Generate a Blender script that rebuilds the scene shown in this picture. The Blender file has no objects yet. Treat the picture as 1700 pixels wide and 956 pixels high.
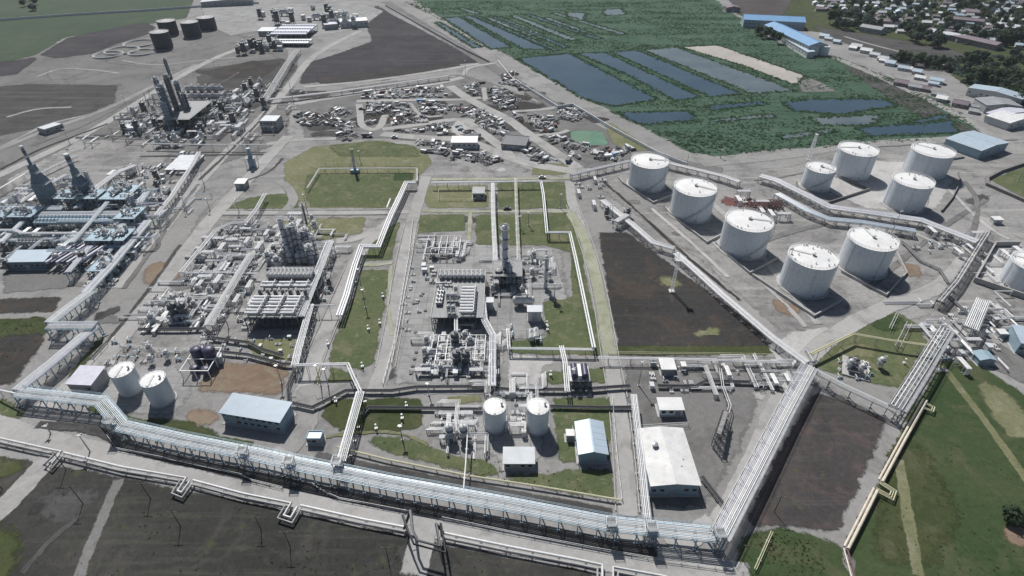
import bpy, bmesh, math, random
import numpy as np
from mathutils import Vector, Matrix, noise as mnoise

random.seed(7)
RNG = np.random.default_rng(7)
SC = bpy.context.scene
COL = SC.collection
R = math.radians

# ------------------------------------------------------------------ camera
FPX, PITCH, CAMH = 950.0, R(36.7), 150.0          # focal length in photo pixels, downward pitch, height in metres
cam_data = bpy.data.cameras.new('camera'); cam = bpy.data.objects.new('camera', cam_data); COL.objects.link(cam)
cam_data.sensor_width = 36.0; cam_data.lens = 36.0*FPX/1700.0
cam_data.clip_start = 1.0; cam_data.clip_end = 8000.0
cam.location = (0, 0, CAMH); cam.rotation_euler = (R(90)-PITCH, 0, 0)
SC.camera = cam

# ------------------------------------------------------------------ light
SUN_EL, SUN_AZ = R(50), math.atan2(-0.332, 0.943)   # azimuth clockwise from +Y
world = bpy.data.worlds.new('World'); SC.world = world; world.use_nodes = True
nt = world.node_tree; nt.nodes.clear()
sky = nt.nodes.new('ShaderNodeTexSky'); sky.sky_type = 'NISHITA'; sky.sun_disc = False
sky.sun_elevation = SUN_EL; sky.sun_rotation = SUN_AZ; sky.altitude = 150; sky.air_density = 1.0; sky.dust_density = 1.6
bg = nt.nodes.new('ShaderNodeBackground'); bg.inputs[1].default_value = 0.06
wo = nt.nodes.new('ShaderNodeOutputWorld')
nt.links.new(sky.outputs[0], bg.inputs[0]); nt.links.new(bg.outputs[0], wo.inputs[0])
sl = bpy.data.lights.new('sun', 'SUN'); sl.energy = 4.9; sl.angle = R(0.53); sl.color = (1.0, 0.97, 0.93)
sun = bpy.data.objects.new('sun', sl); COL.objects.link(sun)
sd = Vector((math.sin(SUN_AZ)*math.cos(SUN_EL), math.cos(SUN_AZ)*math.cos(SUN_EL), math.sin(SUN_EL)))
sun.rotation_euler = sd.to_track_quat('Z', 'Y').to_euler(); sun.location = sd*600
SC.view_settings.view_transform = 'Standard'; SC.view_settings.look = 'None'
SC.view_settings.exposure = 0.0; SC.view_settings.gamma = 1.0; SC.view_settings.use_curve_mapping = False
HAZE = 0.00006
SC.render.engine = 'CYCLES'
SC.cycles.max_bounces = 6; SC.cycles.diffuse_bounces = 2; SC.cycles.glossy_bounces = 2; SC.cycles.transmission_bounces = 2
SC.cycles.transparent_max_bounces = 24; SC.cycles.volume_bounces = 0
SC.cycles.use_denoising = True; SC.cycles.denoiser = 'OPENIMAGEDENOISE'; SC.cycles.denoising_input_passes = 'RGB_ALBEDO_NORMAL'

# ------------------------------------------------------------------ survey: photo point -> place on the site, at height z
def G(px, py, z=0.0):
    x = (px-850)/FPX; y = (py-478)/FPX
    dx, dy, dz = x, math.cos(PITCH)-y*math.sin(PITCH), -math.sin(PITCH)-y*math.cos(PITCH)
    t = (z-CAMH)/dz
    return Vector((dx*t, dy*t, z))
def PX(p):
    d = (p[0], p[1], p[2]-CAMH)
    zc = d[1]*math.cos(PITCH)-d[2]*math.sin(PITCH); yc = -d[1]*math.sin(PITCH)-d[2]*math.cos(PITCH)
    return (850+FPX*d[0]/zc, 478+FPX*yc/zc)
def height_of(base, topy):
    b = G(*base); lo, hi = 0.0, 120.0
    for _ in range(40):
        m = (lo+hi)/2
        if PX((b.x, b.y, m))[1] > topy: lo = m
        else: hi = m
    return lo

# ------------------------------------------------------------------ materials
MATS = {}
def _new(name):
    m = bpy.data.materials.new(name); m.use_nodes = True
    t = m.node_tree; t.nodes.clear(); MATS[name] = m
    return m, t, t.nodes.new('ShaderNodeOutputMaterial'), t.nodes.new('ShaderNodeBsdfPrincipled')
def _noise(t, pos, scale, detail=4, rough=0.6, dist=0.0):
    n = t.nodes.new('ShaderNodeTexNoise'); n.inputs['Scale'].default_value = scale
    n.inputs['Detail'].default_value = detail; n.inputs['Roughness'].default_value = rough; n.inputs['Distortion'].default_value = dist
    t.links.new(pos, n.inputs['Vector']); return n.outputs['Fac']
def _ramp(t, fac, a, b, ca, cb):
    r = t.nodes.new('ShaderNodeValToRGB'); e = r.color_ramp.elements
    e[0].position = a; e[1].position = b; e[0].color = (*ca, 1); e[1].color = (*cb, 1)
    t.links.new(fac, r.inputs[0]); return r.outputs[0]
def _mix(t, fac, a, b, mode='MIX'):
    m = t.nodes.new('ShaderNodeMix'); m.data_type = 'RGBA'; m.blend_type = mode
    if isinstance(fac, float): m.inputs[0].default_value = fac
    else: t.links.new(fac, m.inputs[0])
    for s, v in ((6, a), (7, b)):
        if isinstance(v, tuple): m.inputs[s].default_value = (*v, 1)
        else: t.links.new(v, m.inputs[s])
    return m.outputs[2]
def _math(t, op, a, b=None, clamp=False):
    m = t.nodes.new('ShaderNodeMath'); m.operation = op; m.use_clamp = clamp
    for i, v in enumerate((a, b)):
        if v is None: continue
        if isinstance(v, (int, float)): m.inputs[i].default_value = v
        else: t.links.new(v, m.inputs[i])
    return m.outputs[0]
def paint(name, col, rough=0.5, metal=0.0, var=0.18, scale=0.6, dirt=None, island=False):
    """painted or weathered surface: two scales of tone, optional dirt blotches"""
    m, t, o, p = _new(name)
    g = t.nodes.new('ShaderNodeNewGeometry'); pos = g.outputs['Position']
    dark = tuple(c*(1-var) for c in col); lite = tuple(min(1, c*(1+var*0.6)) for c in col)
    c = _ramp(t, _noise(t, pos, scale, 5), 0.3, 0.7, dark, lite)
    if dirt:
        c = _mix(t, _ramp(t, _noise(t, pos, scale*2.7, 6, 0.7), 0.52, 0.72, (0, 0, 0), (0.6, 0.6, 0.6)), c, dirt)
    t.links.new(c, p.inputs['Base Color']); p.inputs['Roughness'].default_value = rough; p.inputs['Metallic'].default_value = metal
    t.links.new(p.outputs[0], o.inputs[0]); return m
def soil(name, c1, c2, c3, s=0.03, rough=0.95, edge=True, fine=0.22, streak=None, spot=None, dapple=0.5, joints=None, oil=None):
    """ground surface: broad tone c1..c2, patches of c3, fine grain; ragged worn edge from the 'edge' attribute"""
    m, t, o, p = _new(name)
    g = t.nodes.new('ShaderNodeNewGeometry'); pos = g.outputs['Position']
    c = _ramp(t, _noise(t, pos, s, 6, 0.62, 0.4), 0.36, 0.64, c1, c2)
    c = _mix(t, _ramp(t, _noise(t, pos, s*3.1, 7, 0.68, 0.8), 0.5, 0.66, (0, 0, 0), (1, 1, 1)), c, c3)
    if streak:
        ang, ssc, sc = streak
        mp = t.nodes.new('ShaderNodeMapping'); mp.inputs['Rotation'].default_value = (0, 0, ang); mp.inputs['Scale'].default_value = (0.06, 1, 1)
        t.links.new(pos, mp.inputs[0])
        c = _mix(t, _ramp(t, _noise(t, mp.outputs[0], ssc, 5, 0.6), 0.5, 0.7, (0, 0, 0), (0.75, 0.75, 0.75)), c, sc)
    if spot:
        c = _mix(t, _ramp(t, _noise(t, pos, s*9, 4, 0.6), 0.6, 0.7, (0, 0, 0), (0.8, 0.8, 0.8)), c, spot)
    f = _ramp(t, _noise(t, pos, 0.55, 8, 0.75), 0.25, 0.75, (1-fine,)*3, (1+fine*0.8,)*3)
    c = _mix(t, 1.0, c, f, 'MULTIPLY')
    f2 = _ramp(t, _noise(t, pos, 2.6, 3, 0.6), 0.3, 0.7, (1-fine*dapple,)*3, (1+fine*dapple,)*3)
    c = _mix(t, 1.0, c, f2, 'MULTIPLY')
    if joints:                                          # cast slabs: dark joints, slabs of slightly different tone
        bt = t.nodes.new('ShaderNodeTexBrick'); t.links.new(pos, bt.inputs['Vector']); bt.inputs['Scale'].default_value = 1.0
        bt.inputs['Brick Width'].default_value = joints; bt.inputs['Row Height'].default_value = joints*.6; bt.inputs['Mortar Size'].default_value = 0.09; bt.offset = 0.0
        bt.inputs['Color1'].default_value = (1.06, 1.06, 1.06, 1); bt.inputs['Color2'].default_value = (.92, .92, .92, 1); bt.inputs['Mortar'].default_value = (.6, .6, .6, 1)
        c = _mix(t, 1.0, c, bt.outputs['Color'], 'MULTIPLY')
    if oil:                                             # small spills and tyre scuffs
        c = _mix(t, _ramp(t, _noise(t, pos, .16, 8, .72, 1.2), .60, .70, (0, 0, 0), (.7, .7, .7)), c, oil)
    t.links.new(c, p.inputs['Base Color']); p.inputs['Roughness'].default_value = rough
    p.inputs['Specular IOR Level'].default_value = 0.15
    if edge:
        at = t.nodes.new('ShaderNodeAttribute'); at.attribute_name = 'edge'
        v = _math(t, 'ADD', at.outputs['Fac'], _math(t, 'MULTIPLY', _math(t, 'SUBTRACT', _noise(t, pos, 0.30, 8, 0.78), 0.5), 1.9))
        mr = t.nodes.new('ShaderNodeMapRange'); mr.inputs[1].default_value = 0.28; mr.inputs[2].default_value = 0.62
        t.links.new(v, mr.inputs[0])
        # fully opaque well inside
        a = _math(t, 'MAXIMUM', mr.outputs[0], _math(t, 'GREATER_THAN', at.outputs['Fac'], 0.97))
        tr = t.nodes.new('ShaderNodeBsdfTransparent'); ms = t.nodes.new('ShaderNodeMixShader')
        t.links.new(a, ms.inputs[0]); t.links.new(tr.outputs[0], ms.inputs[1]); t.links.new(p.outputs[0], ms.inputs[2])
        t.links.new(ms.outputs[0], o.inputs[0])
    else:
        t.links.new(p.outputs[0], o.inputs[0])
    return m
def tank_paint(name, col, stain):
    """white tank plate: courses with weld lines and faint rain streaks"""
    m, t, o, p = _new(name)
    tc = t.nodes.new('ShaderNodeTexCoord'); pos = tc.outputs['Object']
    sep = t.nodes.new('ShaderNodeSeparateXYZ'); t.links.new(pos, sep.inputs[0])
    an = _math(t, 'ARCTAN2', sep.outputs[1], sep.outputs[0])
    cb = t.nodes.new('ShaderNodeCombineXYZ')
    t.links.new(_math(t, 'MULTIPLY', an, 3.0), cb.inputs[0]); t.links.new(_math(t, 'MULTIPLY', sep.outputs[2], 0.08), cb.inputs[1])
    st = _ramp(t, _noise(t, cb.outputs[0], 4.0, 6, 0.7), 0.45, 0.8, (0, 0, 0), (0.7, 0.7, 0.7))
    c = _mix(t, st, col, stain)
    c = _mix(t, _math(t, 'MULTIPLY', _math(t, 'POWER', _math(t, 'SUBTRACT', 1.0, _math(t, 'DIVIDE', sep.outputs[2], 3.5), True), 2.0), .35), c, (.42, .39, .35))
    wl = _math(t, 'LESS_THAN', _math(t, 'FRACT', _math(t, 'DIVIDE', sep.outputs[2], 1.86)), 0.05)
    wl = _math(t, 'MULTIPLY', wl, 0.4)
    c = _mix(t, wl, c, tuple(x*0.5 for x in col))
    t.links.new(c, p.inputs['Base Color']); p.inputs['Roughness'].default_value = 0.45
    t.links.new(p.outputs[0], o.inputs[0]); return m

GREY = lambda v: (v, v, v)
# ground family (real albedo)
soil('mat_ground', (.22, .218, .212), (.295, .29, .283), (.17, .168, .165), 0.016, edge=False, fine=0.22)
soil('mat_pad', (.265, .265, .262), (.325, .325, .32), (.21, .21, .207), 0.03, fine=0.16, joints=6.0, oil=(.16, .158, .155))
soil('mat_dirt', (.205, .202, .197), (.30, .295, .287), (.14, .138, .135), 0.022, fine=0.3, oil=(.125, .123, .12), streak=(.7, .25, (.35, .345, .335)))
soil('mat_pale', (.37, .367, .36), (.44, .435, .425), (.31, .308, .30), 0.03, fine=0.16, oil=(.24, .238, .232))
soil('mat_road', (.32, .317, .308), (.375, .37, .36), (.25, .247, .24), 0.025, fine=0.14, oil=(.22, .217, .21))
soil('mat_road_dim', (.245, .242, .235), (.30, .295, .288), (.20, .198, .193), 0.03, fine=0.16)
soil('mat_road_green', (.29, .30, .225), (.35, .355, .28), (.23, .24, .16), 0.04, fine=0.14)
soil('mat_grass', (.072, .096, .044), (.105, .122, .060), (.15, .15, .088), 0.035, fine=0.32, spot=(.19, .18, .13))
soil('mat_grass_lush', (0.0352, 0.0616, 0.02464), (0.0528, 0.07568, 0.03168), (0.07744, 0.08624, 0.044), 0.022, fine=0.32)
soil('mat_grass_dry', (.135, .142, .075), (.175, .178, .10), (.21, .205, .14), 0.04, fine=0.26)
soil('mat_grass_dark', (0.0396, 0.054, 0.0216), (0.063, 0.0738, 0.0306), (0.0828, 0.0882, 0.0468), 0.03, fine=0.32)
soil('mat_soil_dark', (0.03276, 0.03198, 0.0312), (0.04836, 0.0468, 0.04524), (0.06864, 0.0546, 0.04524), 0.02, fine=0.3, spot=(0.0897, 0.06396, 0.0468), oil=(0.0234, 0.0234, 0.0234), streak=(1.1, .3, (0.0585, 0.05616, 0.05304)))
soil('mat_field_dark', (0.03276, 0.03276, 0.0312), (0.04836, 0.04758, 0.04524), (0.0663, 0.06396, 0.0585), 0.018, fine=0.32, streak=(0.12, 0.5, (0.06864, 0.06864, 0.05772)), spot=(0.0663, 0.0741, 0.0351))
soil('mat_soil_red', (0.05084, 0.04674, 0.04674), (0.07216, 0.0656, 0.06478), (0.09676, 0.0738, 0.07052), 0.025, fine=0.3, spot=(0.0779, 0.082, 0.0492), streak=(1.2, .3, (0.0943, 0.08856, 0.08528)))
soil('mat_soil_brown', (.17, .125, .092), (.225, .165, .122), (.21, .19, .14), 0.05, fine=0.2)
soil('mat_soil_purple', (0.03312, 0.03168, 0.036), (0.04896, 0.04608, 0.05112), (0.0648, 0.05976, 0.06192), 0.014, fine=0.26, streak=(.3, .12, (0.072, 0.0684, 0.07056)))
soil('mat_soil_grey', (0.05412, 0.0533, 0.05166), (0.08036, 0.07872, 0.07708), (0.041, 0.04018, 0.03936), 0.02, fine=0.28, streak=(.4, .14, (0.1107, 0.1091, 0.1066)))
soil('mat_soil_mid', (.145, .143, .14), (.19, .187, .182), (.115, .113, .11), 0.02, fine=0.24)
soil('mat_meadow', (0.04464, 0.07056, 0.0432), (0.05904, 0.08496, 0.05184), (0.072, 0.09, 0.0576), 0.008, fine=0.2, streak=(0.0, 0.12, (0.05184, 0.072, 0.0432)))
soil('mat_marsh', (0.0414, 0.0828, 0.054), (0.0576, 0.1062, 0.0702), (0.0765, 0.1188, 0.081), 0.02, fine=0.26, streak=(0.0, 0.22, (0.027, 0.0504, 0.0378)))
soil('mat_sand', (.34, .315, .29), (.42, .39, .36), (.30, .32, .26), 0.03, fine=0.15)
soil('mat_algae', (.10, .20, .145), (.14, .245, .175), (.16, .20, .15), 0.05, fine=0.12)
soil('mat_rust_ground', (.12, .05, .05), (.17, .08, .075), (.20, .13, .11), 0.08, fine=0.3)
m, t, o, p = _new('mat_water')
g_ = t.nodes.new('ShaderNodeNewGeometry')
t.links.new(_ramp(t, _noise(t, g_.outputs['Position'], 0.02, 4), 0.35, 0.65, (.018, .042, .062), (.035, .065, .085)), p.inputs['Base Color'])
p.inputs['Roughness'].default_value = 0.12
bp = t.nodes.new('ShaderNodeBump'); bp.inputs['Strength'].default_value = 0.12; bp.inputs['Distance'].default_value = 0.1
t.links.new(_noise(t, g_.outputs['Position'], 1.2, 3), bp.inputs['Height']); t.links.new(bp.outputs[0], p.inputs['Normal'])
t.links.new(p.outputs[0], o.inputs[0])
m, t, o, p = _new('mat_water_shallow')
g_ = t.nodes.new('ShaderNodeNewGeometry')
t.links.new(_ramp(t, _noise(t, g_.outputs['Position'], 0.03, 5), 0.35, 0.65, (.07, .095, .105), (.12, .145, .145)), p.inputs['Base Color'])
p.inputs['Roughness'].default_value = 0.2
t.links.new(p.outputs[0], o.inputs[0])
# things
tank_paint('tank_white', (.63, .68, .725), (.40, .37, .33))
paint('roof_white', (.70, .70, .69), .5, var=.12, scale=.25, dirt=(.62, .61, .59))
paint('white', (.78, .785, .79), .45, var=.12, scale=.5, dirt=(.55, .54, .52))
paint('pale', (.60, .605, .60), .5, var=.16, scale=.7, dirt=(.42, .40, .37))
paint('ice', (.58, .67, .72), .42, var=.14, scale=.5, dirt=(.38, .46, .50))
paint('lilac', (.58, .575, .65), .45, var=.14, scale=.5, dirt=(.45, .44, .50))
paint('steel', (.42, .43, .44), .5, .35, var=.2, dirt=(.2, .19, .18))
paint('steel_dark', (.11, .115, .125), .55, .2, var=.25)
paint('steel_blue', (.27, .37, .44), .5, .2, var=.2, dirt=(.14, .18, .2))
paint('roof_steel', (.25, .31, .365), .5, .1, var=.1, scale=.3)
paint('roof_dull', (.62, .62, .61), .6, var=.14, scale=.22, dirt=(.38, .35, .31))
paint('grating', (.25, .255, .26), .7, .2, var=.3, scale=1.5)
paint('concrete', (.40, .395, .385), .9, var=.2, scale=.4, dirt=(.27, .265, .255))
paint('concrete_dark', (.20, .197, .19), .9, var=.25, scale=.4)
paint('navy', (.055, .055, .10), .45, var=.2)
paint('furnace', (.13, .19, .24), .6, var=.3, dirt=(.16, .15, .15))
paint('tank_dark', (.040, .043, .060), .6, var=.25, scale=.15)
paint('tank_dark_roof', (.24, .235, .25), .6, var=.15, scale=.15)
paint('yellow', (.55, .53, .36), .5, var=.15)
paint('cream', (.62, .56, .46), .5, var=.18, dirt=(.40, .30, .22))
paint('rust', (.15, .085, .075), .8, var=.35, dirt=(.09, .06, .055))
paint('scaffold_red', (.12, .055, .055), .8, var=.35, dirt=(.07, .045, .045))
paint('container_blue', (.20, .28, .36), .6, var=.2, dirt=(.15, .16, .17))
paint('black', (.03, .03, .032), .6, var=.2)
paint('glass', (.035, .045, .055), .12, var=.2)
paint('roof_blue', (.42, .50, .57), .5, .1, var=.08, scale=.3)
paint('roof_sky', (.17, .34, .55), .45, var=.12, scale=.2)
paint('roof_grey', (.30, .31, .32), .6, var=.18, scale=.3)
paint('roof_rust', (.19, .155, .175), .7, var=.25, scale=.3)
paint('roof_pale', (.52, .55, .57), .55, var=.15, scale=.3)
paint('wall_pale', (.52, .53, .53), .8, var=.12)
paint('wall_grey', (.33, .335, .34), .8, var=.15)
paint('wall_blue', (.26, .36, .42), .7, var=.12)
paint('wall_brick', (.27, .22, .21), .85, var=.2)
paint('bark', (.10, .075, .055), .9, var=.3, scale=2)
def leaf(name, a, b):
    m, t, o, p = _new(name)
    g = t.nodes.new('ShaderNodeNewGeometry')
    c = _ramp(t, g.outputs['Random Per Island'], 0.0, 1.0, a, b)
    c = _mix(t, _ramp(t, _noise(t, g.outputs['Position'], 0.25, 3), .35, .65, (0, 0, 0), (.6, .6, .6)), c, tuple(x*.6 for x in a))
    t.links.new(c, p.inputs['Base Color']); p.inputs['Roughness'].default_value = 0.7
    p.inputs['Specular IOR Level'].default_value = 0.2
    tl = t.nodes.new('ShaderNodeBsdfTranslucent'); t.links.new(c, tl.inputs[0])      # leaves let light through
    ms = t.nodes.new('ShaderNodeMixShader'); ms.inputs[0].default_value = 0.55
    t.links.new(p.outputs[0], ms.inputs[1]); t.links.new(tl.outputs[0], ms.inputs[2])
    t.links.new(ms.outputs[0], o.inputs[0])
leaf('leaf', (.060, .10, .056), (.11, .155, .085))
leaf('leaf_blue', (.058, .09, .075), (.10, .14, .11))
leaf('reed', (.078, .145, .075), (.12, .19, .10))
leaf('weed', (.12, .13, .07), (.19, .19, .11))

# ------------------------------------------------------------------ mesh builder
class MB:
    def __init__(s): s.v = []; s.f = []
    def add(s, vs, fs):
        n = len(s.v); s.v.extend([tuple(v) for v in vs]); s.f.extend([tuple(i+n for i in f) for f in fs]); return s
    def box(s, x, y, z, sx, sy, sz, rz=0.0):
        """box standing on z, centred on x, y"""
        c, q = math.cos(rz), math.sin(rz); vs = []
        for k in (0, sz):
            for a, b in ((-1, -1), (1, -1), (1, 1), (-1, 1)):
                u, w = a*sx/2, b*sy/2
                vs.append((x+u*c-w*q, y+u*q+w*c, z+k))
        return s.add(vs, [(3, 2, 1, 0), (4, 5, 6, 7), (0, 1, 5, 4), (1, 2, 6, 5), (2, 3, 7, 6), (3, 0, 4, 7)])
    def bar(s, a, b, w, h=None):
        h = h or w; a = Vector(a); b = Vector(b); d = b-a
        if d.length < 1e-6: return s
        d.normalize(); up = Vector((0, 0, 1)) if abs(d.z) < 0.95 else Vector((1, 0, 0))
        u = d.cross(up).normalized()*w/2; v = u.cross(d).normalized()*h/2
        vs = [a-u-v, a+u-v, a+u+v, a-u+v, b-u-v, b+u-v, b+u+v, b-u+v]
        return s.add(vs, [(0, 1, 2, 3), (7, 6, 5, 4), (4, 5, 1, 0), (5, 6, 2, 1), (6, 7, 3, 2), (7, 4, 0, 3)])
    def tube(s, pts, r, n=6, cap=True):
        pts = [Vector(p) for p in pts]; k = len(pts)
        T = [(pts[i+1]-pts[i]).normalized() for i in range(k-1)]
        u = T[0].cross(Vector((0, 0, 1)) if abs(T[0].z) < 0.95 else Vector((1, 0, 0))).normalized()
        vs = []
        for i in range(k):
            t = T[0] if i == 0 else T[-1] if i == k-1 else (T[i-1]+T[i]).normalized()
            u = (u-t*u.dot(t))
            if u.length < 1e-4: u = t.orthogonal()
            u.normalize(); w = t.cross(u)
            rr = r if i in (0, k-1) else r/max(0.5, t.dot(T[i]))
            for j in range(n):
                a = 2*math.pi*j/n+math.pi/n; vs.append(pts[i]+(u*math.cos(a)+w*math.sin(a))*(r+rr)/2)
        fs = [(i*n+j, i*n+(j+1) % n, (i+1)*n+(j+1) % n, (i+1)*n+j) for i in range(k-1) for j in range(n)]
        if cap: fs += [tuple(range(n-1, -1, -1)), tuple((k-1)*n+j for j in range(n))]
        return s.add(vs, fs)
    def lathe(s, x, y, prof, n=16, z=0.0):
        vs = []; fs = []; m = len(prof)
        for r, h in prof:
            for j in range(n):
                a = 2*math.pi*j/n; vs.append((x+r*math.cos(a), y+r*math.sin(a), z+h))
        for i in range(m-1):
            for j in range(n): fs.append((i*n+j, i*n+(j+1) % n, (i+1)*n+(j+1) % n, (i+1)*n+j))
        fs.append(tuple(range(n-1, -1, -1))); fs.append(tuple((m-1)*n+j for j in range(n)))
        return s.add(vs, fs)
    def drum(s, a, b, r, n=12, dish=0.35):
        """closed cylinder between two points with domed ends"""
        a = Vector(a); b = Vector(b); d = (b-a).normalized()
        u = d.orthogonal().normalized(); w = d.cross(u); vs = []; fs = []
        prof = [(a-d*r*dish, r*0.35), (a-d*r*dish*0.6, r*0.8), (a, r), (b, r), (b+d*r*dish*0.6, r*0.8), (b+d*r*dish, r*0.35)]
        for c, q in prof:
            for j in range(n):
                t = 2*math.pi*j/n; vs.append(c+(u*math.cos(t)+w*math.sin(t))*q)
        for i in range(5):
            for j in range(n): fs.append((i*n+j, i*n+(j+1) % n, (i+1)*n+(j+1) % n, (i+1)*n+j))
        fs.append(tuple(range(n-1, -1, -1))); fs.append(tuple(5*n+j for j in range(n)))
        return s.add(vs, fs)
    def ring(s, x, y, z, r, th, n=24):
        return s.tube([(x+r*math.cos(2*math.pi*i/n), y+r*math.sin(2*math.pi*i/n), z) for i in range(n+1)], th, 4, False)
    def prism(s, poly, z0, z1):
        n = len(poly); vs = [(p[0], p[1], z0) for p in poly]+[(p[0], p[1], z1) for p in poly]
        return s.add(vs, [tuple(range(n-1, -1, -1)), tuple(range(n, 2*n))]+[(i, (i+1) % n, n+(i+1) % n, n+i) for i in range(n)])
    def mesh(s, name, mat, smooth=False, off=None):
        me = bpy.data.meshes.new(name)
        vs = s.v if off is None else [(a-off[0], b-off[1], c-off[2]) for a, b, c in s.v]
        me.from_pydata(vs, [], s.f); me.materials.append(MATS[mat])
        if smooth:
            me.polygons.foreach_set('use_smooth', [True]*len(me.polygons))
            try: me.set_sharp_from_angle(angle=R(40))
            except Exception: pass
        return me
    def build(s, name, mat, parent=None, smooth=False, local=False):
        """link as one object; world coordinates unless local"""
        off = None
        if parent is not None and not local:
            off = Vector((0, 0, 0)); q = parent
            while q is not None: off += Vector(q.location); q = q.parent
        o = bpy.data.objects.new(name, s.mesh(name, mat, smooth, off)); COL.objects.link(o)
        if parent is not None: o.parent = parent
        return o
def tag(o, label=None, cat=None, group=None, kind=None):
    if label: o['label'] = label
    if cat: o['category'] = cat
    if group: o['group'] = group
    if kind: o['kind'] = kind
    return o
def thing(name, loc, label=None, cat=None, group=None, rz=0.0):
    o = bpy.data.objects.new(name, None); COL.objects.link(o); o.location = loc; o.rotation_euler = (0, 0, rz)
    o.empty_display_size = 0.5
    return tag(o, label, cat, group)
def copy_tree(o, loc, rz=0.0, sc=None):
    def cp(x, par):
        c = x.copy(); COL.objects.link(c)
        if par is not None: c.parent = par
        for ch in KIDS.get(x.name, ()): cp(ch, c)
        return c
    c = cp(o, None); c.location = loc; c.rotation_euler = (0, 0, rz)
    if sc is not None: c.scale = sc if hasattr(sc, '__len__') else (sc, sc, sc)
    return c
KIDS = {}
def learn(root):
    """remember the children of a finished prototype"""
    def walk(o):
        ks = [c for c in ALLPARTS if c.parent == o]
        KIDS[o.name] = ks
        for k in ks: walk(k)
    ALLPARTS = list(COL.objects); walk(root); return root
# things whose labels are worked out at the end from the landmark they stand by
REG = []
def reg(o, what, cat, group, p=None):
    p = p or o.location; o['category'] = cat; o['group'] = group
    REG.append((o, what, PX(p))); return o
def piece(src, parent, loc, rz=0.0, name=None):
    """a further copy of a part, sharing its mesh"""
    c = src.copy(); c.parent = parent; c.location = loc; c.rotation_euler = (0, 0, rz); COL.objects.link(c)
    return c

# ================================================================== GROUND
def resample(pts, step, closed=False):
    out = []; n = len(pts)
    for i in range(n if closed else n-1):
        a, b = pts[i], pts[(i+1) % n]; k = max(1, int((b-a).length/step))
        for j in range(k): out.append(a.lerp(b, j/k))
    if not closed: out.append(pts[-1])
    return out
def smooth_path(pts, it=2, closed=False):
    for _ in range(it):
        q = []; n = len(pts)
        if not closed: q.append(pts[0])
        for i in range(n if closed else n-1):
            a, b = pts[i], pts[(i+1) % n]; q += [a.lerp(b, .25), a.lerp(b, .75)]
        if not closed: q.append(pts[-1])
        pts = q
    return pts
from mathutils.geometry import delaunay_2d_cdt
LEV = {}
def sheet(name, pts, mat, level, worn, kind='structure'):
    if name in ('lawn', 'field', 'yard', 'worn_ground'): worn *= 1.5
    LEV[level] = LEV.get(level, -1)+1
    z = 0.03*level+0.0003*LEV[level]
    B = np.array([(p.x, p.y) for p in pts]); n = len(B)
    if np.sum(B[:, 0]*np.roll(B[:, 1], -1)-np.roll(B[:, 0], -1)*B[:, 1]) < 0: B = B[::-1]
    T = np.roll(B, -1, 0)-np.roll(B, 1, 0); T /= np.maximum(1e-6, np.linalg.norm(T, axis=1))[:, None]
    A_, D_ = B, np.roll(B, -1, 0)-B; dd = np.maximum(1e-9, (D_**2).sum(1))
    inner = []
    for q in B+np.stack([-T[:, 1], T[:, 0]], 1)*worn:               # a ring of fully covered points one wear-width inside
        u = np.clip(((q-A_)*D_).sum(1)/dd, 0, 1); ds = np.linalg.norm(A_+D_*u[:, None]-q, axis=1).min()
        cr = (A_[:, 1] > q[1]) != (np.roll(A_[:, 1], -1) > q[1])
        xs = A_[:, 0]+D_[:, 0]*(q[1]-A_[:, 1])/np.where(D_[:, 1] == 0, 1e-9, D_[:, 1])
        if ds > worn*.85 and np.sum(cr & (q[0] < xs)) % 2: inner.append(Vector(q))
    res = delaunay_2d_cdt([Vector(q) for q in B]+inner, [], [list(range(n))], 1, 1e-4)
    me = bpy.data.meshes.new(name); me.from_pydata([(v.x, v.y, z) for v in res[0]], [], [tuple(f) for f in res[2]])
    at = me.attributes.new('edge', 'FLOAT', 'POINT')
    at.data.foreach_set('value', [1.0 if ids and all(k >= n for k in ids) else 0.0 for ids in res[3]])
    me.materials.append(MATS[mat])
    o = bpy.data.objects.new(name, me); COL.objects.link(o); o['kind'] = kind
    return o
def patch(name, px, mat, level, worn=1.6, jit=0.5, rnd=1, step=5.0):
    pts = [G(*p) for p in px]
    if rnd:                                             # round the corners only
        q = []
        for i in range(len(pts)):
            a, b = pts[i], pts[(i+1) % len(pts)]; q += [a, a.lerp(b, .16), a.lerp(b, .84)]
        pts = smooth_path(q, 2, True)
    pts = resample(pts, step, True)
    pts = [p+Vector((random.uniform(-jit, jit), random.uniform(-jit, jit), 0)) for p in pts]
    return sheet(name, pts, mat, level, worn)
def offset_path(pts, d):
    out = []; n = len(pts)
    for i in range(n):
        t = ((pts[i]-pts[i-1]).normalized() if i else Vector((0, 0, 0)))+((pts[i+1]-pts[i]).normalized() if i < n-1 else Vector((0, 0, 0)))
        t.z = 0
        if t.length < 1e-5: t = (pts[min(i+1, n-1)]-pts[max(i-1, 0)])
        t.normalize(); nrm = Vector((t.y, -t.x, 0)); m = 1.0
        if 0 < i < n-1:
            s = (pts[i]-pts[i-1]); s.z = 0
            if s.length > 1e-5: m = 1/max(0.5, nrm.dot(Vector((s.y, -s.x, 0)).normalized()))
        out.append(pts[i]+nrm*d*m)
    return out
def road(name, px, width, mat, level, worn=1.0, rnd=2, jit=0.25):
    pts = [G(*p) for p in px]
    if rnd: pts = smooth_path(pts, rnd)
    pts = resample(pts, 7.0)
    L = offset_path(pts, -width/2); Rr = offset_path(pts, width/2)
    j = lambda p: p+Vector((random.uniform(-jit, jit), random.uniform(-jit, jit), 0))
    return sheet(name, [j(p) for p in L]+[j(p) for p in reversed(Rr)], mat, level, min(worn, width*0.3))

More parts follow.
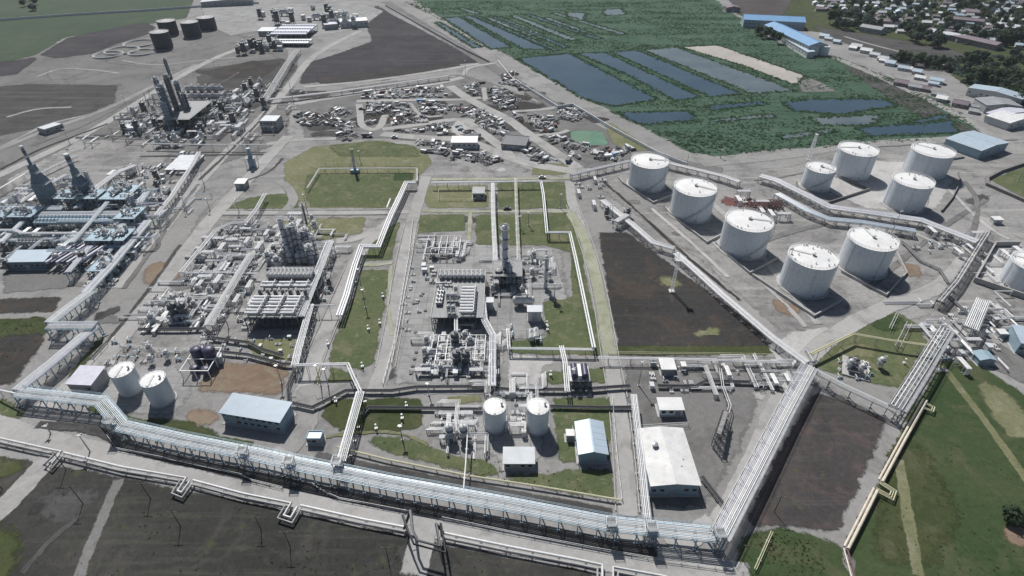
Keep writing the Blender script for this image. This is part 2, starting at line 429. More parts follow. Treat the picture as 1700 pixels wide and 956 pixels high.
MB().add([(-1600, -500, 0), (1600, -500, 0), (1600, 2400, 0), (-1600, 2400, 0)], [(0, 1, 2, 3)]).build('ground', 'mat_ground')['kind'] = 'structure'

# --- the country going on beyond the picture's edges
for nm_, q_, m_ in (('field', [(-800, -420), (215, -420), (190, -60), (130, 66), (-60, 70), (-200, 78), (-800, 160)], 'mat_field_dark'), ('lawn', [(232, -420), (1100, -420), (1100, 260), (330, 200), (255, 120), (225, 20)], 'mat_grass_lush'),
                    ('meadow', [(-1500, 640), (-560, 640), (-520, 880), (-300, 900), (-260, 2200), (-1500, 2200)], 'mat_meadow'), ('field', [(-1500, 200), (-420, 260), (-520, 600), (-1500, 620)], 'mat_soil_grey'),
                    ('marsh', [(-200, 900), (330, 880), (340, 1500), (-240, 1500)], 'mat_marsh'), ('field', [(380, 900), (1500, 860), (1500, 2200), (380, 2200)], 'mat_grass_dark'), ('field', [(720, 300), (1500, 280), (1500, 840), (760, 840)], 'mat_grass_dark')):
    sheet(nm_, resample([Vector((a, b, 0)) for a, b in q_], 30.0, True), m_, 0, 8)
# --- far country
patch('yard', [(-80, 90), (200, 60), (430, 50), (500, 95), (480, 235), (300, 300), (100, 330), (-80, 330)], 'mat_soil_mid', 1, 4)
patch('yard', [(480, 230), (720, 230), (980, 290), (940, 400), (960, 560), (560, 620), (380, 620), (240, 500), (330, 350)], 'mat_dirt', 1, 4)
patch('meadow', [(-60, -20), (330, -20), (312, 30), (250, 40), (110, 62), (60, 92), (-60, 120)], 'mat_meadow', 2, 3)
patch('field', [(-60, 110), (60, 94), (66, 98), (30, 124), (-60, 136)], 'mat_soil_purple', 3, 3)
patch('field', [(62, 92), (110, 62), (240, 36), (262, 44), (255, 55), (200, 72), (155, 90), (90, 98)], 'mat_soil_purple', 3, 3)
patch('field', [(-60, 146), (60, 138), (200, 140), (196, 170), (150, 190), (60, 215), (-60, 240)], 'mat_soil_grey', 2, 4)
patch('field', [(70, 118), (150, 112), (178, 118), (140, 132), (80, 134)], 'mat_soil_mid', 3, 3)
patch('field', [(625, 6), (650, 22), (700, 48), (806, 104), (700, 112), (590, 130), (492, 142), (505, 105), (560, 88), (615, 68), (600, 30)], 'mat_soil_purple', 3, 3)
patch('field', [(520, 128), (600, 122), (760, 104), (770, 110), (640, 134), (530, 140)], 'mat_soil_dark', 4, 2)
patch('yard', [(330, 8), (600, 4), (640, 18), (600, 48), (520, 62), (440, 50), (380, 60), (340, 40)], 'mat_pad', 3, 3)
patch('yard', [(180, 70), (360, 40), (430, 70), (470, 100), (440, 130), (300, 120), (170, 105)], 'mat_soil_mid', 1, 4)
patch('yard', [(320, 115), (470, 95), (500, 110), (460, 160), (400, 200), (330, 190)], 'mat_soil_grey', 2, 4)
patch('field', [(330, 120), (420, 100), (470, 103), (440, 128), (360, 132)], 'mat_soil_dark', 3, 2)
# marsh with its ponds
patch('marsh', [(655, -20), (1170, -20), (1215, 20), (1300, 62), (1420, 105), (1560, 160), (1640, 215), (1600, 232), (1440, 240), (1160, 262), (1010, 186), (870, 110), (760, 50)], 'mat_marsh', 2, 6, 2.5)
patch('field', [(1190, -20), (1330, -20), (1300, 30), (1230, 26)], 'mat_soil_red', 3, 3)
POND = [
    ('mat_water', [(858, 97), (945, 88), (1092, 165), (1020, 177), (970, 165)]),
    ('mat_water', [(957, 88), (1005, 87), (1164, 161), (1120, 168), (1050, 128)]),
    ('mat_water', [(1012, 85), (1060, 84), (1232, 156), (1178, 161)]),
    ('mat_water_shallow', [(1068, 83), (1122, 78), (1322, 151), (1250, 156)]),
    ('mat_water', [(1025, 187), (1145, 184), (1156, 200), (1070, 207), (1045, 200)]),
    ('mat_water', [(1298, 170), (1345, 165), (1462, 164), (1492, 175), (1400, 190), (1316, 184)]),
    ('mat_water_shallow', [(1345, 196), (1470, 190), (1446, 208), (1362, 208)]),
    ('mat_water', [(1420, 212), (1582, 200), (1590, 221), (1444, 226)]),
    ('mat_water', [(735, 30), (762, 28), (850, 78), (815, 82)]),
    ('mat_water', [(768, 27), (782, 26), (912, 82), (868, 82)]),
    ('mat_water_shallow', [(800, 30), (830, 28), (905, 58), (880, 60)]),
    ('mat_water', [(790, 28), (798, 27), (930, 84), (918, 84)]),
    ('mat_water_shallow', [(845, 26), (856, 25), (960, 66), (946, 68)]),
    ('mat_water', [(722, 38), (730, 36), (800, 78), (786, 80)]),
    ('mat_water_shallow', [(900, 30), (912, 29), (985, 56), (975, 58)]),
    ('mat_water_shallow', [(1180, 198), (1280, 190), (1290, 194), (1190, 203)]),
    ('mat_water', [(810, 27), (816, 26), (945, 78), (936, 80)]), ('mat_water', [(870, 24), (878, 23), (1000, 64), (990, 66)]), ('mat_water_shallow', [(915, 22), (924, 21), (1040, 56), (1030, 58)]),
    ('mat_water_shallow', [(760, 14), (768, 13), (800, 22), (790, 24)]), ('mat_water', [(1500, 205), (1560, 190), (1580, 194), (1530, 208)]), ('mat_water_shallow', [(1290, 226), (1380, 214), (1392, 218), (1300, 232)]),
    ('mat_water', [(1170, 176), (1262, 168), (1275, 173), (1185, 183)]),
    ('mat_water_shallow', [(1000, 16), (1032, 14), (1040, 24), (1005, 26)]),
    ('mat_water_shallow', [(940, 20), (975, 22), (968, 34), (945, 34)]),
]
for i, (m_, p_) in enumerate(POND): patch('pond', p_, m_, 6, 1.0, 0.6, 0, 6)
patch('dry_pond', [(1130, 78), (1192, 75), (1338, 126), (1322, 142), (1230, 108)], 'mat_sand', 6, 2)
patch('dry_pond', [(1320, 128), (1350, 130), (1392, 152), (1330, 154)], 'mat_soil_mid', 6, 2)
# town ground
patch('field', [(1215, 22), (1340, -20), (1800, -20), (1800, 150), (1640, 130), (1560, 100), (1440, 62), (1300, 48)], 'mat_grass_dark', 2, 4)
patch('field', [(1335, 40), (1400, 50), (1580, 80), (1640, 105), (1600, 122), (1530, 118), (1440, 92)], 'mat_soil_grey', 3, 4)
patch('field', [(1545, 100), (1720, 92), (1760, 190), (1690, 190), (1610, 150)], 'mat_grass_dark', 4, 3)
patch('field', [(1380, 100), (1480, 130), (1600, 205), (1660, 230), (1600, 232), (1480, 170)], 'mat_soil_grey', 3, 4)
road('road', [(1290, 62), (1360, 85), (1440, 118), (1520, 155), (1610, 200), (1660, 235)], 9, 'mat_road_dim', 5)
road('road', [(1400, 60), (1450, 75), (1530, 95), (1640, 130)], 5, 'mat_road_dim', 5)
road('road', [(1600, 55), (1660, 65), (1760, 90)], 6, 'mat_road_dim', 5)
patch('yard', [(1475, 120), (1520, 128), (1600, 165), (1610, 180), (1570, 172), (1500, 145)], 'mat_road_dim', 6, 2)
# perimeter road past the marsh
road('road', [(640, 2), (700, 40), (800, 100), (870, 145), (960, 200), (1040, 240), (1130, 272), (1200, 285)], 12, 'mat_soil_mid', 4)
road('road', [(1160, 272), (1280, 262), (1420, 240), (1560, 232), (1700, 226)], 10, 'mat_road_dim', 4)

# --- tank farm and east side
patch('yard', [(1100, 285), (1300, 275), (1420, 245), (1720, 232), (1720, 560), (1560, 530), (1380, 560), (1290, 555), (1150, 430), (1010, 330), (970, 300), (1000, 285)], 'mat_dirt', 1, 4)
patch('yard', [(1330, 300), (1400, 262), (1530, 268), (1590, 300), (1560, 350), (1440, 350)], 'mat_pale', 2, 3)
patch('field', [(1180, 320), (1290, 330), (1310, 372), (1240, 350), (1190, 345)], 'mat_rust_ground', 3, 6)
patch('field', [(1595, 330), (1650, 312), (1648, 335), (1610, 352)], 'mat_soil_grey', 3, 3)
patch('yard', [(1620, 468), (1648, 408), (1720, 412), (1720, 500)], 'mat_pale', 3, 1)
patch('lawn', [(1640, 298), (1720, 268), (1720, 340)], 'mat_grass', 3, 1)
patch('field', [(990, 384), (1042, 384), (1275, 553), (1284, 582), (1022, 580), (1003, 480)], 'mat_soil_dark', 4, 2)
patch('lawn', [(1008, 572), (1280, 573), (1286, 592), (1012, 592)], 'mat_grass_dark', 5, 1)
patch('field', [(1160, 545), (1215, 535), (1195, 560), (1120, 565)], 'mat_grass_dry', 6, 2)
patch('field', [(1280, 490), (1340, 512), (1320, 530), (1280, 515)], 'mat_soil_brown', 3, 2)
patch('field', [(1490, 432), (1530, 440), (1535, 462), (1502, 462)], 'mat_soil_brown', 3, 2)
patch('lawn', [(1380, 555), (1430, 522), (1478, 510), (1530, 538), (1545, 570), (1500, 652), (1340, 612), (1350, 582)], 'mat_grass', 3, 2)
patch('lawn', [(1440, 520), (1500, 520), (1520, 552), (1440, 556)], 'mat_grass_lush', 4, 3)
patch('lawn', [(1370, 580), (1420, 560), (1470, 580), (1460, 600), (1400, 600)], 'mat_grass_dry', 4, 3)
patch('field', [(1350, 645), (1484, 695), (1440, 790), (1400, 888), (1250, 880), (1232, 862), (1290, 740)], 'mat_soil_red', 4, 2)
patch('lawn', [(1562, 592), (1610, 590), (1720, 665), (1720, 980), (1420, 980), (1398, 905), (1450, 800), (1494, 700)], 'mat_grass_lush', 4, 2)
patch('lawn', [(1470, 720), (1540, 720), (1620, 870), (1560, 960), (1425, 950), (1440, 830)], 'mat_grass_dark', 5, 5)
patch('lawn', [(1600, 610), (1680, 650), (1740, 720), (1690, 745), (1640, 700)], 'mat_grass_dry', 5, 3)
road('path', [(1562, 605), (1640, 705), (1740, 850)], 3.5, 'mat_grass_dry', 6)
road('path', [(1492, 760), (1505, 850), (1525, 960)], 4, 'mat_grass_dry', 6)
patch('field', [(1650, 868), (1690, 862), (1740, 900), (1740, 915), (1668, 910)], 'mat_soil_brown', 6, 2)
patch('lawn', [(1225, 885), (1290, 866), (1400, 900), (1425, 985), (1200, 985)], 'mat_grass_lush', 3, 2)
patch('field', [(1570, 590), (1640, 560), (1720, 600), (1720, 650), (1640, 612)], 'mat_soil_mid', 5, 2)

# --- central plots
patch('lawn', [(468, 270), (520, 242), (640, 232), (712, 250), (720, 272), (700, 292), (688, 300), (640, 347), (500, 347), (470, 320)], 'mat_grass_dry', 3, 2)
patch('lawn', [(510, 288), (690, 286), (672, 306), (650, 346), (512, 344), (502, 318)], 'mat_grass', 4, 1.5)
patch('lawn', [(655, 287), (690, 287), (684, 301), (650, 301)], 'mat_grass_lush', 5, 1)
patch('lawn', [(440, 322), (495, 318), (502, 347), (368, 349), (400, 330)], 'mat_grass', 3, 2)
patch('lawn', [(540, 240), (620, 232), (690, 240), (708, 262), (560, 262)], 'mat_grass', 5, 3)
patch('lawn', [(706, 308), (812, 306), (813, 345), (708, 347), (700, 328)], 'mat_grass_dry', 4, 1)
patch('lawn', [(824, 303), (944, 301), (950, 347), (824, 348)], 'mat_grass', 4, 1)
patch('lawn', [(690, 356), (772, 354), (776, 384), (690, 388)], 'mat_grass', 4, 1)
patch('lawn', [(788, 356), (940, 353), (962, 378), (975, 460), (1010, 592), (978, 592), (845, 588), (842, 566), (905, 560), (900, 500), (948, 490), (945, 420), (900, 408), (788, 408)], 'mat_grass', 4, 1)
patch('yard', [(850, 412), (918, 410), (945, 500), (905, 498), (905, 560), (845, 566)], 'mat_pad', 6, 1)
patch('lawn', [(545, 360), (612, 358), (604, 388), (548, 400), (470, 398), (460, 366)], 'mat_grass_dry', 3, 2)
patch('lawn', [(612, 398), (668, 362), (660, 400), (652, 434), (598, 436)], 'mat_grass', 4, 1.5)
patch('lawn', [(598, 446), (650, 446), (642, 510), (624, 604), (600, 618), (538, 602), (552, 560), (590, 480)], 'mat_grass', 4, 1.5)
patch('lawn', [(500, 606), (536, 606), (532, 640), (496, 640)], 'mat_grass_dry', 4, 1)
patch('lawn', [(546, 606), (598, 622), (590, 640), (540, 640)], 'mat_grass', 4, 1)
patch('lawn', [(526, 690), (548, 660), (704, 657), (706, 712), (640, 722), (560, 718)], 'mat_grass_dark', 4, 1.5)
patch('lawn', [(588, 728), (640, 716), (706, 730), (760, 752), (815, 758), (835, 782), (900, 782), (960, 772), (1024, 775), (1024, 836), (930, 822), (770, 790), (650, 760)], 'mat_grass', 4, 2)
patch('lawn', [(912, 658), (1016, 655), (1022, 690), (1016, 770), (925, 772), (915, 700)], 'mat_grass', 4, 1.5)
patch('lawn', [(900, 618), (940, 610), (1006, 608), (1010, 638), (905, 640)], 'mat_grass', 4, 1.5)
patch('lawn', [(738, 655), (802, 654), (804, 670), (742, 672)], 'mat_grass_dry', 4, 1)
patch('lawn', [(400, 562), (492, 560), (488, 602), (420, 594)], 'mat_grass_dry', 4, 1)
patch('field', [(365, 596), (488, 598), (482, 640), (470, 662), (300, 654), (330, 628)], 'mat_soil_brown', 3, 3)
patch('field', [(300, 676), (372, 672), (370, 712), (300, 716)], 'mat_soil_brown', 3, 3)
patch('lawn', [(215, 690), (300, 690), (380, 716), (360, 738), (250, 722)], 'mat_grass_dark', 3, 2)
patch('field', [(232, 445), (262, 430), (300, 440), (310, 468), (230, 478)], 'mat_soil_brown', 3, 3)
patch('lawn', [(250, 478), (330, 440), (345, 446), (330, 480), (270, 492)], 'mat_soil_mid', 3, 3)
patch('yard', [(668, 392), (850, 408), (908, 412), (906, 560), (842, 570), (838, 645), (650, 642), (656, 560)], 'mat_pad', 3, 2)
patch('yard', [(838, 585), (985, 592), (905, 612), (900, 640), (838, 645)], 'mat_pale', 3, 2)
patch('yard', [(706, 716), (742, 690), (830, 660), (910, 660), (905, 770), (835, 775), (800, 752), (715, 728)], 'mat_pad', 3, 2)
patch('yard', [(1030, 600), (1300, 598), (1240, 740), (1180, 850), (1030, 850)], 'mat_soil_mid', 2, 3)
patch('yard', [(400, 395), (560, 395), (560, 545), (400, 548)], 'mat_pad', 2, 3)
patch('yard', [(300, 440), (400, 420), (410, 548), (330, 590), (190, 600), (240, 500)], 'mat_dirt', 2, 3)
patch('yard', [(110, 610), (300, 600), (330, 640), (300, 700), (180, 690), (110, 660)], 'mat_pad', 2, 3)
patch('yard', [(0, 300), (130, 230), (300, 230), (240, 360), (180, 480), (0, 480)], 'mat_dirt', 2, 4)
patch('yard', [(0, 448), (150, 448), (120, 480), (0, 490)], 'mat_soil_mid', 3, 2)
patch('field', [(-30, 494), (110, 490), (92, 520), (-30, 524)], 'mat_soil_dark', 3, 2)
patch('lawn', [(-30, 528), (78, 522), (88, 548), (40, 585), (-30, 600)], 'mat_grass_dark', 3, 2)
patch('field', [(-30, 560), (78, 545), (86, 560), (30, 640), (-30, 652)], 'mat_soil_dark', 4, 3)
patch('lawn', [(150, 520), (215, 500), (200, 520), (150, 540)], 'mat_soil_grey', 3, 2)
patch('lawn', [(-30, 655), (20, 660), (60, 690), (30, 700), (-30, 695)], 'mat_grass', 3, 2)
patch('lawn', [(100, 640), (160, 560), (190, 545), (120, 640)], 'mat_grass_dark', 3, 1)
patch('pond', [(946, 217), (1000, 217), (1012, 241), (948, 242)], 'mat_algae', 5, 1, .4, 0)
patch('lawn', [(1000, 200), (1020, 205), (1090, 250), (1040, 252), (1012, 236)], 'mat_grass_dry', 4, 2)
patch('lawn', [(880, 268), (948, 272), (945, 292), (880, 292)], 'mat_grass_dry', 4, 2)
# salvage yard ground
patch('yard', [(490, 160), (600, 140), (760, 122), (830, 140), (920, 180), (1010, 215), (1050, 255), (960, 285), (760, 245), (640, 232), (500, 235)], 'mat_soil_mid', 2, 4)
for k in range(46):                                      # oily dark ground between the scrap rows
    u_ = random.random(); x_ = 510+500*u_; y_ = random.uniform(142+40*max(0, u_-.6), 236+50*max(0, u_-.4)); r_ = random.uniform(10, 26)
    patch('field', [(x_+r_*1.7*math.cos(a)*random.uniform(.6, 1.3), y_+r_*.4*math.sin(a)*random.uniform(.6, 1.3)) for a in np.linspace(0, 6.28, 9)[:-1]], random.choice(['mat_soil_dark', 'mat_soil_grey', 'mat_soil_grey']), 3, 2)
TRACKS = []
for tr, w_ in [([(480, 175), (560, 160), (640, 148), (720, 140), (770, 128)], 8), ([(590, 168), (660, 166), (760, 166), (800, 162)], 6),
               ([(596, 172), (598, 200), (604, 214), (630, 216), (640, 190)], 6), ([(632, 215), (690, 208), (750, 198), (790, 200)], 7),
               ([(632, 222), (690, 228), (780, 232), (860, 270), (960, 285)], 9), ([(745, 142), (790, 172), (840, 195), (880, 225), (940, 265), (960, 280)], 9),
               ([(803, 145), (806, 168)], 5), ([(770, 198), (800, 220), (840, 250), (850, 265)], 8), ([(850, 185), (905, 182), (930, 176)], 5),
               ([(680, 170), (700, 195), (735, 192)], 4), ([(880, 225), (930, 222), (945, 215)], 5), ([(440, 240), (490, 232), (560, 230)], 6),
               ([(770, 125), (775, 112), (825, 104)], 5), ([(500, 145), (640, 132), (800, 105)], 6), ([(495, 158), (640, 143), (760, 126)], 3)]:
    road('path', tr, w_, 'mat_road', 5); TRACKS.append((resample(smooth_path([G(*p) for p in tr], 2), 3.0), w_))
patch('yard', [(760, 195), (800, 205), (812, 228), (770, 235), (740, 215)], 'mat_pale', 4, 3)
patch('yard', [(840, 250), (960, 262), (1010, 290), (940, 300), (860, 280)], 'mat_pad', 3, 3)
patch('yard', [(880, 240), (1040, 245), (1060, 262), (1000, 285), (930, 275)], 'mat_soil_mid', 3, 3)

# --- roads
road('road', [(-40, 700), (90, 738), (250, 772), (480, 822), (700, 868), (900, 904), (1080, 935), (1250, 962)], 9.5, 'mat_road', 6)
patch('road', [(-40, 690), (30, 706), (130, 722), (220, 748), (290, 775), (150, 764), (-40, 735)], 'mat_road', 5, 1.5)
road('road', [(1178, 900), (1215, 845), (1260, 750), (1305, 640), (1345, 585), (1400, 545), (1480, 505), (1560, 480), (1605, 430), (1640, 360)], 8, 'mat_road', 6)
patch('road', [(1270, 575), (1310, 550), (1410, 535), (1350, 590), (1310, 640)], 'mat_pale', 5, 2)
road('road', [(1044, 860), (1036, 760), (1024, 650), (1012, 590), (1000, 510), (985, 440), (966, 384), (950, 340), (945, 300)], 6.5, 'mat_road', 7)
road('road', [(1012, 592), (1000, 510), (985, 440), (966, 384), (945, 352)], 6, 'mat_road_green', 8)
road('path', [(950, 352), (900, 351), (780, 352), (700, 350)], 3.2, 'mat_road_green', 7)
road('path', [(781, 350), (780, 380), (778, 405)], 3, 'mat_road_green', 7)
road('path', [(950, 296), (880, 297), (710, 298)], 4, 'mat_road_green', 6)
road('road', [(622, 655), (640, 600), (656, 530), (668, 440), (684, 370), (700, 318), (708, 292)], 7, 'mat_road', 6)
road('path', [(655, 436), (628, 440), (598, 440)], 3, 'mat_road_green', 7)
road('path', [(650, 560), (644, 500), (650, 440)], 2, 'mat_road_green', 8)
road('road', [(365, 353), (500, 353), (600, 353), (690, 351)], 5, 'mat_road', 5)
road('road', [(500, 660), (520, 600), (545, 540), (575, 470), (600, 410), (630, 385), (655, 358)], 7, 'mat_road', 5)
road('road', [(555, 400), (590, 398), (625, 380)], 6, 'mat_road', 5)
road('road', [(420, 395), (445, 375), (470, 352), (490, 335), (480, 310), (460, 300)], 6, 'mat_road_dim', 5)
road('road', [(60, 690), (120, 640), (180, 590), (230, 520), (290, 440), (345, 370), (400, 310), (455, 250), (480, 225)], 9, 'mat_road', 5)
road('road', [(190, 480), (240, 420), (300, 340), (350, 280), (400, 230), (450, 180), (490, 130), (520, 90), (600, 50)], 8, 'mat_road', 4)
road('road', [(-20, 300), (60, 262), (150, 220), (230, 170), (300, 125), (380, 85), (460, 62)], 8, 'mat_road', 4)
road('road', [(-20, 255), (80, 215), (170, 185), (240, 150), (330, 105)], 6, 'mat_road_dim', 4)
road('road', [(410, 560), (460, 548), (520, 548)], 5, 'mat_road_dim', 5)
road('road', [(480, 652), (560, 650), (700, 646), (830, 648), (1030, 645)], 5, 'mat_road_dim', 4)
road('road', [(490, 655), (560, 645), (620, 648)], 8, 'mat_road_dim', 5)
road('road', [(450, 770), (500, 725), (515, 690), (505, 660)], 8, 'mat_road_dim', 5)
road('path', [(540, 726), (600, 718), (650, 716), (700, 732), (712, 740)], 1.6, 'mat_grass_dry', 7)
road('road', [(706, 850), (702, 900), (685, 960)], 8, 'mat_road', 7)
road('road', [(-40, 880), (20, 830), (60, 785), (85, 755)], 8, 'mat_road', 5)
road('road', [(440, 792), (455, 770), (480, 745)], 9, 'mat_road', 7)
road('road', [(1044, 905), (1044, 860)], 8, 'mat_road', 8)
road('road', [(1190, 865), (1130, 900), (1110, 912)], 7, 'mat_road', 7)
road('road', [(455, 60), (485, 80), (480, 110), (455, 150)], 6, 'mat_road_dim', 4)
for e_ in ([(60, 128), (100, 112), (160, 116), (200, 122)], [(10, 195), (60, 180), (120, 178)], [(0, 245), (40, 225), (80, 205), (150, 190)], [(200, 100), (260, 110), (330, 100), (400, 95)]):
    road('path', e_, 4, 'mat_pad', 5)

for px_, m_ in (([(1070, 458), (1110, 452), (1150, 470), (1140, 486), (1090, 478)], 'mat_grass_dry'), ([(1040, 450), (1062, 452), (1066, 470), (1044, 472)], 'mat_soil_brown'), ([(1140, 495), (1180, 500), (1186, 530), (1150, 525)], 'mat_soil_red'), ([(1200, 545), (1240, 548), (1236, 568), (1196, 566)], 'mat_soil_brown'),
                ([(1060, 520), (1100, 515), (1110, 545), (1070, 555)], 'mat_soil_grey'), ([(1380, 740), (1430, 760), (1410, 820), (1370, 800)], 'mat_soil_brown'), ([(1400, 690), (1450, 705), (1440, 740), (1405, 725)], 'mat_grass_dark'), ([(1310, 740), (1350, 745), (1345, 780), (1305, 775)], 'mat_soil_grey'),
                ([(1330, 810), (1380, 825), (1365, 870), (1320, 860)], 'mat_grass_dark'), ([(1430, 780), (1450, 800), (1430, 850), (1412, 840)], 'mat_grass_dry'), ([(1560, 820), (1640, 800), (1650, 850), (1580, 870)], 'mat_grass'), ([(1640, 760), (1700, 770), (1700, 820), (1650, 810)], 'mat_grass_dry')):
    patch('field', px_, m_, 6, 4.5)
# front rack verges, dark ground with painted rack shadow; ditches of the left yards
road('verge_and_shade', [(60, 705), (170, 712), (210, 745), (310, 768), (430, 793), (640, 838), (840, 872), (1010, 905), (1100, 920)], 4.5, 'mat_soil_grey', 8, 1.5)
road('verge_and_shade', [(150, 672), (215, 700), (310, 722), (420, 742)], 5, 'mat_grass_dark', 7, 1.5)
road('verge_and_shade', [(520, 756), (640, 782), (780, 808), (900, 832), (1020, 852)], 4.5, 'mat_soil_grey', 8, 1.5)
for d_ in ([(150, 600), (210, 530), (262, 462), (300, 405)], [(205, 480), (245, 425), (290, 360), (330, 305)], [(330, 300), (370, 262), (420, 215), (450, 175)], [(205, 245), (260, 205), (330, 160), (400, 118)], [(0, 282), (60, 250), (120, 228), (180, 205)],
           [(60, 240), (150, 205), (230, 160)], [(230, 260), (330, 258), (440, 256)], [(410, 300), (450, 285), (470, 262)], [(1250, 300), (1330, 290), (1400, 262)], [(1420, 246), (1560, 238), (1690, 232)], [(1000, 300), (1060, 352), (1130, 418), (1230, 500)]):
    road('ditch', d_, random.uniform(1.8, 3.2), random.choice(['mat_soil_grey', 'mat_soil_dark', 'mat_soil_mid']), 7, .9)
for d_ in ([(1130, 300), (1200, 350), (1260, 420), (1300, 470), (1360, 540)], [(1180, 400), (1280, 480), (1340, 545)], [(1440, 480), (1500, 430), (1560, 380), (1640, 330)], [(1400, 350), (1460, 365), (1600, 420)], [(1230, 420), (1290, 390), (1370, 372)], [(1560, 300), (1640, 380), (1680, 400)],
           [(1080, 345), (1150, 405), (1210, 462)], [(1600, 300), (1630, 340), (1600, 430)]):
    road('path', d_, random.uniform(2.5, 4.5), random.choice(['mat_pale', 'mat_soil_mid', 'mat_road']), 7, 1.2)
def kerb(px, width):
    pts = resample(smooth_path([G(*p) for p in px], 2), 6.0)
    for sg in (-1, 1):
        q = offset_path(pts, sg*width/2); mb = MB()
        for i in range(len(q)-1): mb.bar(q[i]+Vector((0, 0, .22)), q[i+1]+Vector((0, 0, .22)), .3, .34)
        mb.build('kerb', 'concrete')['kind'] = 'structure'
kerb([(1026, 660), (1012, 590), (1000, 510), (985, 440), (966, 384), (950, 340)], 6.6)
kerb([(640, 610), (656, 530), (668, 440), (684, 372)], 7.2)
kerb([(372, 353), (500, 353), (600, 353), (650, 352)], 5.2)
kerb([(510, 640), (520, 600), (545, 540), (575, 470), (598, 420)], 7.2)
kerb([(1042, 850), (1036, 760), (1028, 680)], 6.8)
# --- foreground field
patch('field', [(-80, 740), (60, 760), (300, 806), (480, 845), (680, 884), (740, 900), (960, 940), (1110, 985), (1110, 1040), (-200, 1040), (-120, 850)], 'mat_field_dark', 3, 1.5)
patch('lawn', [(-60, 745), (50, 757), (45, 785), (-60, 830)], 'mat_grass_dark', 5, 3)
patch('lawn', [(78, 775), (140, 770), (160, 790), (120, 812), (80, 810)], 'mat_grass_dark', 5, 3)
patch('lawn', [(-60, 880), (20, 850), (60, 880), (30, 1000), (-60, 1000)], 'mat_grass_dark', 5, 5)
patch('field', [(60, 800), (180, 790), (190, 840), (90, 900), (20, 870)], 'mat_soil_grey', 4, 6)
road('path', [(200, 790), (175, 850), (140, 930), (120, 1000)], 4, 'mat_soil_mid', 6, 2)
road('path', [(30, 960), (80, 900), (140, 850)], 2.5, 'mat_soil_grey', 6, 2)
patch('field', [(640, 895), (690, 880), (780, 905), (760, 985), (640, 985)], 'mat_soil_grey', 4, 5)
for k in range(34):
    x_, y_ = random.uniform(0, 900), random.uniform(830, 950)
    if y_ < 775+x_*0.2: continue
    r_ = random.uniform(6, 22)
    patch('field', [(x_+r_*1.6*math.cos(a)*random.uniform(.6, 1.3), y_+r_*.5*math.sin(a)*random.uniform(.6, 1.3)) for a in np.linspace(0, 6.28, 9)[:-1]],
          random.choice(['mat_grass_dark', 'mat_soil_grey', 'mat_soil_red']), 5, 2)
# worn patches on the industrial ground
for k in range(110):
    x_, y_ = random.uniform(0, 1640), random.uniform(110, 700)
    if x_ > 640 and y_ < 240: continue
    d_ = 0.25+0.75*(y_-150)/600; r_ = random.uniform(8, 34)*d_
    patch('worn_ground', [(x_+r_*1.5*math.cos(a)*random.uniform(.5, 1.3), y_+r_*.6*math.sin(a)*random.uniform(.5, 1.3)) for a in np.linspace(0, 6.28, 9)[:-1]],
          random.choice(['mat_soil_mid', 'mat_dirt', 'mat_pale', 'mat_soil_mid', 'mat_soil_grey']), 2, 2.5)

